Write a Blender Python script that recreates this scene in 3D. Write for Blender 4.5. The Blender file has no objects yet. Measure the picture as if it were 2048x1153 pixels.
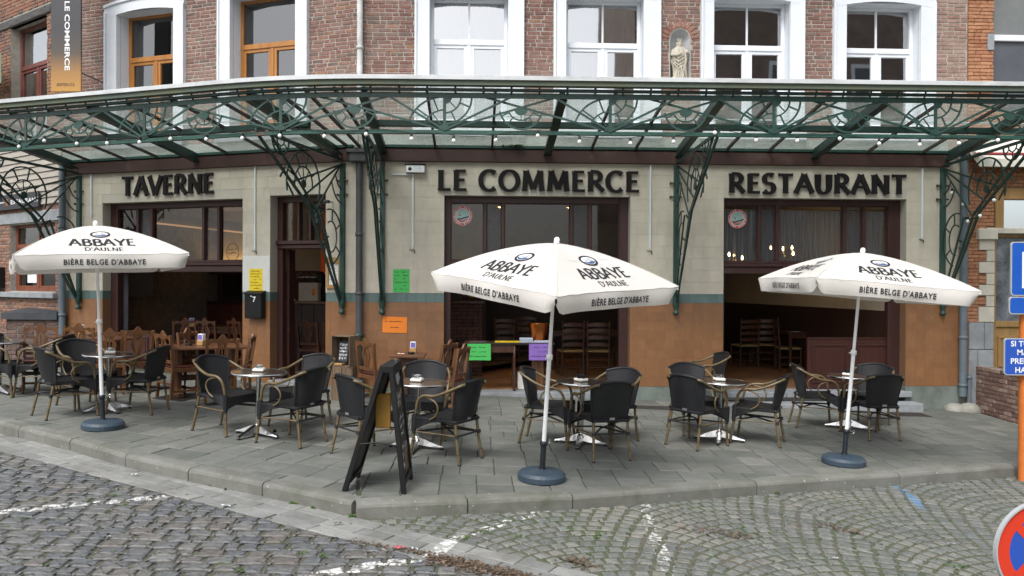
import bpy, bmesh, math, random
from mathutils import Vector, Matrix
random.seed(7)
PI = math.pi
R_ = math.radians
scene = bpy.context.scene
col = scene.collection
# camera
F = 1593.0
CZ = 1.8
PITCH = math.atan(10.0 / F)
ROLL = 0.004
fwd = Vector((0, math.cos(PITCH), -math.sin(PITCH)))
r0 = Vector((1, 0, 0))
u0 = r0.cross(fwd)
rgt = r0 * math.cos(ROLL) + u0 * math.sin(ROLL)
upv = u0 * math.cos(ROLL) - r0 * math.sin(ROLL)
cam_data = bpy.data.cameras.new('camera')
cam = bpy.data.objects.new('camera', cam_data)
col.objects.link(cam)
cam_data.sensor_width = 36.0
cam_data.lens = F / 2048 * 36.0
cam_data.clip_start = 0.05
cam_data.clip_end = 600
M = Matrix((rgt, upv, -fwd)).transposed().to_4x4()
M.translation = (0, 0, CZ)
cam.matrix_world = M
scene.camera = cam
# sky, sun, exposure (overcast day)
world = bpy.data.worlds.new('World')
scene.world = world
world.use_nodes = True
wn = world.node_tree.nodes
wl = world.node_tree.links
wn.clear()
w_out = wn.new('ShaderNodeOutputWorld')
w_bg = wn.new('ShaderNodeBackground')
w_sky = wn.new('ShaderNodeTexSky')
w_sky.sky_type = 'NISHITA'
w_sky.sun_disc = False
SUN_EL, SUN_AZ = R_(52), R_(205)
w_sky.sun_elevation = SUN_EL
w_sky.sun_rotation = SUN_AZ
w_sky.air_density = 1.0
w_sky.dust_density = 3.0
w_hs = wn.new('ShaderNodeHueSaturation')
w_hs.inputs['Saturation'].default_value = 0.26
w_hs.inputs['Value'].default_value = 1.0
wl.new(w_sky.outputs[0], w_hs.inputs['Color'])
wl.new(w_hs.outputs[0], w_bg.inputs['Color'])
w_bg.inputs['Strength'].default_value = 0.15
wl.new(w_bg.outputs[0], w_out.inputs['Surface'])
sun_data = bpy.data.lights.new('sun', 'SUN')
sun_data.energy = 1.35
sun_data.angle = R_(22)
sun_data.color = (1.0, 0.98, 0.95)
sun = bpy.data.objects.new('sun', sun_data)
col.objects.link(sun)
sd = Vector((math.sin(SUN_AZ) * math.cos(SUN_EL), math.cos(SUN_AZ) * math.cos(SUN_EL), math.sin(SUN_EL)))
sun.rotation_euler = sd.to_track_quat('Z', 'Y').to_euler()
vs = scene.view_settings
vs.view_transform = 'Standard'
vs.look = 'None'
vs.exposure = 0.82
vs.gamma = 1.0
vs.use_curve_mapping = False
scene.render.engine = 'CYCLES'
scene.cycles.max_bounces = 8
scene.cycles.transparent_max_bounces = 24
# frames and pixel readings of the real planes
class Frame:
 """origin + ex along the wall to the right, ey into the building, ez up"""
 def __init__(s, o, ex):
  s.o = Vector(o)
  s.ex = Vector(ex).normalized()
  s.ez = Vector((0, 0, 1))
  s.ey = s.ez.cross(s.ex)
 def P(s, a, d, z):
  return s.o + s.ex * a + s.ey * d + s.ez * z
 def mat(s, a=0, d=0, z=0):
  m = Matrix((s.ex, s.ey, s.ez)).transposed().to_4x4()
  m.translation = s.P(a, d, z)
  return m
def ray(px, py):
 return (fwd + rgt * ((px - 1024) / F) + upv * ((576.5 - py) / F))
CAMP = Vector((0, 0, CZ))
def on(fr, px, py, d=0.0):
 """where the photograph's (px,py) lies on the plane at depth d of a wall frame -> (a, z)"""
 r = ray(px, py)
 t = ((fr.o + fr.ey * d - CAMP).dot(fr.ey)) / r.dot(fr.ey)
 q = CAMP + r * t
 return (q - fr.o).dot(fr.ex), q.z
def A(fr, px, d=0.0, py=567):
 return on(fr, px, py, d)[0]
def gz(x, y):                       # pavement height
 return -0.03 - 0.034 * x + 0.012 * (y - 9)
GN = Vector((0.034, -0.012, 1)).normalized()
ROAD_DROP = 0.13
def ground(px, py, drop=0.0):
 r = ray(px, py)
 t = (CZ + 0.03 + drop + 0.012 * 9) / (-0.034 * r.x + 0.012 * r.y - r.z)
 q = CAMP + r * t
 return q
RW = Frame((-2.4, 12.5, 0), (1, 0.045, 0))        # right facade, corner at a=0
LW = Frame((-2.4, 12.5, 0), (1, -0.325, 0))       # left facade, a negative
LEND = A(LW, 127)                                  # its left end
NW = Frame(LW.P(LEND, 0.0, 0), (1, -0.70, 0))      # neighbour on the left, a negative
REND = A(RW, 1931)
# materials
_mats = {}
def mat(name, c, rough=0.6, metal=0.0, c2=None, scale=6.0, bump=0.0, bscale=None, rnd=0.0, spec=0.5, stretch=None,
  ramp=None, dirt=None, emit=None, mixlo=0.35, mixhi=0.65, src='obj', trans=0.0, coords='Object', spots=None):
 """procedural principled material: noise between c and c2, optional per-piece variation (rnd / ramp), bump"""
 key = name
 if key in _mats:
  return _mats[key]
 m = bpy.data.materials.new(name)
 m.use_nodes = True
 nt = m.node_tree
 n, l = nt.nodes, nt.links
 n.clear()
 out = n.new('ShaderNodeOutputMaterial')
 b = n.new('ShaderNodeBsdfPrincipled')
 l.new(b.outputs[0], out.inputs[0])
 b.inputs['Roughness'].default_value = rough
 b.inputs['Metallic'].default_value = metal
 b.inputs['Specular IOR Level'].default_value = spec
 geo = n.new('ShaderNodeNewGeometry')
 tc = n.new('ShaderNodeTexCoord')
 mp = n.new('ShaderNodeMapping')
 if coords == 'World':
  l.new(geo.outputs['Position'], mp.inputs['Vector'])
 else:
  l.new(tc.outputs['Object'], mp.inputs['Vector'])
 if stretch:
  mp.inputs['Scale'].default_value = stretch
 c = tuple(c) + (1,)
 cur = None
 if c2 is not None:
  ns = n.new('ShaderNodeTexNoise')
  ns.inputs['Scale'].default_value = scale
  ns.inputs['Detail'].default_value = 6
  ns.inputs['Roughness'].default_value = 0.62
  l.new(mp.outputs[0], ns.inputs['Vector'])
  mr = n.new('ShaderNodeMapRange')
  mr.inputs['From Min'].default_value = mixlo
  mr.inputs['From Max'].default_value = mixhi
  l.new(ns.outputs['Fac'], mr.inputs['Value'])
  mx = n.new('ShaderNodeMix')
  mx.data_type = 'RGBA'
  mx.inputs['A'].default_value = c
  mx.inputs['B'].default_value = tuple(c2) + (1,)
  l.new(mr.outputs[0], mx.inputs['Factor'])
  cur = mx.outputs['Result']
 if rnd or ramp:
  if src == 'obj':
   oi = n.new('ShaderNodeObjectInfo')
   rv = oi.outputs['Random']
  else:
   rv = geo.outputs['Random Per Island']
  if ramp:
   cr = n.new('ShaderNodeValToRGB')
   cr.color_ramp.interpolation = 'LINEAR'
   els = cr.color_ramp.elements
   while len(els) < len(ramp):
    els.new(0.5)
   for e, (p, cc) in zip(els, ramp):
    e.position = p
    e.color = tuple(cc) + (1,)
   l.new(rv, cr.inputs['Fac'])
   if cur is None:
    cur = cr.outputs['Color']
   else:
    m2 = n.new('ShaderNodeMix')
    m2.data_type = 'RGBA'
    m2.blend_type = 'MULTIPLY'
    m2.inputs['Factor'].default_value = 1
    l.new(cr.outputs['Color'], m2.inputs['A'])
    l.new(cur, m2.inputs['B'])
    cur = m2.outputs['Result']
  if rnd:
   hv = n.new('ShaderNodeHueSaturation')
   mr2 = n.new('ShaderNodeMapRange')
   mr2.inputs['To Min'].default_value = 1 - rnd
   mr2.inputs['To Max'].default_value = 1 + rnd
   l.new(rv, mr2.inputs['Value'])
   l.new(mr2.outputs[0], hv.inputs['Value'])
   if cur is None:
    hv.inputs['Color'].default_value = c
   else:
    l.new(cur, hv.inputs['Color'])
   cur = hv.outputs['Color']
 if dirt:                                     # (colour, scale, lo, hi)
  nd = n.new('ShaderNodeTexNoise')
  nd.inputs['Scale'].default_value = dirt[1]
  nd.inputs['Detail'].default_value = 8
  nd.inputs['Roughness'].default_value = 0.7
  if len(dirt) > 4:
   mpd = n.new('ShaderNodeMapping')
   mpd.inputs['Scale'].default_value = dirt[4]
   l.new(geo.outputs['Position'], mpd.inputs['Vector'])
   l.new(mpd.outputs[0], nd.inputs['Vector'])
  else:
   l.new(geo.outputs['Position'], nd.inputs['Vector'])
  mr3 = n.new('ShaderNodeMapRange')
  mr3.inputs['From Min'].default_value = dirt[2]
  mr3.inputs['From Max'].default_value = dirt[3]
  l.new(nd.outputs['Fac'], mr3.inputs['Value'])
  m3 = n.new('ShaderNodeMix')
  m3.data_type = 'RGBA'
  l.new(mr3.outputs[0], m3.inputs['Factor'])
  if cur is None:
   m3.inputs['A'].default_value = c
  else:
   l.new(cur, m3.inputs['A'])
  m3.inputs['B'].default_value = tuple(dirt[0]) + (1,)
  cur = m3.outputs['Result']
 if spots:                                    # (colour, scale, radius): gum, chips, droppings
  vo = n.new('ShaderNodeTexVoronoi')
  vo.inputs['Scale'].default_value = spots[1]
  l.new(geo.outputs['Position'], vo.inputs['Vector'])
  wn_ = n.new('ShaderNodeTexWhiteNoise')
  l.new(vo.outputs['Position'], wn_.inputs['Vector'])
  rmul = n.new('ShaderNodeMath'); rmul.operation = 'MULTIPLY'; rmul.inputs[1].default_value = spots[2]
  l.new(wn_.outputs['Value'], rmul.inputs[0])
  ltn = n.new('ShaderNodeMath'); ltn.operation = 'LESS_THAN'
  l.new(vo.outputs['Distance'], ltn.inputs[0]); l.new(rmul.outputs[0], ltn.inputs[1])
  m5 = n.new('ShaderNodeMix'); m5.data_type = 'RGBA'
  sc5 = n.new('ShaderNodeMath'); sc5.operation = 'MULTIPLY'; sc5.inputs[1].default_value = .6
  l.new(ltn.outputs[0], sc5.inputs[0]); l.new(sc5.outputs[0], m5.inputs['Factor'])
  l.new(cur, m5.inputs['A']); m5.inputs['B'].default_value = tuple(spots[0]) + (1,)
  cur = m5.outputs['Result']
 if cur is None:
  b.inputs['Base Color'].default_value = c
 else:
  l.new(cur, b.inputs['Base Color'])
 if bump:
  nb = n.new('ShaderNodeTexNoise')
  nb.inputs['Scale'].default_value = bscale or scale * 3
  nb.inputs['Detail'].default_value = 8
  nb.inputs['Roughness'].default_value = 0.65
  l.new(mp.outputs[0], nb.inputs['Vector'])
  bp = n.new('ShaderNodeBump')
  bp.inputs['Strength'].default_value = 1.0
  bp.inputs['Distance'].default_value = bump
  l.new(nb.outputs['Fac'], bp.inputs['Height'])
  l.new(bp.outputs[0], b.inputs['Normal'])
 if emit:
  b.inputs['Emission Color'].default_value = tuple(emit[0]) + (1,)
  b.inputs['Emission Strength'].default_value = emit[1]
 if trans:
  tr = n.new('ShaderNodeBsdfTranslucent')
  tr.inputs['Color'].default_value = c
  ms = n.new('ShaderNodeMixShader')
  ms.inputs[0].default_value = trans
  l.new(b.outputs[0], ms.inputs[1])
  l.new(tr.outputs[0], ms.inputs[2])
  l.new(ms.outputs[0], out.inputs[0])
 _mats[key] = m
 return m
def glass(name, tint=(0.9, 0.95, 0.95), refl=0.12, dirt=0.0, dirtcol=(0.3, 0.33, 0.3), rough=0.02, wob=0.0, dscale=3.0, streak=(1, 1, 1)):
 if name in _mats:
  return _mats[name]
 m = bpy.data.materials.new(name)
 m.use_nodes = True
 nt = m.node_tree
 n, l = nt.nodes, nt.links
 n.clear()
 out = n.new('ShaderNodeOutputMaterial')
 t = n.new('ShaderNodeBsdfTransparent')
 t.inputs['Color'].default_value = tint + (1,)
 g = n.new('ShaderNodeBsdfGlossy')
 g.inputs['Roughness'].default_value = rough
 g.inputs['Color'].default_value = (1, 1, 1, 1)
 lw = n.new('ShaderNodeFresnel')
 lw.inputs['IOR'].default_value = 1.5
 ad = n.new('ShaderNodeMath')
 ad.operation = 'ADD'
 ad.use_clamp = True
 ad.inputs[1].default_value = refl - 0.04
 l.new(lw.outputs[0], ad.inputs[0])
 mx = n.new('ShaderNodeMixShader')
 l.new(ad.outputs[0], mx.inputs[0])
 l.new(t.outputs[0], mx.inputs[1])
 l.new(g.outputs[0], mx.inputs[2])
 last = mx.outputs[0]
 geo = n.new('ShaderNodeNewGeometry')
 if wob:
  nb = n.new('ShaderNodeTexNoise')
  nb.inputs['Scale'].default_value = 1.6
  nb.inputs['Detail'].default_value = 1
  l.new(geo.outputs['Position'], nb.inputs['Vector'])
  bp = n.new('ShaderNodeBump')
  bp.inputs['Distance'].default_value = wob
  l.new(nb.outputs['Fac'], bp.inputs['Height'])
  l.new(bp.outputs[0], g.inputs['Normal'])
 if dirt:
  df = n.new('ShaderNodeBsdfDiffuse')
  df.inputs['Color'].default_value = dirtcol + (1,)
  tl = n.new('ShaderNodeBsdfTranslucent')
  tl.inputs['Color'].default_value = dirtcol + (1,)
  mm = n.new('ShaderNodeMixShader')
  mm.inputs[0].default_value = 0.5
  l.new(df.outputs[0], mm.inputs[1])
  l.new(tl.outputs[0], mm.inputs[2])
  mpn = n.new('ShaderNodeMapping')
  mpn.inputs['Scale'].default_value = streak
  l.new(geo.outputs['Position'], mpn.inputs['Vector'])
  nd = n.new('ShaderNodeTexNoise')
  nd.inputs['Scale'].default_value = dscale
  nd.inputs['Detail'].default_value = 8
  nd.inputs['Roughness'].default_value = 0.7
  l.new(mpn.outputs[0], nd.inputs['Vector'])
  mr = n.new('ShaderNodeMapRange')
  mr.inputs['From Min'].default_value = 0.3
  mr.inputs['From Max'].default_value = 0.75
  mr.inputs['To Min'].default_value = dirt * 0.35
  mr.inputs['To Max'].default_value = min(1, dirt * 1.6)
  l.new(nd.outputs['Fac'], mr.inputs['Value'])
  m2 = n.new('ShaderNodeMixShader')
  l.new(mr.outputs[0], m2.inputs[0])
  l.new(last, m2.inputs[1])
  l.new(mm.outputs[0], m2.inputs[2])
  last = m2.outputs[0]
 l.new(last, out.inputs[0])
 _mats[name] = m
 return m
# mesh builder
class MB:
 def __init__(s):
  s.v = []; s.f = []; s.mi = []; s.sm = []
 def add(s, vs, fs, mi=0, smooth=False):
  o = len(s.v)
  s.v += [tuple(p) for p in vs]
  s.f += [tuple(i + o for i in f) for f in fs]
  s.mi += [mi] * len(fs)
  s.sm += [smooth] * len(fs)
  return s
 def hexa(s, c, mi=0):            # 8 corners: bottom 4 (ccw), top 4
  return s.add(c, [(3, 2, 1, 0), (4, 5, 6, 7), (0, 1, 5, 4), (1, 2, 6, 5), (2, 3, 7, 6), (3, 0, 4, 7)], mi)
 def box(s, x0, x1, y0, y1, z0, z1, mi=0, T=None):
  c = [(x0, y0, z0), (x1, y0, z0), (x1, y1, z0), (x0, y1, z0), (x0, y0, z1), (x1, y0, z1), (x1, y1, z1), (x0, y1, z1)]
  if T is not None:
   c = [T(*p) for p in c]
  return s.hexa(c, mi)
 def bbox(s, x0, x1, y0, y1, z0, z1, b=0.004, mi=0, T=None):      # box with chamfered edges
  x0, x1 = min(x0, x1), max(x0, x1); y0, y1 = min(y0, y1), max(y0, y1); z0, z1 = min(z0, z1), max(z0, z1)
  b = min(b, (x1 - x0) * .45, (y1 - y0) * .45, (z1 - z0) * .45)
  v = []
  idx = {}
  for ix, (x, sx) in enumerate(((x0, 1), (x1, -1))):
   for iy, (y, sy) in enumerate(((y0, 1), (y1, -1))):
    for iz, (z, sz) in enumerate(((z0, 1), (z1, -1))):
     idx[ix, iy, iz, 0] = len(v); v.append((x, y + sy * b, z + sz * b))
     idx[ix, iy, iz, 1] = len(v); v.append((x + sx * b, y, z + sz * b))
     idx[ix, iy, iz, 2] = len(v); v.append((x + sx * b, y + sy * b, z))
  f = []
  for i in (0, 1):
   q = [idx[i, 0, 0, 0], idx[i, 1, 0, 0], idx[i, 1, 1, 0], idx[i, 0, 1, 0]]; f.append(q if i else q[::-1])
   q = [idx[0, i, 0, 1], idx[1, i, 0, 1], idx[1, i, 1, 1], idx[0, i, 1, 1]]; f.append(q[::-1] if i else q)
   q = [idx[0, 0, i, 2], idx[1, 0, i, 2], idx[1, 1, i, 2], idx[0, 1, i, 2]]; f.append(q if i else q[::-1])
  for i in (0, 1):
   for j in (0, 1):
    q = [idx[i, j, 0, 0], idx[i, j, 1, 0], idx[i, j, 1, 1], idx[i, j, 0, 1]]; f.append(q if i != j else q[::-1])
    q = [idx[i, 0, j, 0], idx[i, 1, j, 0], idx[i, 1, j, 2], idx[i, 0, j, 2]]; f.append(q[::-1] if i != j else q)
    q = [idx[0, i, j, 1], idx[1, i, j, 1], idx[1, i, j, 2], idx[0, i, j, 2]]; f.append(q if i != j else q[::-1])
  for i in (0, 1):
   for j in (0, 1):
    for k in (0, 1):
     q = [idx[i, j, k, 0], idx[i, j, k, 1], idx[i, j, k, 2]]
     f.append(q if (i + j + k) % 2 else q[::-1])
  if T is not None:
   v = [T(*p) for p in v]
  return s.add(v, f, mi)
 def quad(s, a, b, c, d, mi=0):
  return s.add([a, b, c, d], [(0, 1, 2, 3)], mi)
 def tube(s, pts, r, n=8, mi=0, closed=False, caps=True, smooth=True):
  pts = [Vector(p) for p in pts]
  m = len(pts)
  rr = r if isinstance(r, (list, tuple)) else [r] * m
  up = None
  rings = []
  for i, p in enumerate(pts):
   a = pts[(i - 1) % m] if (i > 0 or closed) else p
   b = pts[(i + 1) % m] if (i < m - 1 or closed) else p
   t = (b - a)
   if t.length < 1e-9:
    t = Vector((0, 0, 1))
   t.normalize()
   if up is None:
    up = Vector((0, 0, 1)) if abs(t.z) < 0.9 else Vector((1, 0, 0))
   sx = t.cross(up)
   if sx.length < 1e-6:
    sx = t.cross(Vector((1, 0.1, 0)))
   sx.normalize()
   up = sx.cross(t).normalized()
   rings.append([p + (sx * math.cos(2 * PI * k / n) + up * math.sin(2 * PI * k / n)) * rr[i] for k in range(n)])
  v = [q for rg in rings for q in rg]
  f = []
  e = m if closed else m - 1
  for i in range(e):
   j = (i + 1) % m
   for k in range(n):
    k2 = (k + 1) % n
    f.append((i * n + k, i * n + k2, j * n + k2, j * n + k))
  s.add(v, f, mi, smooth)
  if caps and not closed:
   s.add(rings[0], [tuple(range(n))], mi)
   s.add(rings[-1], [tuple(reversed(range(n)))], mi)
  return s
 def lathe(s, prof, c=(0, 0, 0), n=24, mi=0, smooth=True, T=None, a0=0.0, caps=True):
  v = []
  for (r, z) in prof:
   for k in range(n):
    a = a0 + 2 * PI * k / n
    v.append((c[0] + r * math.cos(a), c[1] + r * math.sin(a), c[2] + z))
  f = []
  for i in range(len(prof) - 1):
   for k in range(n):
    k2 = (k + 1) % n
    f.append((i * n + k, i * n + k2, (i + 1) * n + k2, (i + 1) * n + k))
  if caps and prof[0][0] > 1e-5:
   f.append(tuple(reversed(range(n))))
  if caps and prof[-1][0] > 1e-5:
   f.append(tuple((len(prof) - 1) * n + k for k in range(n)))
  if T is not None:
   v = [T(*p) for p in v]
  return s.add(v, f, mi, smooth)
 def bar(s, pts, w, t, nrm, mi=0, closed=False):
  """rectangular section w (in the plane) x t (along nrm) swept along pts"""
  pts = [Vector(p) for p in pts]
  nrm = Vector(nrm).normalized()
  m = len(pts)
  v = []
  for i, p in enumerate(pts):
   a = pts[(i - 1) % m] if (i > 0 or closed) else p
   b = pts[(i + 1) % m] if (i < m - 1 or closed) else p
   d = (b - a).normalized()
   sd_ = d.cross(nrm).normalized()
   v += [p - sd_ * w / 2 - nrm * t / 2, p + sd_ * w / 2 - nrm * t / 2, p + sd_ * w / 2 + nrm * t / 2, p - sd_ * w / 2 + nrm * t / 2]
  f = []
  e = m if closed else m - 1
  for i in range(e):
   j = (i + 1) % m
   for k in range(4):
    k2 = (k + 1) % 4
    f.append((i * 4 + k, i * 4 + k2, j * 4 + k2, j * 4 + k))
  if not closed:
   f.append((3, 2, 1, 0))
   f.append(tuple((m - 1) * 4 + k for k in range(4)))
  return s.add(v, f, mi)
 def prism(s, poly, z0, z1, mi=0, T=None):
  n = len(poly)
  v = [(x, y, z0) for x, y in poly] + [(x, y, z1) for x, y in poly]
  if T is not None:
   v = [T(*p) for p in v]
  f = [tuple(reversed(range(n))), tuple(range(n, 2 * n))] + [(i, (i + 1) % n, n + (i + 1) % n, n + i) for i in range(n)]
  return s.add(v, f, mi)
 def mesh(s, name, mats):
  me = bpy.data.meshes.new(name)
  me.from_pydata(s.v, [], s.f)
  for m in (mats if isinstance(mats, (list, tuple)) else [mats]):
   me.materials.append(m)
  me.polygons.foreach_set('material_index', s.mi)
  me.polygons.foreach_set('use_smooth', s.sm)
  me.update()
  return me
 def build(s, name, mats, parent=None, mw=None):
  return link(name, s.mesh(name, mats), parent, mw)
def link(name, me, parent=None, mw=None):
 o = bpy.data.objects.new(name, me)
 col.objects.link(o)
 if parent is not None:
  o.parent = parent
 if mw is not None:
  o.matrix_basis = mw
 return o
def tag(o, label=None, cat=None, group=None, kind=None):
 if label: o['label'] = label
 if cat: o['category'] = cat
 if group: o['group'] = group
 if kind: o['kind'] = kind
 return o
def thing(name, label, cat, mw=None, group=None, kind=None):
 o = bpy.data.objects.new(name, None)
 o.empty_display_size = 0.1
 col.objects.link(o)
 if mw is not None:
  o.matrix_basis = mw
 return tag(o, label, cat, group, kind)
def kids(o, cache={}):
 return [c for c in bpy.data.objects if c.parent == o]
def snapshot(root):
 """(object, children) tree, read once"""
 by = {}
 for c in bpy.data.objects:
  if c.parent is not None:
   by.setdefault(c.parent.name, []).append(c)
 def rec(o):
  return (o, [rec(c) for c in by.get(o.name, [])])
 return rec(root)
def dup(tree, mw=None, parent=None, label=None):
 o, ch = tree
 c = o.copy()
 col.objects.link(c)
 c.parent = parent
 if mw is not None:
  c.matrix_basis = mw
 if label:
  c['label'] = label
 for t in ch:
  dup(t, None, c)
 return c
def TR(x, y, z, rz=0.0):
 return Matrix.Translation((x, y, z)) @ Matrix.Rotation(rz, 4, 'Z')
def arc(cx, cy, rx, ry, a0, a1, n=10):
 return [(cx + rx * math.cos(R_(a0 + (a1 - a0) * i / n)), cy + ry * math.sin(R_(a0 + (a1 - a0) * i / n))) for i in range(n + 1)]
def clip_poly(poly, region):
 """Sutherland-Hodgman against a convex ccw region"""
 out = poly
 n = len(region)
 for i in range(n):
  ax, ay = region[i]; bx, by = region[(i + 1) % n]
  def side(p): return (bx - ax) * (p[1] - ay) - (by - ay) * (p[0] - ax)
  inp, out = out, []
  for j in range(len(inp)):
   p, q = inp[j], inp[(j + 1) % len(inp)]
   sp, sq = side(p), side(q)
   if sp >= 0:
    out.append(p)
   if (sp >= 0) != (sq >= 0):
    t = sp / (sp - sq)
    out.append((p[0] + (q[0] - p[0]) * t, p[1] + (q[1] - p[1]) * t))
  if len(out) < 3:
   return []
 return out
def area(p):
 return 0.5 * sum(p[i][0] * p[(i + 1) % len(p)][1] - p[(i + 1) % len(p)][0] * p[i][1] for i in range(len(p)))
def inset(poly, d):
 n = len(poly)
 out = []
 for i in range(n):
  p0, p1, p2 = Vector(poly[i - 1]), Vector(poly[i]), Vector(poly[(i + 1) % n])
  e1 = (p1 - p0); e2 = (p2 - p1)
  if e1.length < 1e-6 or e2.length < 1e-6:
   continue
  e1.normalize(); e2.normalize()
  n1 = Vector((-e1.y, e1.x)); n2 = Vector((-e2.y, e2.x))
  b = (n1 + n2)
  if b.length < 1e-4:
   continue
  b.normalize()
  k = d / max(0.35, b.dot(n1))
  out.append((p1.x + b.x * k, p1.y + b.y * k))
 return out
# lettering
SERIF = {
 'A': (.86, [[(.0, 0), (.43, 1)], [(.43, 1), (.86, 0)], [(.2, .36), (.66, .36)]]),
 'B': (.74, [[(.14, 0), (.14, 1)], [(.14, 1)] + arc(.34, .77, .28, .23, 90, -90, 8) + [(.14, .54)], [(.14, .54)] + arc(.38, .27, .32, .27, 90, -90, 8) + [(.14, 0)]]),
 'C': (.84, [arc(.48, .5, .42, .5, 48, 312, 16)]),
 'D': (.86, [[(.14, 0), (.14, 1)], [(.14, 1)] + arc(.32, .5, .5, .5, 90, -90, 14) + [(.14, 0)]]),
 'E': (.64, [[(.14, 0), (.14, 1)], [(.1, .97), (.6, .97)], [(.1, .52), (.54, .52)], [(.1, .03), (.64, .03)]]),
 'G': (.9, [arc(.48, .5, .42, .5, 48, 318, 16), [(.82, .08), (.82, .45)], [(.6, .45), (.9, .45)]]),
 'I': (.28, [[(.14, 0), (.14, 1)]]),
 'L': (.62, [[(.14, 0), (.14, 1)], [(.1, .03), (.62, .03)]]),
 'M': (1.1, [[(.12, 0), (.2, 1)], [(.2, 1), (.55, .1)], [(.55, .1), (.9, 1)], [(.9, 1), (.98, 0)]]),
 'N': (.9, [[(.14, 0), (.14, 1)], [(.14, 1), (.78, 0)], [(.78, 0), (.78, 1)]]),
 'O': (.98, [arc(.49, .5, .43, .5, 0, 360, 24)]),
 'R': (.8, [[(.14, 0), (.14, 1)], [(.14, 1)] + arc(.36, .75, .28, .25, 90, -90, 8) + [(.14, .5)], [(.34, .5), (.78, 0)]]),
 'S': (.66, [arc(.34, .75, .25, .25, 40, 265, 9) + arc(.32, .25, .27, .27, 85, -150, 9)]),
 'T': (.78, [[(.39, 0), (.39, 1)], [(.02, .97), (.76, .97)]]),
 'U': (.86, [[(.14, 1), (.14, .34)] + arc(.43, .34, .29, .34, 180, 360, 10) + [(.72, 1)]]),
 'V': (.84, [[(0, 1), (.42, 0)], [(.42, 0), (.84, 1)]]),
 'Y': (.8, [[(0, 1), (.4, .46)], [(.8, 1), (.4, .46)], [(.4, .5), (.4, 0)]]),
 "'": (.24, [[(.14, 1), (.1, .74)]]),
 ' ': (.36, []),
}
def flared(text, h=1.0, thick=.19, thin=.1, flare=.35, space=.08, ext=1.0):
 """flared roman capitals as strips of quads in 2D: list of (verts, faces)"""
 x = 0.0
 strips = []
 for ch in text:
  w, strokes = SERIF[ch]
  for st in strokes:
   pts = [(x + p[0] * ext, p[1]) for p in st]
   if len(pts) == 2:
    (x0, y0), (x1, y1) = pts
    pts = [(x0 + (x1 - x0) * t, y0 + (y1 - y0) * t) for t in (0, .08, .3, .7, .92, 1)]
   n = len(pts)
   v = []
   closed = (abs(pts[0][0] - pts[-1][0]) + abs(pts[0][1] - pts[-1][1])) < 1e-4
   for i, p in enumerate(pts):
    a = pts[i - 1] if i > 0 else (pts[-2] if closed else p)
    b = pts[i + 1] if i < n - 1 else (pts[1] if closed else p)
    dx, dy = b[0] - a[0], b[1] - a[1]
    L = math.hypot(dx, dy) or 1
    w_ = thin + (thick - thin) * abs(dy / L) ** 1.2
    if not closed:
     t = i / (n - 1)
     w_ *= 1 + flare * abs(2 * t - 1) ** 5
    nx, ny = -dy / L * w_ / 2, dx / L * w_ / 2
    v += [((p[0] + nx) * h, (p[1] + ny) * h), ((p[0] - nx) * h, (p[1] - ny) * h)]
   strips.append((v, [(2 * i, 2 * i + 1, 2 * i + 3, 2 * i + 2) for i in range(n - 1)]))
  x += w * ext + space
 return strips, (x - space) * h
def strips_solid(mb, strips, T, depth, mi=0, step=0.0006):
 """strips -> solid letters; T(x, y, d) maps; each stroke slightly deeper than the last"""
 for k, (v, fs) in enumerate(strips):
  dd = depth + step * (k % 5)
  n = len(v)
  vs_ = [T(x, y, 0) for x, y in v] + [T(x, y, dd) for x, y in v]
  f = [tuple(reversed(q)) for q in fs] + [tuple(i + n for i in q) for q in fs]
  for i in range(0, n - 2, 2):
   f.append((i, i + 2, i + 2 + n, i + n))
   f.append((i + 3, i + 1, i + 1 + n, i + 3 + n))
  f.append((0, 1, 1 + n, n))
  f.append((n - 1, n - 2, 2 * n - 2, 2 * n - 1))
  mb.add(vs_, f, mi)
_tc = {}
def sans(text, size=1.0, bold=0.0, space=1.0, extrude=0.0):
 """built-in sans as triangulated mesh, centred on x, baseline 0: verts, faces, width"""
 key = (text, bold, space, extrude)
 if key not in _tc:
  cu = bpy.data.curves.new('t', 'FONT')
  cu.body = text
  cu.size = 1.0
  cu.offset = bold
  cu.space_character = space
  cu.extrude = extrude
  cu.resolution_u = 3
  o = bpy.data.objects.new('t', cu)
  col.objects.link(o)
  bpy.context.view_layer.update()
  dg = bpy.context.evaluated_depsgraph_get()
  me = o.evaluated_get(dg).to_mesh()
  v = [tuple(p.co) for p in me.vertices]
  f = [tuple(p.vertices) for p in me.polygons]
  o.evaluated_get(dg).to_mesh_clear()
  bpy.data.objects.remove(o)
  bpy.data.curves.remove(cu)
  xs = [p[0] for p in v] or [0, 1]
  mn, mxx = min(xs), max(xs)
  _tc[key] = ([(p[0] - (mn + mxx) / 2, p[1], p[2]) for p in v], f, mxx - mn)
 v, f, w = _tc[key]
 return [(p[0] * size, p[1] * size, p[2] * size) for p in v], f, w * size
def put_text(mb, text, T, width=None, cap=None, bold=0.0, space=1.0, mi=0, cx=0.0, cy=0.0):
 """flat text mapped by T(x,y); width or cap height given"""
 v, f, w = sans(text, 1.0, bold, space)
 if width is None:
  sx = sy = cap / 0.73
 else:
  sx = width / w
  sy = cap / 0.73 if cap else sx
 mb.add([T(cx + p[0] * sx, cy + p[1] * sy) for p in v], f, mi)
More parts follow.
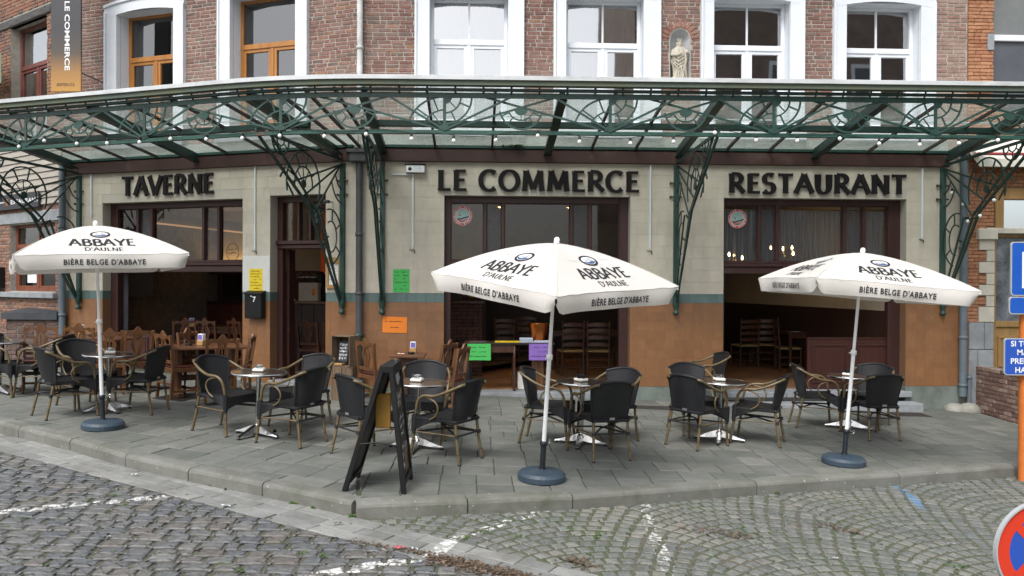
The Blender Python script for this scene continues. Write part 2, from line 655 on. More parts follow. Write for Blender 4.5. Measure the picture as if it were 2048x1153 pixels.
def scribble(mb, T, x0, x1, y, h, seed, mi=0, w=0.004, gaps=0.25):
 rr = random.Random(seed)
 x = x0
 while x < x1:
  L = rr.uniform(.04, .12) * (x1 - x0) * 2
  if rr.random() > gaps:
   n = max(3, int(L / h * 3))
   pts = [(x + L * i / n, y + h * (rr.uniform(-.5, .5) + .35 * math.sin(i * 2.1))) for i in range(n + 1)]
   for i in range(n):
    (ax, ay), (bx, by) = pts[i], pts[i + 1]
    if bx > x1: break
    dx, dy = bx - ax, by - ay
    L2 = math.hypot(dx, dy) or 1
    nx, ny = -dy / L2 * w / 2, dx / L2 * w / 2
    mb.add([T(ax + nx, ay + ny), T(ax - nx, ay - ny), T(bx - nx, by - ny), T(bx + nx, by + ny)], [(0, 1, 2, 3)], mi)
  x += L * 1.15
WROOT = set()
_link0 = link
def link(name, me, parent=None, mw=None):
 o = _link0(name, me, parent, mw)
 if parent is not None and parent.name in WROOT:
  o.matrix_parent_inverse = parent.matrix_basis.inverted()
 return o
def place(name, label, cat, loc, group=None, kind=None):
 """a thing built where it stands: Empty at its base, parts given in world coordinates"""
 o = thing(name, label, cat, Matrix.Translation(loc), group, kind)
 WROOT.add(o.name)
 return o
# ground
KR = [ground(x, y) for x, y in ((712, 1008), (936, 1000), (1146, 991), (1514, 965), (1800, 947), (2031, 931))]
KR = [Vector((p.x, p.y)) for p in KR]
KR.append(KR[-1] + (KR[-1] - KR[-2]).normalized() * 0.9)
KR.append(KR[-1] + Vector((1, .35)).normalized() * 1.0)
KR.append(KR[-1] + Vector((1, .35)).normalized() * 6.0)
KL = [ground(x, y) for x, y in ((703, 1003), (524, 965), (376, 937), (250, 909), (139, 878), (36, 853))]
KL = [Vector((p.x, p.y)) for p in KL]
dl = (KL[-1] - KL[-2]).normalized()
KL += [KL[-1] + dl * 1.0, KL[-1] + dl * 2.0, KL[-1] + dl * 12]
KLdir = (KL[5] - KL[0]).normalized()          # towards the left end
KLn = Vector((KLdir.y, -KLdir.x))             # towards the building or street?
if KLn.y < 0: KLn = -KLn                      # +y : towards the pavement
def paint_nodes(m, segs, colr, seed=0.0, wear=(0.44, 0.56), fade=0.9, nscale=14.0):
 """worn painted lines: distance to line segments in the ground plane, broken up by noise"""
 nt = m.node_tree
 n, l = nt.nodes, nt.links
 b = [x for x in n if x.type == 'BSDF_PRINCIPLED'][0]
 geo = n.new('ShaderNodeNewGeometry')
 sp = n.new('ShaderNodeSeparateXYZ')
 l.new(geo.outputs['Position'], sp.inputs[0])
 flat = n.new('ShaderNodeCombineXYZ')
 l.new(sp.outputs[0], flat.inputs[0]); l.new(sp.outputs[1], flat.inputs[1])
 ns = n.new('ShaderNodeTexNoise')
 ns.inputs['Scale'].default_value = nscale
 ns.inputs['Detail'].default_value = 7
 ns.inputs['Roughness'].default_value = 0.75
 l.new(geo.outputs['Position'], ns.inputs['Vector'])
 tot = None
 def mth(op, a, b_=None, clamp=False):
  q = n.new('ShaderNodeMath'); q.operation = op; q.use_clamp = clamp
  for i, x in enumerate((a, b_)):
   if x is None: continue
   if isinstance(x, (int, float)): q.inputs[i].default_value = x
   else: l.new(x, q.inputs[i])
  return q.outputs[0]
 for (p, q, w) in segs:
  p = Vector((p[0], p[1], 0)); q = Vector((q[0], q[1], 0))
  d = q - p
  L = d.length
  d.normalize()
  sb = n.new('ShaderNodeVectorMath'); sb.operation = 'SUBTRACT'
  l.new(flat.outputs[0], sb.inputs[0]); sb.inputs[1].default_value = p
  dt = n.new('ShaderNodeVectorMath'); dt.operation = 'DOT_PRODUCT'
  l.new(sb.outputs[0], dt.inputs[0]); dt.inputs[1].default_value = d
  pr = n.new('ShaderNodeVectorMath'); pr.operation = 'DOT_PRODUCT'
  l.new(sb.outputs[0], pr.inputs[0]); pr.inputs[1].default_value = (-d.y, d.x, 0)
  inw = mth('LESS_THAN', mth('ABSOLUTE', pr.outputs['Value']), w / 2)
  inl = mth('LESS_THAN', mth('ABSOLUTE', mth('SUBTRACT', dt.outputs['Value'], L / 2)), L / 2)
  k = mth('MULTIPLY', inw, inl)
  tot = k if tot is None else mth('MAXIMUM', tot, k)
 mr = n.new('ShaderNodeMapRange')
 mr.inputs['From Min'].default_value = wear[0]
 mr.inputs['From Max'].default_value = wear[1]
 l.new(ns.outputs['Fac'], mr.inputs['Value'])
 fac = mth('MULTIPLY', mth('MULTIPLY', tot, mr.outputs[0]), fade)
 mx = n.new('ShaderNodeMix')
 mx.data_type = 'RGBA'
 l.new(fac, mx.inputs['Factor'])
 src = b.inputs['Base Color'].links[0].from_socket
 l.new(src, mx.inputs['A'])
 mx.inputs['B'].default_value = tuple(colr) + (1,)
 l.new(mx.outputs['Result'], b.inputs['Base Color'])
def g2(x, y):
 p = ground(x, y, ROAD_DROP)
 return (p.x, p.y)
white_segs_L = [(g2(-60, 1031), g2(366, 991), .11), (g2(600, 1157), g2(838, 1118), .12)]
white_segs_R = [(g2(905, 1081), g2(1120, 1012), .095), (g2(1288, 1002), g2(1300, 1050), .10), (g2(1300, 1050), g2(1345, 1160), .11)]
blue_segs = [(g2(1793, 974), g2(1853, 1022), .10)]
blue_faint = [(g2(1885, 1045), g2(1990, 1100), .06)]
RAMP_L = [(0.0, (.125, .133, .142)), (.3, (.152, .160, .167)), (.6, (.175, .179, .178)), (.82, (.19, .187, .178)), (.93, (.165, .148, .135)), (1.0, (.23, .23, .23))]
RAMP_R = [(0.0, (.15, .16, .15)), (.35, (.178, .19, .178)), (.7, (.205, .213, .20)), (.88, (.215, .21, .19)), (1.0, (.24, .245, .23))]
def stonemat(name, ramp, src, segs, dirt, rough=.72, blue=None):
 m = mat(name, (1, 1, 1), rough=rough, c2=(.55, .55, .55), scale=22, bump=.006, bscale=45, ramp=ramp, src=src, dirt=dirt, coords='World')
 paint_nodes(m, segs, (.72, .72, .70), wear=((.46, .54) if 'cobble' in name else (.52, .57)), fade=.88)
 if blue:
  paint_nodes(m, blue, (.085, .22, .42), wear=(.42, .54), fade=.9)
  paint_nodes(m, blue_faint, (.10, .22, .38), wear=(.50, .58), fade=.7)
 return m
MOSSD = ((.185, .165, .135), .8, .52, .76)
cob_o = stonemat('cobble_stone', RAMP_L, 'obj', white_segs_L, MOSSD, .6)
cob_a = stonemat('cobble_stone_mass', RAMP_L, 'isl', white_segs_L, MOSSD, .6)
set_o = stonemat('sett_stone', RAMP_R, 'obj', white_segs_R, ((.255, .235, .20), .8, .5, .76), .7, blue_segs)
set_a = stonemat('sett_stone_mass', RAMP_R, 'isl', white_segs_R, ((.255, .235, .20), .8, .5, .76), .7, blue_segs)
joint_l = mat('road_joint', (.11, .105, .095), rough=.95, c2=(.07, .075, .042), scale=2.2, bump=.01, bscale=60, dirt=((.10, .085, .065), 3.0, .5, .7), coords='World')
joint_r = mat('sett_joint', (.10, .098, .078), rough=.95, c2=(.065, .09, .04), scale=1.4, bump=.01, bscale=60, dirt=((.12, .10, .075), 2.5, .5, .7), coords='World')
RAMP_P = [(0.0, (.125, .134, .122)), (.35, (.152, .158, .146)), (.7, (.168, .172, .158)), (1.0, (.20, .20, .183))]
PD = ((.095, .105, .088), 1.0, .47, .76)
slab_o = mat('paving_stone', (1, 1, 1), rough=.82, c2=(.74, .75, .72), scale=5, bump=.002, bscale=70, ramp=RAMP_P, src='obj', dirt=PD, coords='World', spots=((.42, .42, .39), 3.2, .055))
slab_a = mat('paving_stone_mass', (1, 1, 1), rough=.82, c2=(.74, .75, .72), scale=5, bump=.002, bscale=70, ramp=RAMP_P, src='isl', dirt=PD, coords='World', spots=((.42, .42, .39), 3.2, .055))
slab_joint = mat('paving_joint', (.06, .062, .052), rough=.95, c2=(.055, .07, .035), scale=2, bump=.003, bscale=60, coords='World')
kerb_m = mat('kerb_concrete', (.185, .185, .168), rough=.9, c2=(.13, .132, .115), scale=3.2, bump=.004, bscale=55, dirt=((.085, .09, .06), 2.0, .50, .72), rnd=.08, coords='World', spots=((.40, .40, .38), 14, .16))
gut_o = mat('gutter_stone', (1, 1, 1), rough=.8, c2=(.78, .78, .76), scale=7, bump=.003, bscale=50, ramp=[(0, (.20, .205, .20)), (.5, (.25, .255, .245)), (1, (.31, .31, .30))], dirt=((.12, .115, .10), 1.6, .48, .75), coords='World')
paint_nodes(gut_o, [(g2(860, 1118), g2(905, 1081), .12)], (.7, .7, .68))
def gplane(fr2d, name, mats, parent): ...
def GM(x, y, rz, drop=0.0, dz=0.0):
 """matrix that lays something on the sloping ground"""
 ex = Vector((math.cos(rz), math.sin(rz), 0))
 ex = (ex - GN * ex.dot(GN)).normalized()
 ey = GN.cross(ex)
 m = Matrix((ex, ey, GN)).transposed().to_4x4()
 m.translation = (x, y, gz(x, y) - drop + dz)
 return m
def poly_sheet(pts, drop, name, m, kind=None, z=None):
 mb = MB()
 v = [(x, y, (gz(x, y) - drop) if z is None else z) for x, y in pts]
 mb.add(v, [tuple(range(len(v)))])
 o = mb.build(name, m)
 if kind: o['kind'] = kind
 return o
lw_pt = LW.P(LEND, 0, 0)
rw_pt = RW.P(REND, 0, 0)
far_l = NW.P(-60, 0, 0)
road = poly_sheet([(-80, -60), (80, -60), (80, rw_pt.y + 4), (rw_pt.x + .3, rw_pt.y + .3), (RW.o.x, RW.o.y + .4), (lw_pt.x, lw_pt.y + .3), (far_l.x, far_l.y)], ROAD_DROP + .0055, 'road', joint_l, 'structure')
K0 = (KR[0] + KL[0]) / 2
KW = .17
gut_w = .46
def offs(p, dv, k): return (p[0] + dv[0] * k, p[1] + dv[1] * k)
G0 = KL[0] - KLdir * 0.0
Gend = G0 - KLdir * 3.5                        # the gutter band runs straight on past the corner
Gleft = KL[0] + KLdir * 9
band = [tuple(Gleft), tuple(Gleft - KLn * gut_w), tuple(Gend - KLn * gut_w), tuple(Gend)]
if area(band) < 0: band.reverse()
regL = [tuple(Gleft - KLn * gut_w), (Gleft.x, 3.2), (Gend.x, 3.2), tuple(Gend - KLn * gut_w)]
if area(regL) < 0: regL.reverse()
regR = [tuple(KR[0]), tuple(Gend), (9.0, Gend.y), (9.0, KR[5].y + 3.34 * (KR[5].y - KR[0].y) / (KR[5].x - KR[0].x)), tuple(KR[5])]
if area(regR) < 0: regR.reverse()
mb = MB()
v = [(x, y, gz(x, y) - ROAD_DROP - .001) for x, y in [tuple(KR[0]), tuple(Gend), (9.5, Gend.y - 1), (12, KR[-1].y), tuple(KR[-2]), tuple(KR[5])]]
mb.add(v, [tuple(range(len(v)))])
j = mb.build('square', joint_r)
j['kind'] = 'structure'
square = j
def irregular(cx, cy, w, h, rot, jit, rr):
 c, s_ = math.cos(rot), math.sin(rot)
 P = []
 cut = .09
 for sx, sy in ((-1, -1), (1, -1), (1, 1), (-1, 1)):
  for (kx, ky) in (((1, 1 - cut * 2), (1 - cut * 2, 1)) if sx * sy < 0 else ((1 - cut * 2, 1), (1, 1 - cut * 2))):
   x = sx * kx * w / 2 + rr.uniform(-jit, jit)
   y = sy * ky * h / 2 + rr.uniform(-jit, jit)
   P.append((cx + x * c - y * s_, cy + x * s_ + y * c))
 if area(P) < 0: P.reverse()
 return P
def stone_into(mb, poly, z0, z1, bev, rr, tilt=.004, inn=.8):
 """domed stone: outline at z0, shoulder, inner top"""
 n = len(poly)
 cx = sum(p[0] for p in poly) / n; cy = sum(p[1] for p in poly) / n
 tx, ty = rr.uniform(-tilt, tilt) / .1, rr.uniform(-tilt, tilt) / .1
 def zz(x, y, z): return z + (x - cx) * tx + (y - cy) * ty
 ring0 = [(x, y, z0) for x, y in poly]
 ring1 = [(x, y, zz(x, y, z1 - bev)) for x, y in poly]
 ring2 = [(cx + (x - cx) * inn, cy + (y - cy) * inn, zz(x, y, z1)) for x, y in poly]
 v = ring0 + ring1 + ring2 + [(cx, cy, z1 + (bev * .25 if inn < .9 else 0))]
 f = []
 for a in (0, 1):
  for i in range(n):
   k = (i + 1) % n
   f.append((a * n + i, a * n + k, (a + 1) * n + k, (a + 1) * n + i))
 for i in range(n):
  f.append((2 * n + i, 2 * n + (i + 1) % n, 3 * n))
 return v, f
def lay(polys, drop, top, bev, pname, mats, parent, massname, keep=300, key=None, seed=1, tilt=.004, depth=.06, smooth=False, inn=.8):
 """polys: outlines in plan; the `keep` largest in view become parts, the rest one part of kind stuff"""
 rr = random.Random(seed)
 if key is None:
  def key(c): return c[1] + abs(c[0]) * .15
 info = []
 for p in polys:
  cx = sum(q[0] for q in p) / len(p); cy = sum(q[1] for q in p) / len(p)
  info.append((key((cx, cy)), cx, cy, p))
 info.sort(key=lambda t: t[0])
 mass = MB()
 for i, (_, cx, cy, p) in enumerate(info):
  h = top + rr.uniform(-.35, .35) * bev
  v, f = stone_into(None, [(x - cx, y - cy) for x, y in p], -depth, h, bev, rr, tilt, inn)
  if i < keep:
   mb = MB()
   mb.add(v, f, 0, smooth)
   o = mb.build(pname, mats[0], parent, GM(cx, cy, 0, drop))
  else:
   mass.add([(x + cx, y + cy, gz(x + cx, y + cy) - drop + z) for x, y, z in v], f, 0, smooth)
 if mass.v:
  tag(mass.build(massname, mats[1], parent), kind='stuff')
def visible_px(x, y, z):
 q = Vector((x, y, z)) - CAMP
 w = q.dot(fwd)
 if w < .1: return None
 return 1024 + q.dot(rgt) / w * F, 576.5 - q.dot(upv) / w * F
def viewkey(drop):
 def k(c):
  p = visible_px(c[0], c[1], gz(c[0], c[1]) - drop)
  if p is None: return 99
  out = 0
  if p[0] < -10 or p[0] > 2058 or p[1] > 1165: out = 50
  return c[1] + out
 return k
rr = random.Random(5)
polys = []
ex = -KLdir
for row in range(3):
 x = -9.2 + rr.uniform(0, .2)
 w_row = gut_w / 3
 while x < 3.6:
  L = rr.uniform(.26, .5)
  c = KL[0] + ex * (x + L / 2) - KLn * (w_row * (row + .5))
  if x + L > -7.5:
   P = []
   for sx, sy in ((-1, -1), (1, -1), (1, 1), (-1, 1)):
    q = c + ex * (sx * (L / 2 - .004) + rr.uniform(-.004, .004)) + KLn * (sy * (w_row / 2 - .004) + rr.uniform(-.003, .003))
    P.append((q.x, q.y))
   if area(P) < 0: P.reverse()
   polys.append(P)
  x += L
gutter = thing('gutter', None, None, TR(0, 0, 0), kind='structure')
lay(polys, ROAD_DROP, .004, .005, 'gutter_stone', (gut_o, gut_o), gutter, 'gutter_stones', 300, viewkey(ROAD_DROP), 3, .002, inn=.94)
rr = random.Random(11)
polys = []
ang = .05
c_, s_ = math.cos(ang), math.sin(ang)
y = 3.6
row = 0
while y < 12:
 hrow = rr.uniform(.125, .165)
 x = -9 + rr.uniform(0, .2)
 while x < 3:
  w = rr.uniform(.11, .235)
  wob = .022 * math.sin(x * 2.3 + row * .25) + rr.uniform(-.009, .009)
  cx, cy = x + w / 2, y + hrow / 2 + wob
  px_, py_ = cx * c_ - cy * s_ + .4, cx * s_ + cy * c_
  P = irregular(px_, py_, w - .005, hrow - .006 + rr.uniform(-.006, .006), ang + rr.uniform(-.06, .06), .009, rr)
  Q = clip_poly(P, regL)
  if len(Q) >= 3 and area(Q) > .003:
   vp = visible_px(px_, py_, gz(px_, py_) - ROAD_DROP)
   if vp and -120 < vp[0] < 2200 and vp[1] < 1300:
    polys.append(Q)
  x += w
 y += hrow
 row += 1
cobbles = thing('carriageway', None, None, TR(0, 0, 0), kind='structure')
lay(polys, ROAD_DROP, .006, .008, 'cobble', (cob_o, cob_a), cobbles, 'cobbles', 300, viewkey(ROAD_DROP), 4, .0030, inn=.90)
rr = random.Random(21)
polys = []
hrow = .125
Wf = 1.55
for fcol in range(-2, 8):
 x0 = -2.0 + fcol * Wf
 for k in range(-6, 60):
  ybase = 4.4 + k * hrow
  n = 13
  for i in range(n):
   u = (i + .5 + (.5 if k % 2 else 0) - .25) / n
   t = 2 * u - 1
   x = x0 + u * Wf
   sag = -.30 * (t * t)
   yy = ybase + sag
   slope = math.atan2(-.60 * t * 2, Wf)
   w = Wf / n
   rx, ry = x * math.cos(.25) - (yy - 7) * math.sin(.25), 7 + x * math.sin(.25) + (yy - 7) * math.cos(.25)
   P = irregular(rx, ry, (w / max(.6, math.cos(slope))) - .008, hrow * max(.7, math.cos(slope)) - .007, slope + .25 + rr.uniform(-.09, .09), .007, rr)
   Q = clip_poly(P, regR)
   if len(Q) < 3 or area(Q) < .003: continue
   vp = visible_px(rx, ry, gz(rx, ry) - ROAD_DROP)
   if vp and -100 < vp[0] < 2250 and vp[1] < 1280:
    polys.append(Q)
lay(polys, ROAD_DROP, .004, .008, 'sett', (set_o, set_a), square, 'setts', 300, viewkey(ROAD_DROP), 6, .003, inn=.85)
KRi = [Vector(p) for p in KR]
pave = place('pavement', None, None, (0, 10, 0), kind='structure')
pb = [tuple(K0)] + [tuple(p) for p in KR[1:-1]] + [(KR[-2].x, 15.2), (rw_pt.x + .2, rw_pt.y + .25), (RW.o.x, RW.o.y + .3), (lw_pt.x, lw_pt.y + .25), tuple(NW.P(-6, .2, 0))[:2], tuple(KL[-1])] + [tuple(p) for p in reversed(KL[1:-1])]
inner = [(x, y + .05) if i in (0,) else (x, y + .03) for i, (x, y) in enumerate(pb)]
mb = MB()
v = [(x, y, gz(x, y) - .008) for x, y in inner]
mb.add(v, [tuple(range(len(v)))])
mb.build('bedding', slab_joint, pave)
rr = random.Random(31)
def field(fr_ex, origin, ru, rv, region, jl=.33, jd=.30, seed=0, gap=.005):
 e = Vector((fr_ex[0], fr_ex[1])).normalized()
 nrm = Vector((e.y, -e.x))
 r_ = random.Random(seed)
 out = []
 k = 0
 v0 = rv[0]
 while v0 < rv[1]:
  u = ru[0] + (jl / 2 if k % 2 else 0) + r_.uniform(-.02, .02)
  while u < ru[1]:
   w = jl * (1 if r_.random() > .12 else r_.choice((.5, 1.5)))
   P = []
   for a, b in ((u + gap, v0 + gap), (u + w - gap, v0 + gap), (u + w - gap, v0 + jd - gap), (u + gap, v0 + jd - gap)):
    q = Vector(origin[:2]) + e * a + nrm * b
    P.append((q.x, q.y))
   if area(P) < 0: P.reverse()
   Q = clip_poly(P, region)
   if len(Q) >= 3 and area(Q) > .002:
    out.append(Q)
   u += w
  v0 += jd
  k += 1
 return out
Rin = [(K0.x + .05, K0.y + .24)] + [(p.x - .04, p.y + KW * 1.04) for p in (KR[2], KR[3], KR[4], KR[5], KR[6], KR[7])]
KLin = [(p.x - KLn.x * -KW, p.y + KLn.y * KW) for p in KL]
regPR = [(K0.x + .02, K0.y + .17)] + [(p.x, p.y + KW - .03) for p in KR[1:8]] + [(KR[7].x, 14.3), (rw_pt.x, rw_pt.y + .02), (RW.o.x, RW.o.y)]
regPL = [(RW.o.x - .004, RW.o.y), (lw_pt.x, lw_pt.y), tuple(NW.P(-4, .0, 0))[:2], ] + [(p.x + KLn.x * (KW - .03), p.y + KLn.y * (KW - .03)) for p in KL[:8]]
def hull_ccw(p):
 return p if area(p) > 0 else p[::-1]
def convex_hull(pts):
 pts = sorted(set((round(a, 4), round(b, 4)) for a, b in pts))
 def half(ps):
  h = []
  for p in ps:
   while len(h) > 1 and (h[-1][0] - h[-2][0]) * (p[1] - h[-2][1]) - (h[-1][1] - h[-2][1]) * (p[0] - h[-2][0]) <= 0:
    h.pop()
   h.append(p)
  return h
 lo, up = half(pts), half(pts[::-1])
 return lo[:-1] + up[:-1]
regPR = convex_hull(regPR); regPL = convex_hull(regPL)
SA, SB = (RW.o.x, RW.o.y), (K0.x, K0.y + .1)
def cut_side(poly, keep_right):
 big = 40
 dx, dy = SB[0] - SA[0], SB[1] - SA[1]
 a = (SA[0] - dx * 1, SA[1] - dy * 1); b = (SA[0] + dx * 3, SA[1] + dy * 3)
 if keep_right:
  reg = [a, b, (b[0] + big, b[1]), (a[0] + big, a[1])]
 else:
  reg = [a, (a[0] - big, a[1]), (b[0] - big, b[1]), b]
 return clip_poly(poly, hull_ccw(reg))
regPR = cut_side(regPR, True); regPL = cut_side(regPL, False)
polys = field(RW.ex, RW.o, (-2, 14), (0, 9), regPR, .335, .355, 1)
polys += field(LW.ex, LW.o, (-14, 3), (0, 9), regPL, .335, .40, 2)
lay([inset(p, .0005) if False else p for p in polys], 0.0, 0.0, .004, 'paving_slab', (slab_o, slab_a), pave, 'paving_slabs', 300, viewkey(0), 8, .0012, .03, inn=.965)
def kerb_stone(p, q, side, drop=ROAD_DROP + .05, seed=0):
 r_ = random.Random(seed)
 p = Vector(p); q = Vector(q)
 d = (q - p).normalized()
 n = Vector((-d.y, d.x)) * side
 prof = [(0.0, -drop), (-.004, -.035), (.006, -.014), (.024, -.002), (.06, .003), (KW - .012, .004), (KW, -.004), (KW, -.08)]
 L = (q - p).length - .012
 seg = 6
 v = []
 for i in range(seg + 1):
  c = p + d * (.006 + L * i / seg)
  e = .006 if i in (0, seg) else 0
  for (o_, z) in prof:
   o2 = o_ + (e if o_ < .03 else 0) + r_.uniform(-.002, .002)
   x, y = c.x + n.x * o2, c.y + n.y * o2
   v.append((x, y, gz(x, y) + z - (e * .8 if z > -.05 else 0) + r_.uniform(-.0015, .0015)))
 m = len(prof)
 f = []
 for i in range(seg):
  for k in range(m - 1):
   f.append((i * m + k, (i + 1) * m + k, (i + 1) * m + k + 1, i * m + k + 1))
 f.append(tuple(range(m))); f.append(tuple(reversed(range(seg * m, seg * m + m))))
 mb = MB()
 mb.add(v, f, 0, False)
 mb.build('kerb_stone', kerb_m, pave)
for i in range(len(KR) - 2):
 kerb_stone(KR[i], KR[i + 1], 1, seed=i)
for i in range(len(KL) - 2):
 kerb_stone(KL[i], KL[i + 1], -1, seed=20 + i)
iron = mat('cast_iron', (.06, .06, .06), rough=.6, metal=.6, c2=(.12, .10, .09), scale=20)
def grate(px, py, w, h, rz, label, nx=14, ny=5):
 c = ground(px, py)
 g = thing('floor_grate', label, 'grate', GM(c.x, c.y, rz, 0, .001))
 mb = MB()
 for x0, x1, y0, y1 in ((-w / 2, w / 2, -h / 2, -h / 2 + .015), (-w / 2, w / 2, h / 2 - .015, h / 2), (-w / 2, -w / 2 + .015, -h / 2 + .015, h / 2 - .015), (w / 2 - .015, w / 2, -h / 2 + .015, h / 2 - .015)):
  mb.box(x0, x1, y0, y1, 0, .008)
 mb.build('frame', iron, g)
 mb = MB()
 for i in range(nx):
  x = -w / 2 + (i + .5) * w / nx
  mb.box(x - .006, x + .006, -h / 2 + .015, h / 2 - .015, 0, .006)
 for i in range(ny):
  y = -h / 2 + (i + .5) * h / ny
  mb.box(-w / 2 + .015, w / 2 - .015, y - .004, y + .004, -.002, .0052)
 mb.build('grating', iron, g)
 mb = MB(); mb.box(-w / 2 + .01, w / 2 - .01, -h / 2 + .01, h / 2 - .01, -.004, .0008)
 mb.build('pit_shade', mat('pit_shade_black', (.012, .012, .012), rough=1), g)  # flat black sheet stands in for the shade below the bars
grate(1327, 817, 1.15, .28, math.atan(.045), 'long metal boot grate in the paving before the middle doorway', 40, 7)
grate(1818, 830, .55, .32, math.atan(.045), 'square metal grate in the paving by the stone steps under the restaurant sign', 20, 6)
grate(352, 797, .5, .38, -math.atan(.325), 'worn metal grate in the paving beside the oak pedestal table', 18, 8)
# walls: backing with openings, bricks and tiles laid on it
def wall_grid(mb, fr, a0, a1, z0, z1, holes, d=0.0, mi=0):
 """flat wall at depth d with rectangular holes (a0,a1,z0,z1)"""
 xs = sorted(set([a0, a1] + [min(max(h[i], a0), a1) for h in holes for i in (0, 1)]))
 zs = sorted(set([z0, z1] + [min(max(h[i], z0), z1) for h in holes for i in (2, 3)]))
 for i in range(len(xs) - 1):
  for k in range(len(zs) - 1):
   cx, cz = (xs[i] + xs[i + 1]) / 2, (zs[k] + zs[k + 1]) / 2
   if any(h[0] < cx < h[1] and h[2] < cz < h[3] for h in holes):
    continue
   mb.quad(fr.P(xs[i], d, zs[k]), fr.P(xs[i + 1], d, zs[k]), fr.P(xs[i + 1], d, zs[k + 1]), fr.P(xs[i], d, zs[k + 1]), mi)
def reveal(mb, fr, h, d0, d1, mi=0, sill=True):
 a0, a1, z0, z1 = h
 mb.quad(fr.P(a0, d0, z0), fr.P(a0, d1, z0), fr.P(a0, d1, z1), fr.P(a0, d0, z1), mi)
 mb.quad(fr.P(a1, d0, z0), fr.P(a1, d1, z0), fr.P(a1, d1, z1), fr.P(a1, d0, z1), mi)
 mb.quad(fr.P(a0, d0, z1), fr.P(a1, d0, z1), fr.P(a1, d1, z1), fr.P(a0, d1, z1), mi)
 if sill:
  mb.quad(fr.P(a0, d0, z0), fr.P(a1, d0, z0), fr.P(a1, d1, z0), fr.P(a0, d1, z0), mi)
def sub_holes(a0, a1, z0, z1, holes, mn=.025):
 """cut one course piece by the holes (course-wise, along a)"""
 segs = [(a0, a1)]
 for h in holes:
  if h[2] < z1 - .012 and h[3] > z0 + .012:
   ns = []
   for s in segs:
    if h[1] <= s[0] or h[0] >= s[1]:
     ns.append(s)
    else:
     if h[0] - s[0] > mn: ns.append((s[0], h[0]))
     if s[1] - h[1] > mn: ns.append((h[1], s[1]))
   segs = ns
 return segs
_unit = []
def unit_bricks(mats_):
 """five slightly uneven unit bricks (1 x 1 x 1, centred, front at y=-0.5) per material"""
 out = []
 for k in range(5):
  r_ = random.Random(100 + k)
  mb = MB()
  v0 = len(mb.v)
  mb.bbox(-.5, .5, -.5, .5, -.5, .5, .07)
  mb.v = [(x + r_.uniform(-.018, .018), y + r_.uniform(-.03, .03), z + r_.uniform(-.05, .05)) for x, y, z in mb.v]
  out.append(mb)
 return out
UB = unit_bricks(None)
UT = []
for k in range(5):
 _m = MB(); _m.bbox(-.5, .5, -.5, .5, -.5, .5, .015); UT.append(_m)
def courses(fr, parent, name, mass, mats_, region, holes, h, lens, joint, depth, d_front, keep=300, seed=0, vis=None, bond=.5, jit=.006, bev=.006):
 """running-bond courses in region (a0,a1,z0,z1); first `keep` (as seen) are parts"""
 r_ = random.Random(seed)
 a0, a1, z0, z1 = region
 pieces = []
 z = z0
 k = 0
 while z < z1 - .01:
  zt = min(z + h, z1)
  a = a0 - (lens[0] * bond if k % 2 else 0) - r_.uniform(0, .02)
  while a < a1:
   L = r_.choice(lens)
   for s0, s1 in sub_holes(max(a, a0), min(a + L, a1), z, zt, holes):
    if s1 - s0 > .03:
     pieces.append((s0, s1, z, zt))
   a += L
  z += h
  k += 1
 def key(p):
  q = fr.P((p[0] + p[1]) / 2, 0, (p[2] + p[3]) / 2)
  v = visible_px(*q)
  s = 0
  if v is None or not (0 < v[0] < 2048 and 0 < v[1] < 1153): s = 1000
  if vis is not None and v is not None and not vis(v[0], v[1]): s += 100
  return s + q.y * .5 - (p[1] - p[0]) * 2
 pieces.sort(key=key)
 massb = MB()
 meshes = []
 if pieces:
  for u in (UB if jit > .002 else UT):
   meshes.append(u.mesh(name, mats_[0]))
 base = fr.mat()
 for i, (s0, s1, za, zb) in enumerate(pieces):
  w, hh = s1 - s0 - joint, zb - za - joint
  if w < .015 or hh < .01: continue
  ca, cz = (s0 + s1) / 2 + r_.uniform(-1, 1) * jit * .4, (za + zb) / 2 + r_.uniform(-1, 1) * jit * .4
  dd = d_front + r_.uniform(-jit, jit) * .5
  if i < keep:
   m = fr.mat(ca, dd + depth / 2, cz) @ Matrix.Rotation(r_.uniform(-1, 1) * jit * 1.5, 4, 'Y') @ Matrix.Diagonal((w, depth, hh, 1))
   link(name, meshes[i % 5], parent, m)
  else:
   b = bev
   j = lambda: r_.uniform(-jit, jit) * .5
   x0, x1, y0, y1 = -w / 2, w / 2, -hh / 2, hh / 2
   v = [(x0 + j(), y0 + j()), (x1 + j(), y0 + j()), (x1 + j(), y1 + j()), (x0 + j(), y1 + j())]
   vv = [fr.P(ca + x, dd + depth, cz + y) for x, y in v] + [fr.P(ca + x, dd + b * .7, cz + y) for x, y in v] + \
     [fr.P(ca + x - math.copysign(b, x), dd, cz + y - math.copysign(b, y)) for x, y in v]
   f = [(8, 9, 10, 11)]
   for q in (0, 4):
    for t in range(4):
     f.append((q + t, q + (t + 1) % 4, q + 4 + (t + 1) % 4, q + 4 + t))
   massb.add(vv, f)
 if massb.v:
  tag(massb.build(mass, mats_[1], parent), kind='stuff')
 return len(pieces)
RAMP_B = [(0, (.185, .092, .075)), (.3, (.23, .12, .098)), (.55, (.265, .145, .118)), (.75, (.21, .135, .11)), (.88, (.15, .108, .095)), (.97, (.32, .17, .11)), (1, (.18, .105, .085))]
RAMP_BW = [(0, (.28, .175, .14)), (.5, (.34, .22, .18)), (.9, (.37, .25, .20)), (1, (.27, .15, .11))]
RAMP_NL = [(0, (.27, .125, .08)), (.35, (.32, .155, .095)), (.7, (.27, .14, .095)), (.88, (.14, .10, .09)), (1, (.20, .11, .08))]
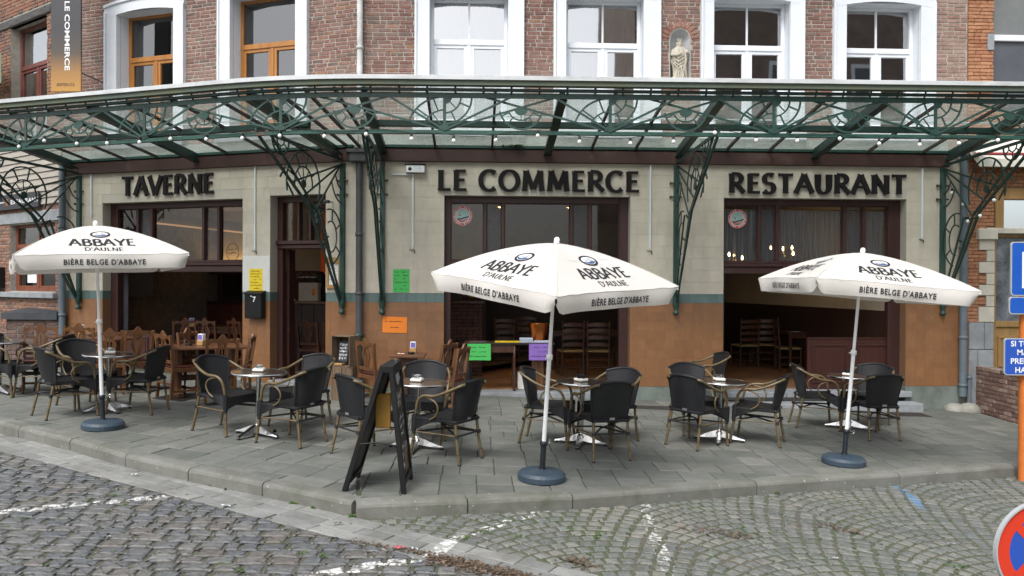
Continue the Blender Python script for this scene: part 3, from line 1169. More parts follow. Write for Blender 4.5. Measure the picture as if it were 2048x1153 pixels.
RAMP_NR = [(0, (.37, .16, .085)), (.4, (.45, .215, .115)), (.75, (.50, .25, .135)), (1, (.38, .15, .08))]
GREYD = ((.27, .225, .19), 1.5, .5, .75)
def bricks(name, ramp, dirt=GREYD):
 return (mat(name, (1, 1, 1), rough=.92, c2=(.62, .62, .62), scale=18, bump=.004, bscale=60, ramp=ramp, src='obj', dirt=dirt, coords='World'),
   mat(name + '_mass', (1, 1, 1), rough=.92, c2=(.62, .62, .62), scale=18, bump=.004, bscale=60, ramp=ramp, src='isl', dirt=dirt, coords='World'))
br_main = bricks('red_brick', RAMP_B, ((.24, .18, .15), 1.5, .5, .78))
br_right = bricks('pale_brick', RAMP_BW, ((.33, .25, .20), 1.2, .45, .75))
br_nl = bricks('orange_brick', RAMP_NL, ((.22, .17, .13), 1.4, .52, .8))
br_nr = bricks('bright_orange_brick', RAMP_NR, ((.40, .22, .12), 2.5, .55, .85))
br_box = bricks('dark_brick', [(0, (.10, .06, .05)), (.4, (.17, .10, .085)), (.75, (.22, .12, .095)), (1, (.12, .10, .09))], ((.16, .14, .12), 2.5, .5, .8))
br_ramp = bricks('brown_rustic_brick', [(0, (.19, .11, .09)), (.4, (.27, .165, .13)), (.75, (.36, .24, .19)), (1, (.45, .34, .28))], ((.20, .16, .13), 3, .5, .8))
mortar = mat('mortar', (.38, .35, .305), rough=.95, c2=(.28, .26, .225), scale=8, bump=.004, bscale=70, coords='World')
mortar_d = mat('mortar_dark', (.20, .18, .155), rough=.95, c2=(.13, .12, .105), scale=8, bump=.004, bscale=70, coords='World')
CREAMD = ((.40, .365, .295), 1.1, .46, .78, (1.6, 1, .28))
cream = mat('cream_tile_paint', (.58, .53, .435), rough=.55, c2=(.52, .475, .39), scale=5, bump=.0012, bscale=25, rnd=.045, dirt=CREAMD, coords='World')
cream_a = mat('cream_wall', (.50, .465, .39), rough=.62, c2=(.47, .45, .385), scale=5, bump=.0012, bscale=25, dirt=CREAMD, coords='World')
ochre_o = mat('ochre_tile', (.265, .128, .056), rough=.38, c2=(.225, .106, .047), scale=7, bump=.001, bscale=30, rnd=.08, dirt=((.17, .095, .055), 1.2, .47, .76, (1.5, 1, .4)), coords='World', spots=((.42, .36, .28), 3.0, .035))
ochre_a = mat('ochre_tile_mass', (.265, .128, .056), rough=.38, c2=(.225, .106, .047), scale=7, bump=.001, bscale=30, rnd=.08, src='isl', dirt=((.17, .095, .055), 1.2, .47, .76, (1.5, 1, .4)), coords='World', spots=((.42, .36, .28), 3.0, .035))
grout_o = mat('ochre_grout', (.19, .095, .046), rough=.8, c2=(.2, .11, .05), scale=9, coords='World')
grout_c = mat('cream_grout', (.36, .34, .29), rough=.8, c2=(.30, .285, .25), scale=9, coords='World')
teal_o = mat('teal_tile', (.115, .175, .165), rough=.4, c2=(.095, .15, .142), scale=7, bump=.001, bscale=30, rnd=.07, coords='World')
teal_g = mat('teal_grout', (.09, .135, .13), rough=.6)
plinth_m = mat('grey_green_plinth', (.17, .20, .18), rough=.6, c2=(.13, .155, .14), scale=4, bump=.002, bscale=30, rnd=.06, dirt=((.10, .10, .08), 2, .5, .75), coords='World')
flash_m = mat('lead_flashing', (.20, .22, .20), rough=.8, c2=(.28, .30, .27), scale=4, bump=.002, bscale=20, rnd=.1, dirt=((.12, .15, .11), 2.2, .5, .75, (1, 1, 3)), coords='World')
bluestone = mat('bluestone', (.29, .31, .33), rough=.75, c2=(.22, .235, .25), scale=6, bump=.003, bscale=50, rnd=.10, dirt=((.17, .17, .16), 2.5, .5, .78), coords='World')
white_stone = mat('white_painted_stone', (.66, .69, .73), rough=.65, c2=(.61, .645, .685), scale=5, bump=.002, bscale=20, dirt=((.52, .53, .52), 2.4, .62, .85), coords='World')
white_pvc = mat('white_window_frame', (.70, .73, .77), rough=.35, c2=(.67, .70, .74), scale=3)
maroon = mat('maroon_painted_wood', (.052, .019, .016), rough=.45, c2=(.038, .015, .013), scale=6, bump=.0012, bscale=22, stretch=(1, 1, .3), dirt=((.10, .06, .05), 2.5, .58, .85), coords='World')
maroon_l = mat('maroon_fascia', (.055, .021, .016), rough=.55, c2=(.036, .015, .012), scale=4, bump=.0015, bscale=18, stretch=(.4, 1, 1), dirt=((.13, .085, .07), 1.6, .55, .85), coords='World')
oakframe = mat('varnished_oak_frame', (.40, .175, .04), rough=.4, c2=(.30, .12, .028), scale=8, bump=.001, bscale=30, stretch=(1, 1, .15), coords='World')
red_frame = mat('red_brown_frame', (.16, .04, .03), rough=.45, c2=(.11, .03, .024), scale=6, coords='World')
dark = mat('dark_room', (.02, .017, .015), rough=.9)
zincpipe = mat('grey_drainpipe', (.075, .075, .085), rough=.5, c2=(.055, .055, .06), scale=5, dirt=((.12, .12, .12), 3, .6, .85), coords='World')
bluepipe = mat('blue_grey_pipe', (.13, .165, .19), rough=.55, c2=(.10, .13, .155), scale=4, dirt=((.17, .18, .18), 3, .6, .85), coords='World')
green_paint = mat('green_painted_iron', (.022, .066, .052), rough=.45, c2=(.014, .046, .038), scale=5, bump=.001, bscale=50, dirt=((.055, .075, .045), 3.2, .56, .80), coords='World')
green_rust = mat('green_iron_rust', (.020, .082, .060), rough=.5, c2=(.013, .056, .043), scale=5, bump=.001, bscale=50, dirt=((.15, .055, .035), 1.7, .60, .66), coords='World')
green_dark = mat('dark_green_iron', (.014, .034, .028), rough=.45, c2=(.02, .05, .04), scale=6, bump=.001, bscale=50, dirt=((.06, .065, .055), 4, .6, .85), coords='World')
paper_w = mat('white_paper', (.75, .76, .76), rough=.7)
black_m = mat('black_enamel', (.007, .007, .008), rough=.45, c2=(.012, .012, .013), scale=4, spec=.3)
ink = mat('black_ink', (.03, .03, .03), rough=.8)
steel = mat('polished_steel', (.62, .62, .62), rough=.22, metal=1.0, c2=(.5, .5, .5), scale=20)
curtain_m = mat('net_curtain', (.40, .42, .45), rough=.9, c2=(.28, .30, .33), scale=8, stretch=(8, 8, .3), trans=.35, coords='World')
pane_up = glass('upper_window_glass', (.80, .86, .88), refl=.45, wob=.0005)
pane_dk = glass('dark_window_glass', (.62, .66, .68), refl=.16, wob=.0012)
pane_low = glass('shop_window_glass', (.86, .88, .88), refl=.045, wob=.0008)
pane_frost = glass('ribbed_window_glass', (.55, .56, .58), refl=.05, dirt=.30, dirtcol=(.26, .26, .29), rough=.25, dscale=60)
# the restaurant
bld = place('restaurant_building', 'two-storey corner restaurant in red brick over cream and ochre tiles with white window surrounds', 'building', RW.P(0, .5, 0))
ZT = 3.18                       # head of the ground-floor openings
ZG1, ZG0 = 1.635, 1.49          # teal band
ZP = .155                       # plinth top
ZF0, ZF1 = 3.70, 3.915          # fascia board
ZTOP = 8.6
O1 = (A(RW, 888), A(RW, 1260), -.3, ZT)
O2 = (A(RW, 1447), A(RW, 1812), -.3, ZT)
L1 = (A(LW, 205), A(LW, 485), -.3, ZT)
L2 = (A(LW, 540), A(LW, 651), -.3, ZT + .03)
def facade(fr, a0, a1, holes, seeds):
 mb = MB()
 wall_grid(mb, fr, a0, a1, ZG1, ZF1, holes, .004)
 for h in holes:
  reveal(mb, fr, (h[0], h[1], ZG1, h[3]), .004, .30, 0, False)
 mb.build('wall', cream_a, bld)
 mb = MB(); wall_grid(mb, fr, a0, a1, ZP, ZG0, holes, .003)
 for h in holes:
  mb.quad(fr.P(h[0], .003, ZP), fr.P(h[0], .30, ZP), fr.P(h[0], .30, ZG0), fr.P(h[0], .003, ZG0))
  mb.quad(fr.P(h[1], .003, ZP), fr.P(h[1], .30, ZP), fr.P(h[1], .30, ZG0), fr.P(h[1], .003, ZG0))
 mb.build('wall', grout_o, bld)
 mb = MB(); wall_grid(mb, fr, a0, a1, ZG0, ZG1, holes, .0125)
 for h in holes:
  for a in h[:2]:
   mb.quad(fr.P(a, .0125, ZG0), fr.P(a, .30, ZG0), fr.P(a, .30, ZG1), fr.P(a, .0125, ZG1))
 mb.build('wall', teal_g, bld)
 mb = MB(); wall_grid(mb, fr, a0, a1, -.8, ZP, holes, .004)
 for h in holes:
  for a in h[:2]:
   mb.quad(fr.P(a, .004, -.8), fr.P(a, .30, -.8), fr.P(a, .30, ZP), fr.P(a, .004, ZP))
 mb.build('plinth', plinth_m, bld)
 n = courses(fr, bld, 'tile', 'tiles', (cream, cream), (a0, a1, ZG1, ZF0 + .01), [(h[0], h[1], -1, h[3]) for h in holes], .1886, (.46, .46, .46, .40), .0045, .02, .0, 400, seeds, jit=.0009)
 courses(fr, bld, 'teal_tile', 'tiles', (teal_o, teal_o), (a0, a1, ZG0, ZG1), [(h[0], h[1], -1, h[3]) for h in holes], .145, (.15,), .003, .02, .0, 400, seeds + 1, bond=0, jit=.0006)
 courses(fr, bld, 'ochre_tile', 'ochre_tiles', (ochre_o, ochre_a), (a0, a1, ZP, ZG0), [(h[0], h[1], -1, h[3]) for h in holes], (ZG0 - ZP) / 9, (.152,), .0028, .02, .0, 150, seeds + 2, bond=0, jit=.0007, bev=.002)
facade(RW, 0.0, REND, [O1, O2], 40)
facade(LW, LEND, 0.0, [L1, L2], 60)
ZB = ZF1
def up_hole(fr, px0, px1, ztop, zbot=4.02):
 return (A(fr, px0), A(fr, px1), zbot, ztop)
WR = [(A(RW, 858), A(RW, 1014)), (A(RW, 1130), A(RW, 1284)), (A(RW, 1424), A(RW, 1576)), (A(RW, 1688), A(RW, 1836))]
SR = [(A(RW, 828), A(RW, 1046)), (A(RW, 1105), A(RW, 1318)), (A(RW, 1398), A(RW, 1604)), (A(RW, 1662), A(RW, 1865))]
WL = [(A(LW, 236), A(LW, 349)), (A(LW, 462), A(LW, 592))]
SL = [(A(LW, 213), A(LW, 371)), (A(LW, 438), A(LW, 617))]
ZWB = 4.24
ZWL = [on(LW, 300, 32, .24)[1] + .05, on(LW, 535, -2, .24)[1] + .05]
def up_holes(S, tops):
 return [(s[0], s[1], ZWB - .12, t + .07) for s, t in zip(S, tops)]
tops_r = [on(RW, x, y, .2)[1] + .05 for x, y in ((940, 0), (1210, 4), (1500, 9), (1760, 17))]
hr = up_holes(SR, tops_r)
hl = up_holes(SL, ZWL)
NICHE = (A(RW, 1338), A(RW, 1377), on(RW, 1357, 161)[1], on(RW, 1357, 58)[1])
def brick_wall(fr, a0, a1, holes, seed, mats_, keep, zsplit=6.75, mort=mortar):
 mb = MB()
 wall_grid(mb, fr, a0, a1, ZB, ZTOP, holes, .0065)
 mb.build('wall', mort, bld)
 courses(fr, bld, 'brick', 'bricks', mats_, (a0, a1, ZB, ZTOP), holes, .0625, (.205, .205, .20, .10, .215), .013, .05, .0, keep, seed, vis=lambda x, y: y < 172, jit=.005)
nhole = (NICHE[0] - .015, NICHE[1] + .015, NICHE[2] - .06, NICHE[3] + .10)
brick_wall(RW, 0.0, A(RW, 1868), hr + [nhole], 71, br_main, 170)
brick_wall(RW, A(RW, 1868), REND, hr, 73, br_right, 30)
brick_wall(LW, LEND, 0.0, hl, 72, br_main, 100)
mb = MB()
p = [LW.P(LEND, -.25, ZTOP), RW.P(0, -.25, ZTOP), RW.P(REND, -.25, ZTOP), RW.P(REND, 9, ZTOP + 3.4), LW.P(LEND, 9, ZTOP + 3.4)]
mb.add(p, [(0, 1, 4), (1, 2, 3), (1, 3, 4)])
q = [v + Vector((0, 0, -.12)) for v in p]
mb.add(q, [(0, 1, 4), (1, 2, 3), (1, 3, 4)])
mb.quad(p[0], p[1], q[1], q[0]); mb.quad(p[1], p[2], q[2], q[1])
mb.build('roof', mat('slate_roof', (.06, .065, .075), rough=.7, c2=(.04, .043, .05), scale=9), bld)
mb = MB()
for fr, a in ((LW, LEND), (RW, REND)):
 mb.quad(fr.P(a, .012, -.8), fr.P(a, 9, -.8), fr.P(a, 9, ZTOP + 3.3), fr.P(a, .012, ZTOP))
mb.quad(LW.P(LEND, 9, -.8), RW.P(REND, 9, -.8), RW.P(REND, 9, ZTOP + 3.3), LW.P(LEND, 9, ZTOP + 3.3))
mb.build('side_wall', mortar_d, bld)
def surround(fr, s, w, ztop, seg, arch=.10):
 """white moulded surround with segmental head, deep splayed reveal"""
 a0, a1 = s; b0, b1 = w
 mb = MB()
 cx = (a0 + a1) / 2
 def head(a, zt, half):
  t = (a - cx) / half
  return zt - arch * t * t
 for (x0, x1, side) in ((a0, b0, -1), (b1, a1, 1)):
  mb.bbox(x0, x1, -.05, .05, ZWB - .12, ztop - .02, .006, T=lambda x, y, z: fr.P(x, y, z))
  xo = x0 if side < 0 else x1 - .035
  mb.bbox(xo, xo + .035, -.075, -.045, ZWB - .12, ztop - .02, .004, T=lambda x, y, z: fr.P(x, y, z))
 n = 10
 half = (a1 - a0) / 2
 for dq, zq, th in ((-.052, .20, 0), (-.078, .20, .05)):
  for i in range(n):
   x0 = a0 + (a1 - a0) * i / n; x1 = a0 + (a1 - a0) * (i + 1) / n
   zl0 = (head(x0, ztop, half) - .03) if th == 0 else head(x0, ztop + zq - th, half)
   zl1 = (head(x1, ztop, half) - .03) if th == 0 else head(x1, ztop + zq - th, half)
   zu0, zu1 = head(x0, ztop + zq, half), head(x1, ztop + zq, half)
   mb.hexa([fr.P(x0, dq, zl0), fr.P(x1, dq, zl1), fr.P(x1, .05, zl1), fr.P(x0, .05, zl0), fr.P(x0, dq, zu0), fr.P(x1, dq, zu1), fr.P(x1, .05, zu1), fr.P(x0, .05, zu0)])
 mb.build('surround', white_stone, bld)
 mb = MB()
 mb.quad(fr.P(b0, .05, ZWB), fr.P(b0, .30, ZWB), fr.P(b0, .30, ztop), fr.P(b0, .05, ztop))
 mb.quad(fr.P(b1, .05, ZWB), fr.P(b1, .30, ZWB), fr.P(b1, .30, ztop), fr.P(b1, .05, ztop))
 mb.quad(fr.P(b0, -.03, ztop - .05), fr.P(b1, -.03, ztop - .05), fr.P(b1, .30, ztop - .05), fr.P(b0, .30, ztop - .05))
 mb.build('reveal', white_stone, bld)
 mb = MB()
 mb.bbox(a0 - .02, a1 + .02, -.12, .32, ZWB - .14, ZWB, .01, T=lambda x, y, z: fr.P(x, y, z))
 mb.build('window_sill', bluestone if fr is LW else white_stone, bld)
def casement(fr, b0, b1, z0, z1, m, bar_z, mull=None, upmull=True, d=.20, fw=.055, glassm=None, label=None, parent=None, name='window', room=True, curtain=None, lowpanes=2, sashw=.05):
 """window part with frame, transom bar, two casements and panes"""
 parent = parent or bld
 T = lambda x, y, z: fr.P(x, y, z)
 mid = mull if mull is not None else (b0 + b1) / 2
 fr_ = MB()
 fr_.bbox(b0, b0 + fw, d, d + .07, z0, z1, .006, T=T)
 fr_.bbox(b1 - fw, b1, d, d + .07, z0, z1, .006, T=T)
 fr_.bbox(b0 + fw, b1 - fw, d + .001, d + .069, z1 - fw, z1, .006, T=T)
 fr_.bbox(b0 + fw, b1 - fw, d + .001, d + .069, z0, z0 + fw, .006, T=T)
 fr_.bbox(b0 + fw, b1 - fw, d - .012, d + .069, bar_z - .045, bar_z + .045, .008, T=T)
 w = fr_.build(name, m, parent)
 if label: w['label'] = label
 s = MB()
 if upmull:
  s.bbox(mid - .014, mid + .014, d + .012, d + .055, bar_z + .045, z1 - fw, .004, T=T)
 s.bbox(mid - .032, mid + .032, d - .006, d + .066, z0 + fw, bar_z - .045, .006, T=T)
 for x0, x1 in ((b0 + fw, mid - .032), (mid + .032, b1 - fw)):
  s.bbox(x0, x0 + sashw, d + .006, d + .06, z0 + fw, bar_z - .045, .004, T=T)
  s.bbox(x1 - sashw, x1, d + .006, d + .06, z0 + fw, bar_z - .045, .004, T=T)
  s.bbox(x0 + sashw, x1 - sashw, d + .007, d + .059, bar_z - .045 - sashw, bar_z - .045, .004, T=T)
  s.bbox(x0 + sashw, x1 - sashw, d + .007, d + .059, z0 + fw, z0 + fw + sashw, .004, T=T)
 s.build('sash', m, w)
 panes = []
 if upmull:
  panes += [(b0 + fw, mid - .014, bar_z + .045, z1 - fw), (mid + .014, b1 - fw, bar_z + .045, z1 - fw)]
 else:
  panes += [(b0 + fw, b1 - fw, bar_z + .045, z1 - fw)]
 panes += [(b0 + fw + sashw, mid - .032 - sashw, z0 + fw + sashw, bar_z - .045 - sashw), (mid + .032 + sashw, b1 - fw - sashw, z0 + fw + sashw, bar_z - .045 - sashw)]
 for i, (x0, x1, za, zb) in enumerate(panes):
  MB().quad(T(x0 - .004, d + .03 + .002 * i, za - .004), T(x1 + .004, d + .03, za - .004), T(x1 + .004, d + .034, zb + .004), T(x0 - .004, d + .034 + .002 * i, zb + .004)).build('pane', glassm or pane_up, w)
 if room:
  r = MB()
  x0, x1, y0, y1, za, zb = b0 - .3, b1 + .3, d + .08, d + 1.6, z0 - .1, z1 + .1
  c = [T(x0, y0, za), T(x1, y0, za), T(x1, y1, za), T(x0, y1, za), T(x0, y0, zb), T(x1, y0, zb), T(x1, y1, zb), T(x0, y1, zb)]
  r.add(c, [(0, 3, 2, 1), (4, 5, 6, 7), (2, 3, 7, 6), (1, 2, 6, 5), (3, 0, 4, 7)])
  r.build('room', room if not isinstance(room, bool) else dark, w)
 if curtain:
  for (c0, c1) in curtain:
   cb = MB()
   n = 60
   xs = [b0 + (b1 - b0) * (c0 + (c1 - c0) * i / n) for i in range(n + 1)]
   dep = [d + .16 + .022 * math.sin(i * 1.25) + .01 * math.sin(i * .47) for i in range(n + 1)]
   v = []
   for x, y in zip(xs, dep):
    v += [T(x, y, z0 + .02), T(x, y, z1 - .02)]
   cb.add(v, [(2 * i, 2 * i + 2, 2 * i + 3, 2 * i + 1) for i in range(n)], 0, True)
   cb.build('curtain', curtain_m, w)
 return w
bars_r = [on(RW, 940, 78)[1], on(RW, 1210, 85)[1], on(RW, 1500, 90)[1], on(RW, 1760, 96)[1]]
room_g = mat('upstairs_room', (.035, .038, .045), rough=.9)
for i, (s, w, t, bz) in enumerate(zip(SR, WR, tops_r, bars_r)):
 surround(RW, s, w, t, 0)
 casement(RW, w[0], w[1], ZWB, t - .04, white_pvc, bz, glassm=pane_up, room=room_g, curtain=[[(.02, .98)], [(.02, .45)], None, None][i], label=None)
bars_l = [on(LW, 300, 109)[1], on(LW, 528, 82)[1]]
for i, (s, w, t, bz) in enumerate(zip(SL, WL, ZWL, bars_l)):
 surround(LW, s, w, t, 0)
 casement(LW, w[0], w[1], ZWB, t - .04, oakframe, bz, upmull=False, glassm=pane_dk, d=.24, room=mat('upstairs_room_grey', (.09, .10, .11), rough=.9), curtain=None)
mb = MB()
n0, n1, nz0, nz1 = NICHE
cx = (n0 + n1) / 2
rad = (n1 - n0) / 2
zs = nz1 - rad
outl = [(n0, nz0), (n0, zs)] + [(cx - rad * math.cos(R_(q)), zs + rad * math.sin(R_(q))) for q in range(15, 180, 15)] + [(n1, zs), (n1, nz0)]
dep = .20
m_ = len(outl)
rings = []
for k in range(7):
 t = k / 6
 d_ = .0 + dep * math.sin(t * PI / 2)
 sc = math.cos(t * PI / 2)
 rings.append([RW.P(cx + (x - cx) * max(sc, .02), d_, (nz0 + (z - nz0) * (1 if z < zs else 1 - (1 - (zs + (z - zs) * sc - nz0) / max(1e-6, z - nz0))))) for x, z in outl])
v = [p for r in rings for p in r]
f = []
for k in range(6):
 for i in range(m_ - 1):
  f.append((k * m_ + i, k * m_ + i + 1, (k + 1) * m_ + i + 1, (k + 1) * m_ + i))
mb.add(v, f, 0, True)
mb.build('niche', mat('niche_plaster', (.55, .56, .57), rough=.8, c2=(.46, .47, .48), scale=5), bld)
mb = MB()
H0, H1, HZ0, HZ1 = nhole
pts_in = outl
def outer(x, z):
 if z <= zs: return (H0 if x < cx else H1, z)
 dx, dz = x - cx, z - zs
 k = 1e9
 if abs(dx) > 1e-6: k = min(k, (H1 - cx) / abs(dx))
 if dz > 1e-6: k = min(k, (HZ1 - zs) / dz)
 return (cx + dx * k, zs + dz * k)
for i in range(m_ - 1):
 (x0, z0_), (x1, z1_) = outl[i], outl[i + 1]
 o0, o1 = outer(x0, z0_), outer(x1, z1_)
 mb.quad(RW.P(x0, 0, z0_), RW.P(x1, 0, z1_), RW.P(o1[0], .001, o1[1]), RW.P(o0[0], .001, o0[1]))
for c0, c1 in ((H0, outl[2][0]),):
 pass
mb.quad(RW.P(H0, .003, HZ0), RW.P(H1, .003, HZ0), RW.P(H1, .003, nz0), RW.P(H0, .003, nz0))
mb.build('niche_rim', mortar, bld)
vr = random.Random(3)
vm = bricks('arch_brick', [(0, (.28, .13, .095)), (.5, (.33, .16, .115)), (1, (.25, .11, .085))])[0]
for i in range(11):
 a = R_(8 + i * 16.4)
 u = UB[i % 5].mesh('brick', vm)
 r1 = rad + .085
 m = RW.mat(cx - r1 * math.cos(a), -.006 + .02, zs + r1 * math.sin(a)) @ Matrix.Rotation(-(a - PI) if False else (a - PI / 2), 4, 'Y') @ Matrix.Diagonal((.052, .05, .13, 1))
 link('brick', u, bld, m)
mb = MB()
mb.bbox(n0 - .045, n1 + .045, -.10, .12, nz0 - .05, nz0 - .005, .006, T=lambda x, y, z: RW.P(x, y, z))
mb.build('niche_shelf', white_stone, bld)
for fr, a0, a1 in ((RW, .02, A(RW, 1893)), (LW, LEND, -.02)):
 n_ = max(1, int((a1 - a0) / 1.1))
 for i in range(n_):
  mb = MB(); mb.bbox(a0 + (a1 - a0) * i / n_ + .002, a0 + (a1 - a0) * (i + 1) / n_ - .002, -.022, -.004, ZF1 - .005, 4.115, .003, T=lambda x, y, z: fr.P(x, y, z))
  mb.build('flashing', flash_m, bld)
for fr, a0, a1 in ((RW, 0.0, A(RW, 1893)), (LW, LEND, 0.0)):
 mb = MB()
 mb.bbox(a0 + (.0 if fr is LW else .0), a1, -.07, .006, ZF0, ZF1 - .02, .006, T=lambda x, y, z: fr.P(x, y, z))
 mb.build('fascia', maroon_l, bld)
# shopfront joinery
def transom_window(fr, h, ztop, zglass0, jambs, mulls, d=.18, zbar=1.965, name='transom_window', panes_frost=(1, 3), low_jambs=True, jz=.0):
 T = lambda x, y, z: fr.P(x, y, z)
 a0, a1 = h[0], h[1]
 w = MB()
 w.bbox(a0, a0 + jambs[0], d, d + .12, jz, ztop, .006, T=T)
 w.bbox(a1 - jambs[1], a1, d, d + .12, jz, ztop, .006, T=T)
 w.bbox(a0 + jambs[0], a1 - jambs[1], d + .001, d + .119, ztop - .10, ztop, .006, T=T)
 w.bbox(a0 + jambs[0], a1 - jambs[1], d + .001, d + .119, zglass0 - .035, zglass0, .006, T=T)
 o = w.build(name, maroon, bld)
 b = MB()
 b.bbox(a0 + .001, a1 - .001, d - .05, d + .10, zglass0 - .09, zglass0 - .036, .012, T=T)
 b.bbox(a0 + .001, a1 - .001, d - .02, d + .09, zbar, zglass0 - .091, .010, T=T)
 b.build('transom_bar', maroon, o)
 xs = [a0 + jambs[0]] + mulls + [a1 - jambs[1]]
 for x in mulls:
  m = MB(); m.bbox(x - .027, x + .027, d + .004, d + .112, zglass0, ztop - .10, .006, T=T)
  m.build('mullion', maroon, o)
 for i in range(len(xs) - 1):
  x0, x1 = xs[i] + (.027 if i else 0), xs[i + 1] - (.027 if i < len(xs) - 2 else 0)
  MB().quad(T(x0 - .003, d + .06, zglass0 - .003), T(x1 + .003, d + .06, zglass0 - .003), T(x1 + .003, d + .062, ztop - .097), T(x0 - .003, d + .062, ztop - .097)).build('pane', pane_frost if i in panes_frost else pane_low, o)
  bd = MB()
  for (p0, p1, q0, q1) in ((x0, x0 + .012, zglass0, ztop - .10), (x1 - .012, x1, zglass0, ztop - .10), (x0 + .012, x1 - .012, zglass0, zglass0 + .012), (x0 + .012, x1 - .012, ztop - .112, ztop - .10)):
   bd.box(p0, p1, d + .035, d + .058, q0, q1, T=T)
  bd.build('bead', maroon, o)
 return o
def px_a(fr, px, d, py=460): return on(fr, px, py, d)[0]
D = .18
tw1 = transom_window(RW, O1, ZT, 2.165, (.10, .14), [px_a(RW, x, D) for x in (970, 1006, 1143, 1180)], D)
tw2 = transom_window(RW, O2, ZT, 2.165, (.07, .20), [px_a(RW, x, D) for x in (1519, 1555, 1690, 1729)], D)
tw3 = transom_window(LW, L1, ZT, 2.165, (.16, .02), [px_a(LW, x, D) for x in (274, 302, 405.5, 436)], D)
T = lambda x, y, z: LW.P(x, y, z)
w = MB()
dx0, dx1 = L2[0], L2[1]
w.bbox(dx0, dx0 + .10, .2, .32, .1, L2[3], .006, T=T); w.bbox(dx1 - .06, dx1, .2, .32, .1, L2[3], .006, T=T)
w.bbox(dx0 + .10, dx1 - .06, .201, .319, L2[3] - .10, L2[3], .006, T=T)
dz = on(LW, 600, 486, .2)[1]
door = w.build('door_frame', maroon, bld)
b = MB()
b.bbox(dx0 + .001, dx1 - .001, .14, .33, dz - .03, dz + .035, .012, T=T)
b.bbox(dx0 + .02, dx1 - .02, .17, .33, dz - .10, dz - .031, .012, T=T)
b.build('transom_bar', maroon, door)
ms = [dx0 + .10] + [px_a(LW, x, .2) for x in (596, 619)] + [dx1 - .06]
for x in ms[1:-1]:
 m = MB(); m.bbox(x - .02, x + .02, .203, .315, dz + .036, L2[3] - .10, .006, T=T); m.build('mullion', maroon, door)
for i in range(3):
 MB().quad(T(ms[i], .26, dz + .03), T(ms[i + 1], .26, dz + .03), T(ms[i + 1], .262, L2[3] - .09), T(ms[i], .262, L2[3] - .09)).build('pane', pane_low, door)
m = MB(); m.bbox(dx0 + .09, dx0 + .14, .33, .52, .2, dz - .1, .006, T=T); m.build('door_leaf', maroon, door)
def low_panel(fr, a0, a1, z0, z1, d, name, n=2, mt=maroon):
 T = lambda x, y, z: fr.P(x, y, z)
 m = MB(); m.bbox(a0, a1, d, d + .05, z0, z1, .006, T=T)
 m.bbox(a0 - .004, a1 + .004, d - .012, d + .062, z1, z1 + .022, .005, T=T)
 o = m.build(name, mt, bld)
 W = (a1 - a0) / n
 for i in range(n):
  x0, x1 = a0 + W * i + .07, a0 + W * (i + 1) - .07
  q = MB()
  for (p0, p1, r0_, r1_) in ((x0, x0 + .025, z0 + .09, z1 - .09), (x1 - .025, x1, z0 + .09, z1 - .09), (x0 + .025, x1 - .025, z0 + .09, z0 + .115), (x0 + .025, x1 - .025, z1 - .115, z1 - .09)):
   q.bbox(p0, p1, d - .018, d + .002, r0_, r1_, .006, T=T)
  q.bbox(x0 + .06, x1 - .06, d - .010, d + .002, z0 + .15, z1 - .15, .008, T=T)
  q.build('panel_moulding', mt, o)
 return o
maroon_p = mat('maroon_panel', (.062, .020, .015), rough=.36, c2=(.045, .015, .012), scale=5, bump=.0015, bscale=20, stretch=(3, 3, .3), coords='World')
low_panel(RW, px_a(RW, 1615, .24, 700), px_a(RW, 1791, .24, 700), .085, .90, .24, 'low_panel', mt=maroon_p)
low_panel(LW, px_a(LW, 236, .24, 700), px_a(LW, 303, .24, 700), .20, on(LW, 270, 664, .24)[1], .24, 'low_panel', 1, maroon_p)
ZFL = .07
def slab_step(fr, a0, a1, d0, d1, z0, z1, name='step', nj=1, m=bluestone):
 L = (a1 - a0) / nj
 for i in range(nj):
  q = MB(); q.bbox(a0 + L * i + .002, a0 + L * (i + 1) - .002, d0, d1, z0, z1, .010, T=lambda x, y, z: fr.P(x, y, z))
  q.build(name, m, bld)
slab_step(RW, O1[0] - .02, O1[1] + .0, -.06, .34, -.3, ZFL, nj=2)
slab_step(RW, O2[0] - .01, A(RW, 1822), -.07, .34, -.02, ZFL + .005, nj=3)
slab_step(RW, O2[0] - .10, A(RW, 1846, -.35, 820), -.38, -.072, -.5, -.075, nj=3)
slab_step(LW, L1[0], L1[1], -.02, .3, -.3, .205, nj=2)
slab_step(LW, L2[0] - .02, L2[1] + .02, -.04, .34, -.3, .20, nj=1)
# raised sign letters over each opening
letter_m = mat('black_sign_letters', (.010, .008, .009), rough=.6, c2=(.014, .012, .012), scale=3, spec=.2)
def wall_sign(fr, text, px0, px1, pyb, pyt, label, out=.032):
 a0, zb = on(fr, px0, pyb[0]); a1, zb1 = on(fr, px1, pyb[1])
 z_t = on(fr, (px0 + px1) / 2, pyt)[1]
 zb = (zb + zb1) / 2
 hh = z_t - zb
 strips, wd = flared(text, 1.0, .235, .125, .30, .14, 1.0)
 sx = (a1 - a0) / wd
 root = place('wall_sign', label, 'sign', fr.P((a0 + a1) / 2, -.02, zb))
 x = 0
 for ch in text:
  s1, w1 = flared(ch, 1.0, .25, .125, .32, 0, 1.0)
  if s1:
   mb = MB()
   strips_solid(mb, s1, lambda X, Y, dd, x=x: fr.P(a0 + (x + X) * sx, -.012 - dd, zb + Y * hh), out)
   mb.build('letter', letter_m, root)
  x += SERIF[ch][0] + .14
 return root
wall_sign(LW, 'TAVERNE', 247, 429, (392, 387), 352, 'black raised capitals spelling TAVERNE on the cream wall')
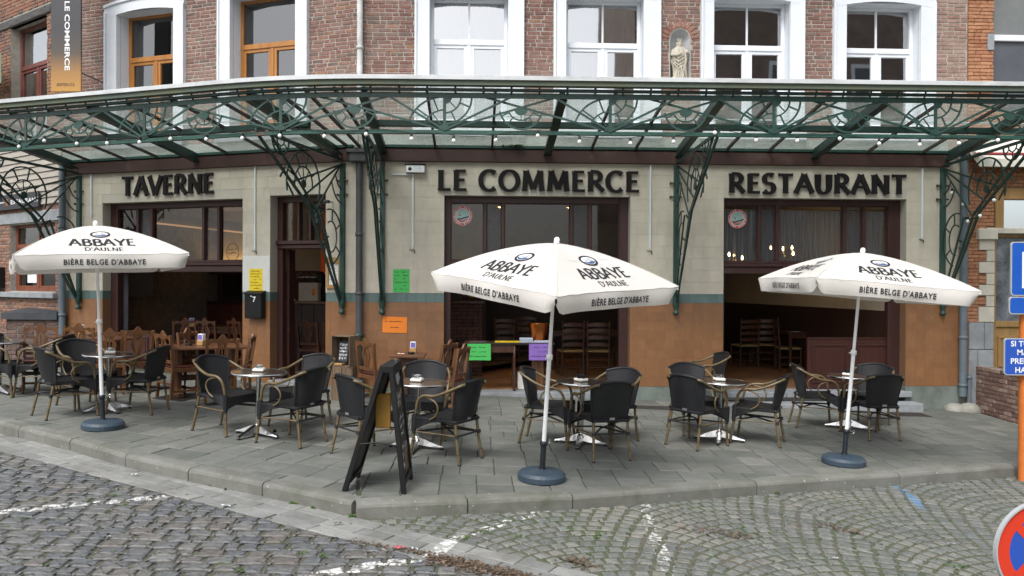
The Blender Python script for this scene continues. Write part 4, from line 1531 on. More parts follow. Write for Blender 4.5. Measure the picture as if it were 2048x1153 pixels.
wall_sign(RW, 'LE COMMERCE', 876, 1277, (381, 384), 343, 'black raised capitals spelling LE COMMERCE over the middle opening')
wall_sign(RW, 'RESTAURANT', 1457, 1811, (387, 388), 350, 'black raised capitals spelling RESTAURANT over the right opening')
# glass canopy
can = place('glass_canopy', 'green iron and glass canopy along both facades with a pale zinc gutter and ornate brackets', 'canopy', RW.P(0, -1.1, 3.7))
DEP = 2.28
CANR = RW.P(A(RW, 1925) + 1.3, -DEP, 0)
Lp = LW.P(0, -DEP, 0); Ld = -LW.ex
Rp = RW.P(0, -DEP, 0); Rd = Vector((1, .03, 0)).normalized()
def isect(p, d, q, e):
 det = d.x * (-e.y) + e.x * d.y
 t = ((q.x - p.x) * (-e.y) + e.x * (q.y - p.y)) / det
 return p + d * t
IX = isect(Lp, Ld, Rp, Rd)
TL = 1.15
t0, t1 = IX + Ld * TL, IX + Rd * TL
path = [t0 + Ld * (6.9 - i * .3) for i in range(23)]
path += [t0 * (1 - t) ** 2 + IX * 2 * t * (1 - t) + t1 * t * t for t in [i / 10 for i in range(11)]]
path += [t1 + Rd * (i * .4 + .4) for i in range(26)]
cum = [0.0]
for i in range(1, len(path)):
 cum.append(cum[-1] + (path[i] - path[i - 1]).length)
def PP(s, off=0.0, z=0.0):
 s = max(0, min(cum[-1] - 1e-6, s))
 lo = 0
 for i in range(len(cum) - 1):
  if cum[i] <= s: lo = i
  else: break
 t = (s - cum[lo]) / (cum[lo + 1] - cum[lo])
 p = path[lo].lerp(path[lo + 1], t)
 d = (path[lo + 1] - path[lo]).normalized()
 n = Vector((d.y, -d.x, 0))              # outwards, to the street
 return p + n * off + Vector((0, 0, z))
def Pdir(s):
 return (PP(s + .05) - PP(s - .05)).normalized()
def Pn(s):
 d = Pdir(s); return Vector((d.y, -d.x, 0))
def s_at_px(px, z=4.0):
 best, bs = 1e9, 0
 s = 0
 while s < cum[-1]:
  p = PP(s, 0, z)
  v = visible_px(*p)
  if v and abs(v[0] - px) < best:
   best, bs = abs(v[0] - px), s
  s += .02
 return bs
zC0, zC1 = 3.735, 4.225        # truss chords
sA, sB_ = .2, cum[-1] - .2
def strip(name, mt, off0, off1, z0, z1, s0=None, s1=None, step=.25, cuts=None):
 s0 = sA if s0 is None else s0; s1 = sB_ if s1 is None else s1
 n = max(2, int((s1 - s0) / step))
 mb = MB()
 v = []
 for i in range(n + 1):
  s = s0 + (s1 - s0) * i / n
  v += [PP(s, off0, z0), PP(s, off1, z0), PP(s, off1, z1), PP(s, off0, z1)]
 f = []
 for i in range(n):
  for k in range(4):
   f.append((i * 4 + k, i * 4 + (k + 1) % 4, i * 4 + 4 + (k + 1) % 4, i * 4 + 4 + k))
 f += [(0, 1, 2, 3), (4 * n + 3, 4 * n + 2, 4 * n + 1, 4 * n)]
 mb.add(v, f)
 return mb.build(name, mt, can)
zinc = mat('pale_zinc', (.60, .62, .63), rough=.55, c2=(.50, .52, .53), scale=3, bump=.001, bscale=20, dirt=((.28, .30, .28), 1.3, .50, .80, (1, 1, 3)), coords='World')
mossy = mat('mossy_green_iron', (.075, .105, .085), rough=.7, c2=(.10, .125, .095), scale=5, bump=.002, bscale=40, dirt=((.115, .12, .06), 1.5, .45, .7), coords='World')
strip('gutter', zinc, .04, .18, 4.385, 4.428)
strip('gutter', zinc, .165, .19, 4.372, 4.42)
strip('gutter_board', mossy, .05, .16, 4.31, 4.372)
strip('gutter_support', green_dark, .0, .06, 4.262, 4.292)
strip('truss_chord', green_paint, -.012, .012, zC1 - .045, zC1 + .01)
strip('truss_chord', green_dark, -.05, .015, zC1 + .011, zC1 + .02)
strip('truss_chord', green_rust, -.012, .012, zC0 - .012, zC0 + .028)
strip('truss_chord', green_rust, -.045, .02, zC0 - .02, zC0 - .0125)
s = sA + .1
while s < sB_:
 mb = MB()
 p0 = PP(s - .02, .0, 4.24); p1 = PP(s + .02, .0, 4.24)
 mb.tube([PP(s, .02, 4.235), PP(s, .06, 4.315)], .014, 6)
 mb.build('spacer', green_dark, can)
 s += .36
PER = 2.14
sv0 = s_at_px(1221)
posts = [sv0 + k * PER for k in range(-8, 6) if sA < sv0 + k * PER < sB_ + 1.6]
H_ = zC1 - zC0
def truss_bar(mb, pts, w=.026, t=.012, off=.0, n=None):
 q = []
 if len(pts) == 2:
  (s0, z0), (s1, z1) = pts
  n = 8
  pts = [(s0 + (s1 - s0) * i / n, z0 + (z1 - z0) * i / n) for i in range(n + 1)]
 pts = [p for p in pts if sA <= p[0] <= sB_]
 if len(pts) < 2: return
 v = []
 m = len(pts)
 for i, (s, z) in enumerate(pts):
  a = pts[max(0, i - 1)]; b = pts[min(m - 1, i + 1)]
  ds, dz_ = b[0] - a[0], b[1] - a[1]
  L = math.hypot(ds, dz_) or 1
  nx, nz = -dz_ / L * w / 2, ds / L * w / 2
  v += [PP(s + nx, off - t / 2, z + nz), PP(s - nx, off - t / 2, z - nz), PP(s - nx, off + t / 2, z - nz), PP(s + nx, off + t / 2, z + nz)]
 f = []
 for i in range(m - 1):
  for k in range(4):
   f.append((i * 4 + k, i * 4 + (k + 1) % 4, i * 4 + 4 + (k + 1) % 4, i * 4 + 4 + k))
 f += [(3, 2, 1, 0), tuple(4 * (m - 1) + k for k in range(4))]
 mb.add(v, f)
def disc(mb, s, z, r, off, a0=0, a1=360, t=.016):
 n = 16
 ring = [(s + r * math.cos(R_(a0 + (a1 - a0) * i / n)), z + r * math.sin(R_(a0 + (a1 - a0) * i / n))) for i in range(n + 1)]
 v = [PP(s, off - t / 2, z), PP(s, off + t / 2, z)]
 for (x, y) in ring:
  v += [PP(x, off - t / 2, y), PP(x, off + t / 2, y)]
 f = []
 for i in range(n):
  a = 2 + 2 * i
  f += [(0, a, a + 2), (1, a + 3, a + 1), (a, a + 1, a + 3, a + 2)]
 mb.add(v, f)
for sv in posts:
 zt, zb = zC1 - .03, zC0 + .03
 mb = MB(); truss_bar(mb, [(sv, zb), (sv, zt)], .04, .016, .006); mb.build('post', green_paint, can)
 for pts, off in (([(sv, zb), (sv + .86, zt)], .018), ([(sv, zb), (sv + 1.42, zt)], -.004), ([(sv + 1.42, zt), (sv + PER, zb)], .016), ([(sv + .52, zt), (sv + PER, zb)], -.016)):
  mb = MB(); truss_bar(mb, pts, .028, .010, off); mb.build('diagonal', green_paint, can)
 mb = MB()
 truss_bar(mb, arc(sv, zt, .35, .35, 0, -90, 12), .024, .012, .003)
 truss_bar(mb, arc(sv, zt, .21, .21, 0, -90, 10), .02, .012, .003)
 for a in (-22, -66):
  truss_bar(mb, [(sv + .21 * math.cos(R_(a)), zt + .21 * math.sin(R_(a))), (sv + .35 * math.cos(R_(a)), zt + .35 * math.sin(R_(a)))], .02, .010, .003)
 truss_bar(mb, [(sv + .08 * math.cos(R_(-45)), zt + .08 * math.sin(R_(-45))), (sv + .21 * math.cos(R_(-45)), zt + .21 * math.sin(R_(-45)))], .014, .01, .003)
 disc(mb, sv, zt, .095, .004, -90, 0)
 mb.build('quarter_fan', green_paint, can)
 mb = MB()
 truss_bar(mb, arc(sv, zb, .47, .43, 97, 165, 12), .024, .012, -.006)
 truss_bar(mb, arc(sv, zb, .27, .26, 92, 160, 9), .02, .012, -.006)
 truss_bar(mb, [(sv + .27 * math.cos(R_(108)), zb + .26 * math.sin(R_(108))), (sv + .47 * math.cos(R_(108)), zb + .43 * math.sin(R_(108)))], .02, .01, -.006)
 truss_bar(mb, [(sv + .27 * math.cos(R_(140)), zb + .26 * math.sin(R_(140))), (sv + .47 * math.cos(R_(140)), zb + .43 * math.sin(R_(140)))], .02, .01, -.006)
 truss_bar(mb, [(sv + .09 * math.cos(R_(125)), zb + .09 * math.sin(R_(125))), (sv + .27 * math.cos(R_(125)), zb + .26 * math.sin(R_(125)))], .014, .01, -.006)
 disc(mb, sv, zb, .075, .01, 0, 180)
 mb.build('quarter_fan', green_paint, can)
 sc = sv + .985; zc = zb + .285
 mb = MB()
 disc(mb, sc, zc, .09, .012, 180, 360)
 truss_bar(mb, arc(sc, zc + .02, .28, .285, 192, 348, 16), .024, .012, .0)
 truss_bar(mb, arc(sc, zc + .02, .17, .17, 200, 340, 12), .018, .012, .0)
 for a in (205, 232, 308, 335):
  truss_bar(mb, [(sc + .17 * math.cos(R_(a)), zc + .02 + .17 * math.sin(R_(a))), (sc + .28 * math.cos(R_(a)), zc + .02 + .285 * math.sin(R_(a)))], .018, .01, .0)
 truss_bar(mb, [(sc, zc - .09), (sc, zc - .15)], .012, .01, 0)
 mb.build('rosette', green_paint, can)
mb = MB()
s = sA + .05
while s < sB_:
 for z in (zC1 - .018, zC0 + .008):
  c = PP(s, .013, z); n = Pn(s); d = Pdir(s)
  v = [c + (d * math.cos(2 * PI * k / 5) + Vector((0, 0, 1)) * math.sin(2 * PI * k / 5)) * .0075 for k in range(5)] + [c + n * .006]
  mb.add(v, [(k, (k + 1) % 5, 5) for k in range(5)])
 s += .107
tag(mb.build('rivets', green_paint, can), kind='stuff')
zW, zFr = 3.94, 4.315
def raf_pts(fr, a):
 return fr.P(a, -.03, zW), fr.P(a, -DEP + .02, zFr)
majors_R = [A(RW, x, 0, 300) for x in (768, 1094, 1355, 1625, 1893)]
minors_R = [A(RW, x, 0, 300) for x in (871, 984, 1182, 1269, 1450, 1535, 1731, 1840)]
majors_L = [A(LW, x, 0, 300) for x in (676, 399, 150)]
minors_L = [A(LW, x, 0, 300) for x in (610, 540, 460, 321, 255, 187)]
brown_bar = mat('dark_glazing_bar', (.035, .032, .03), rough=.6, c2=(.06, .05, .045), scale=6, coords='World')
can_glass = glass('dirty_canopy_glass', (.80, .86, .84), refl=.06, dirt=.42, dirtcol=(.42, .46, .42), rough=.12, dscale=2.2, streak=(1, 1, 1))
def rafter(p, q, w, h, mt, name):
 d = (q - p).normalized()
 sx = d.cross(Vector((0, 0, 1))).normalized()
 up = sx.cross(d)
 mb = MB()
 mb.bar([p - up * h * .5, q - up * h * .5], w, h, up)
 if w > .06:
  mb.bar([p - up * (h + .006), q - up * (h + .006)], w * 1.7, .012, up)
 mb.build(name, mt, can)
for fr, Ms, ms_ in ((RW, majors_R, minors_R), (LW, majors_L, minors_L)):
 for a in Ms:
  p, q = raf_pts(fr, a); rafter(p, q, .07, .13, green_dark, 'rafter')
 for a in ms_:
  p, q = raf_pts(fr, a); rafter(p, q, .035, .04, brown_bar, 'glazing_bar')
 al = sorted(Ms + ms_)
 for i in range(len(al) - 1):
  p0, q0 = raf_pts(fr, al[i]); p1, q1 = raf_pts(fr, al[i + 1])
  e = (p1 - p0).normalized() * .006
  for (ta, tb) in ((0, .495), (.5, 1.0)):
   mb = MB()
   A0, B0, A1, B1 = p0.lerp(q0, ta) + e, p1.lerp(q1, ta) - e, p0.lerp(q0, tb) + e, p1.lerp(q1, tb) - e
   up = Vector((0, 0, .008 + (.006 if ta else 0)))
   mb.quad(A0 + up, B0 + up, B1 + up, A1 + up)
   mb.build('glass_pane', can_glass, can)
pL, qL = raf_pts(LW, majors_L[0]); pR, qR = raf_pts(RW, majors_R[0])
sL = min((abs((PP(s * .05) - qL).xy.length), s * .05) for s in range(int(cum[-1] / .05)))[1]
sR = min((abs((PP(s * .05) - qR).xy.length), s * .05) for s in range(int(cum[-1] / .05)))[1]
N_ = 4
for i in range(N_):
 a = PP(sL + (sR - sL) * i / N_, -.02, zFr + .008); b = PP(sL + (sR - sL) * (i + 1) / N_, -.02, zFr + .008)
 w0 = pL.lerp(pR, i / N_) + Vector((0, 0, .008)); w1 = pL.lerp(pR, (i + 1) / N_) + Vector((0, 0, .008))
 MB().quad(w0, w1, b, a).build('glass_pane', can_glass, can)
 if i: rafter(w0, a, .035, .04, brown_bar, 'glazing_bar')
pE, qE = raf_pts(RW, majors_R[-1]); e2 = RW.ex * 1.35
MB().quad(pE + Vector((0, 0, .008)), pE + e2 * .1 + Vector((0, 0, .008)), qE + e2 + Vector((0, 0, .008)), qE + Vector((0, 0, .008))).build('glass_pane', can_glass, can)
rafter(pE + e2 * .1, qE + e2, .05, .06, green_dark, 'rafter')
pE, qE = raf_pts(LW, majors_L[-1]); e2 = -LW.ex * .9
MB().quad(pE + Vector((0, 0, .008)), pE + e2 * .05 + Vector((0, 0, .008)), qE + e2 + Vector((0, 0, .008)), qE + Vector((0, 0, .008))).build('glass_pane', can_glass, can)
def line_beam(fr, a0, a1, d, z, w, h, mt, name):
 T = lambda x, y, zz: fr.P(x, y, zz)
 mb = MB(); mb.bbox(a0, a1, d - w / 2, d + w / 2, z - h, z, .004, T=T)
 mb.build(name, mt, can)
line_beam(RW, majors_R[0] - .2, majors_R[-1] + .5, -DEP / 2, 4.115, .09, .085, green_dark, 'purlin')
line_beam(RW, majors_R[0] - .2, majors_R[-1] + .5, -DEP / 2 + .02, 4.20, .03, .012, zinc, 'purlin')
line_beam(LW, majors_L[-1] - .6, majors_L[0] + .2, -DEP / 2, 4.115, .09, .085, green_dark, 'purlin')
line_beam(LW, majors_L[-1] - .6, majors_L[0] + .2, -DEP / 2 + .02, 4.20, .03, .012, zinc, 'purlin')
line_beam(RW, .08, majors_R[-1], -.055, 3.955, .07, .045, green_paint, 'wall_plate')
line_beam(LW, LEND, -.08, -.055, 3.955, .07, .045, green_paint, 'wall_plate')
def bracket(fr, a, full=True):
 n = fr.ex
 def B(p, z): return fr.P(a, -p, z)
 root = None
 def seg(mb, pts, w=.035, t=.014, off=0.0):
  if len(pts) == 2 and False: pass
  mb.bar([B(*q) + n * off for q in pts], w, t, n)
 m = MB()
 m.bar([B(.03, 1.50), B(.03, 3.68)], .06, .075, n)
 o = m.build('bracket', green_paint, can)
 m = MB()
 m.lathe([(.02, 1.30), (.045, 1.315), (.05, 1.34), (.03, 1.36), (.028, 1.40), (.05, 1.45), (.052, 1.50), (.045, 1.56), (.05, 1.58), (.03, 1.60)], (0, 0, 0), 12, T=lambda x, y, z: fr.P(a + x, -.055 + y, z))
 m.build('bracket_foot', green_paint, o)
 m = MB()
 seg(m, [(.06, 3.72), (2.26, 3.80)], .04, .03)                    # top chord
 seg(m, [(.05, 3.80), (2.2, 4.20)], .035, .02, .012)
 seg(m, [(2.26, 3.78), (.98, 2.90), (.10, 1.50)], .035, .03, -.004)    # outer leg
 seg(m, [(1.96, 3.79), (.80, 2.86), (.085, 1.53)], .03, .024, .014)    # middle leg
 seg(m, [(.62, 2.84), (.075, 1.56)], .028, .02, -.02)
 for e in ((1.42, 3.22), (1.16, 3.02), (.86, 2.80)):
  seg(m, [(.06, 3.66), e], .026, .016, .02 if e[0] > 1.2 else -.012)
 seg(m, [(1.40, 3.03), (1.56, 3.20)], .025, .015, .004); seg(m, [(1.72, 3.25), (1.60, 3.40)], .025, .015, .004)
 seg(m, [(.86, 2.80), (1.02, 2.96)], .03, .015, .004)
 seg(m, [(.62, 2.84), (.80, 2.76)], .03, .015, .004); seg(m, [(.60, 2.45), (.45, 2.50)], .025, .015, .004)
 m.build('bracket_frame', green_dark, o)
 m = MB()
 c = (1.13, 3.22)
 seg(m, arc(c[0], c[1], .43, .46, -18, 205, 18), .024, .014, .0)
 seg(m, arc(c[0], c[1], .23, .25, -10, 195, 14), .02, .014, .0)
 for g in (20, 62, 104, 150):
  seg(m, [(c[0] + .23 * math.cos(R_(g)), c[1] + .25 * math.sin(R_(g))), (c[0] + .43 * math.cos(R_(g)), c[1] + .46 * math.sin(R_(g)))], .022, .012, .002)
 for g in (45, 85, 125):
  seg(m, [(c[0] + .05 * math.cos(R_(g)), c[1] + .05 * math.sin(R_(g))), (c[0] + .23 * math.cos(R_(g)), c[1] + .25 * math.sin(R_(g)))], .012, .01, .002)
 m.bar([B(*q) for q in arc(c[0], c[1], .03, .03, 0, 315, 7)], .06, .02, n, closed=True)
 c = (.40, 2.50)
 seg(m, arc(c[0], c[1], .34, .42, 75, 255, 16), .022, .014)
 seg(m, arc(c[0] - .02, c[1], .17, .24, 60, 270, 12), .018, .014)
 for g in (100, 150, 215):
  seg(m, [(c[0] - .02 + .17 * math.cos(R_(g)), c[1] + .24 * math.sin(R_(g))), (c[0] + .34 * math.cos(R_(g)), c[1] + .42 * math.sin(R_(g)))], .02, .012, .002)
 seg(m, arc(.05, 3.66, .36, .62, 330, 270, 8), .02, .013)
 seg(m, arc(.05, 3.66, .22, .40, 330, 270, 8), .018, .013)
 seg(m, arc(1.70, 3.775, .20, .22, 180, 360, 12), .022, .014)
 seg(m, arc(1.70, 3.775, .09, .10, 180, 360, 8), .016, .012)
 for g in (215, 270, 325):
  seg(m, [(1.70 + .09 * math.cos(R_(g)), 3.775 + .10 * math.sin(R_(g))), (1.70 + .20 * math.cos(R_(g)), 3.775 + .22 * math.sin(R_(g)))], .014, .01)
 m.build('bracket_ornament', green_dark, o)
 m = MB()
 for z in (3.18, 3.40):
  m.tube([fr.P(a - .09, -.03, z), fr.P(a + .09, -.03, z)], .014, 8)
  m.lathe([(.0, -.012), (.022, -.008), (.022, .008), (0, .012)], (0, 0, 0), 8, T=lambda x, y, q: fr.P(a - .095 + q, -.03 + x, z + y))
 m.build('clamp', iron, o)
for fr, px in ((RW, 765), (RW, 1351), (RW, 1883), (LW, 687), (LW, 161)):
 bracket(fr, A(fr, px, 0, 480))
fest = place('string_lights', 'string of small white globe bulbs sagging under the green truss of the canopy', 'string lights', PP(sv0, 0, 3.6))
bulb_m = mat('opal_bulb', (.86, .87, .86), rough=.25)
cable_m = mat('black_cable', (.012, .012, .012), rough=.6)
bpx = [42, 92, 157, 218, 282, 344, 415, 488, 563, 649, 734, 822, 907, 991, 1074, 1157, 1260, 1345, 1428, 1511, 1594, 1676, 1757, 1837, 1916, 1994]
bpy_ = [294, 282, 288, 287, 285, 278, 279, 277, 272, 273, 269, 278, 282, 281, 272, 284, 287, 284, 266, 281, 282, 278, 288, 290, 287, 281]
socks = []
bm0 = MB().lathe([(0, -.032), (.016, -.028), (.028, -.014), (.031, 0), (.027, .016), (.014, .026), (.012, .034)], n=14)
bme = bm0.mesh('bulb', bulb_m)
sme = MB().lathe([(.012, .03), (.016, .034), (.016, .062), (.008, .072)], n=10).mesh('socket', cable_m)
def bulb_at(q):
 link('bulb', bme, fest, Matrix.Translation(q) @ Matrix.Scale(.85, 4))
 link('socket', sme, fest, Matrix.Translation(q))
 socks.append(Vector(q) + Vector((0, 0, .07)))
for bx, by in zip(bpx, bpy_):
 s = s_at_px(bx, 3.66)
 p = PP(s, .03, 0)
 w = (p - Vector((0, 0, 0))).dot(fwd)
 r = ray(bx, by); t = p.y / r.y
 bulb_at((p.x, p.y, CZ + r.z * t))
cab = []
for i in range(len(socks) - 1):
 a, b = socks[i], socks[i + 1]
 for k in range(6):
  t = k / 6
  q = a.lerp(b, t); q.z += .018 * math.sin(t * PI) * (1 if i % 3 else -1)
  cab.append(q)
cab.append(socks[-1])
MB().tube(cab, .004, 5).build('cable', cable_m, fest)
socks2 = len(socks)
aR = A(RW, 1890)
pts2 = []
for bx, by, dd in ((1904, 386, .25), (1926, 409, .5), (1988, 401, 1.35), (1960, 432, 1.0), (1936, 443, .7)):
 r = ray(bx, by)
 a_, z_ = on(RW, bx, by, -dd)
 bulb_at(RW.P(a_, -dd, z_))
lst = socks[socks2:]
MB().tube([RW.P(aR + .1, -1.6, 3.72)] + [lst[2], lst[3], lst[4], lst[1], lst[0]] + [RW.P(aR + .02, -.1, 3.4)], .004, 5).build('cable', cable_m, fest)
leaf_m = mat('weed_leaf', (.045, .085, .03), rough=.6, c2=(.07, .12, .035), scale=20, rnd=.3, src='isl')
def tuft(mb, c, n, r, h, rr_, w=.012, up=1.0):
 for _ in range(n):
  a = rr_.uniform(0, 2 * PI); L = rr_.uniform(.4, 1) * r; hh = rr_.uniform(.3, 1) * h * up
  d = Vector((math.cos(a), math.sin(a), 0)); sd_ = Vector((-d.y, d.x, 0)) * w * rr_.uniform(.5, 1.2)
  b = Vector(c) + d * rr_.uniform(0, r * .3)
  m_ = b + d * L * .45 + Vector((0, 0, hh * .75)); e = b + d * L + Vector((0, 0, hh * .55))
  mb.add([b - sd_ * .4, b + sd_ * .4, m_ + sd_, m_ - sd_, e], [(0, 1, 2, 3), (3, 2, 4)])
rr = random.Random(2)
mb = MB()
a_, z_ = on(RW, 1026, 297, -.12)
for k in range(7):
 tuft(mb, RW.P(a_ + rr.uniform(-.12, .12), -.12, z_ + .02), 14, .09, .05, rr, .012)
wd = mb.build('gutter_weed', leaf_m)
tag(wd, 'small green weed sprouting from the wall plate above the LE COMMERCE sign', 'plant')
# interiors
inn = place('interior_room', 'dim tavern interior seen through the three open shopfronts', 'room', RW.P(4, 3, .1), kind='structure')
floor_in = mat('interior_tile_floor', (.28, .155, .085), rough=.42, c2=(.20, .11, .06), scale=5, bump=.001, bscale=20, dirt=((.06, .04, .03), 1.5, .45, .8), coords='World')
wall_in = mat('interior_plaster', (.46, .40, .30), rough=.9, c2=(.40, .34, .25), scale=3, coords='World')
wain = mat('dark_wainscot', (.045, .022, .016), rough=.5, c2=(.03, .016, .012), scale=6, stretch=(3, 3, .4), coords='World')
fl = [RW.P(-.05, .30, ZFL - .004), RW.P(REND - .05, .30, ZFL - .004), RW.P(REND - .05, 8.9, ZFL - .004), RW.P(-.05, 8.9, ZFL - .004)]
MB().add(fl, [(0, 1, 2, 3)]).build('floor', floor_in, inn)
mb = MB()
for i in range(int((REND) / .24)):
 for k in range(22):
  x0, y0 = .05 + i * .24, .34 + k * .24
  mb.quad(RW.P(x0, y0, ZFL), RW.P(x0 + .234, y0, ZFL), RW.P(x0 + .234, y0 + .234, ZFL), RW.P(x0, y0 + .234, ZFL))
tag(mb.build('floor_tiles', mat('interior_tiles', (.34, .185, .095), rough=.4, c2=(.25, .13, .068), scale=3, rnd=.2, src='isl', coords='World'), inn), kind='stuff')
fl = [LW.P(LEND, .28, .20), LW.P(-.05, .28, .20), LW.P(2.2, 7, .20), LW.P(LEND, 7, .20)]
MB().add(fl, [(0, 1, 2, 3)]).build('floor', floor_in, inn)
MB().add([LW.P(LEND, .31, 3.42), LW.P(0, .31, 3.42), RW.P(REND, .31, 3.42), RW.P(REND, 8.9, 3.42), LW.P(LEND, 8.9, 3.42)], [(0, 1, 2, 3, 4)]).build('ceiling', mat('interior_ceiling', (.20, .17, .13), rough=.9), inn)
def inwall(p, q, z0, zs_, z1, mlo, mhi, name='wall'):
 MB().quad(Vector((p.x, p.y, z0)), Vector((q.x, q.y, z0)), Vector((q.x, q.y, zs_)), Vector((p.x, p.y, zs_))).build(name, mlo, inn)
 MB().quad(Vector((p.x, p.y, zs_)), Vector((q.x, q.y, zs_)), Vector((q.x, q.y, z1)), Vector((p.x, p.y, z1))).build(name, mhi, inn)
w1 = RW.P(A(RW, 1800), .4, 0); w2 = RW.P(A(RW, 1800) - 1.25, 8.8, 0)
inwall(w1, w2, 0, 1.36, 3.42, wain, wall_in)
inwall(w2, RW.P(-1, 8.8, 0), 0, 1.36, 3.42, wain, wall_in)
brick_in = mat('interior_brick', (.12, .055, .04), rough=.9, c2=(.08, .04, .03), scale=9, rnd=.25, coords='World')
bk0, bk1 = LW.P(LEND - .2, 4.2, 0), LW.P(.6, 4.2, 0)
inwall(bk0, bk1, .1, 2.05, 3.42, wain, wall_in)
mirror = mat('old_mirror', (.12, .12, .11), rough=.12, metal=1.0)
gold = mat('dull_gilt', (.30, .22, .10), rough=.5, metal=.4)
for k, (x0, x1, z0, z1) in enumerate(((232, 306, 540, 601), (346, 409, 541, 599), (440, 486, 545, 596))):
 a0, zb = on(LW, x0, z1, 4.14); a1, zt = on(LW, x1, z0, 4.14)
 T = lambda x, y, z: LW.P(x, y, z)
 m = place('wall_mirror', ['dark framed mirror behind the tavern window, nearest the grey curtain', 'dark framed mirror in the middle of the tavern back wall', 'dark framed mirror on the tavern wall beside the yellow notice'][k], 'mirror', LW.P((a0 + a1) / 2, 4.1, zb))
 q = MB()
 for b_ in ((a0, a0 + .04, zb, zt), (a1 - .04, a1, zb, zt), (a0 + .04, a1 - .04, zb, zb + .04), (a0 + .04, a1 - .04, zt - .04, zt)):
  q.bbox(b_[0], b_[1], 4.12, 4.18, b_[2], b_[3], .006, T=T)
 q.build('frame', wain, m)
 MB().quad(T(a0 + .03, 4.16, zb + .03), T(a1 - .03, 4.16, zb + .03), T(a1 - .03, 4.16, zt - .03), T(a0 + .03, 4.16, zt - .03)).build('glass', mirror, m)
leather = mat('oxblood_leather', (.10, .025, .018), rough=.4, c2=(.07, .018, .014), scale=4, coords='World')
def banquette(fr, a0, a1, d, z0, label):
 T = lambda x, y, z: fr.P(x, y, z)
 o = place('banquette', label, 'bench', fr.P((a0 + a1) / 2, d, z0))
 MB().bbox(a0, a1, d - .55, d, z0 + .25, z0 + .47, .04, T=T).build('seat', leather, o)
 MB().bbox(a0, a1, d - .12, d + .02, z0 + .48, z0 + 1.12, .04, T=T).build('backrest', leather, o)
 MB().bbox(a0 + .02, a1 - .02, d - .5, d, z0, z0 + .25, .01, T=T).build('base', wain, o)
 MB().bbox(a0 - .02, a1 + .02, d - .14, d + .04, z0 + 1.125, z0 + 1.17, .01, T=T).build('top_rail', wain, o)
banquette(LW, A(LW, 300, 3.9) - .6, A(LW, 395, 3.9), 3.95, .2, 'long oxblood leather bench against the tavern back wall, left stretch')
banquette(LW, A(LW, 398, 3.9), A(LW, 500, 3.9), 3.95, .2, 'oxblood leather bench against the tavern back wall, stretch nearer the door')
lampw = mat('warm_strip', (1, .6, .25), emit=((1.0, .60, .22), 16))
T = lambda x, y, z: LW.P(x, y, z)
c0, zc0 = on(LW, 380, 523, 4.0); c1, zc1 = on(LW, 490, 523, 4.0)
lp = place('cove_light', 'warm strip light along the top of the tavern panelling', 'light', LW.P(c0, 4.0, 2.1))
MB().bbox(c0 - 1.6, c1 + .5, 4.02, 4.08, 2.06, 2.09, .004, T=T).build('tube', lampw, lp)
MB().bbox(c0 - 1.62, c1 + .52, 3.90, 4.0, 1.98, 2.10, .006, T=T).bbox(c0 - 1.62, c1 + .52, 4.001, 4.195, 1.98, 2.03, .006, T=T).build('pelmet_and_light_stop', wain, lp)  # lower board added to block cove light spilling down the wall
lp = place('cove_light', 'warm strip light in the tavern ceiling cornice', 'light', LW.P(c0, 2.6, 3.1))
a_, z_ = on(LW, 304, 446, 2.2); b_, zb_ = on(LW, 487, 466, 3.2)
q0, q1 = LW.P(a_, 2.2, z_), LW.P(b_, 3.2, zb_)
MB().tube([q0, q1], .02, 6).build('tube', mat('warm_strip_dim', (1, .6, .25), emit=((1.0, .55, .25), .22)), lp)
MB().bar([q0 + Vector((0, .08, .10)), q1 + Vector((0, .08, .10))], .05, .22, Vector((0, 0, 1))).build('cornice', wall_in, lp)
bulb_on = mat('lit_candle_bulb', (1, .8, .5), emit=((1.0, .68, .32), 34))
brass = mat('brass', (.5, .32, .10), rough=.35, metal=1.0)
def chandelier(px_list, d, label):
 xs = [on(RW, x, y, d) for x, y in px_list]
 ca = sum(x[0] for x in xs) / len(xs); zm = min(x[1] for x in xs)
 o = place('chandelier', label, 'chandelier', RW.P(ca, d, zm))
 mb = MB(); mb.tube([RW.P(ca, d, zm - .05), RW.P(ca, d, 3.4)], .012, 6)
 mb.lathe([(0, -.10), (.04, -.07), (.05, -.02), (.02, .05)], RW.P(ca, d, zm - .02), 10)
 mb.build('stem', brass, o)
 for k, (a_, z_) in enumerate(xs):
  dd = d + (.12 if k % 2 else -.12)
  MB().tube([RW.P(ca, d, zm - .04), RW.P((ca + a_) / 2, (d + dd) / 2, zm - .12), RW.P(a_, dd, z_ - .10), RW.P(a_, dd, z_ - .03)], .008, 6).build('arm', brass, o)
  MB().lathe([(.012, -.03), (.016, -.01), (.018, .01), (.008, .035), (0, .045)], RW.P(a_, dd, z_), 8).build('bulb', bulb_on, o)
chandelier([(1454, 510), (1473, 511), (1480, 517)], 1.4, 'brass chandelier with lit candle bulbs glowing low behind the round red sticker')
chandelier([(1537, 497), (1571, 498), (1579, 497), (1573, 510), (1581, 508)], 2.0, 'brass chandelier with lit candle bulbs behind the second and third panes')
spot_m = mat('lit_downlight', (1, .8, .5), emit=((1.0, .72, .42), 20))
def downlight(p, label):
 o = place('downlight', label, 'ceiling light', p)
 MB().lathe([(.075, 0), (.08, -.012), (.06, -.015), (.055, -.004)], p, 16, caps=False).build('rim', brass, o)
 MB().lathe([(0, -.006), (.054, -.006)], p, 16, smooth=False).build('lens', spot_m, o)
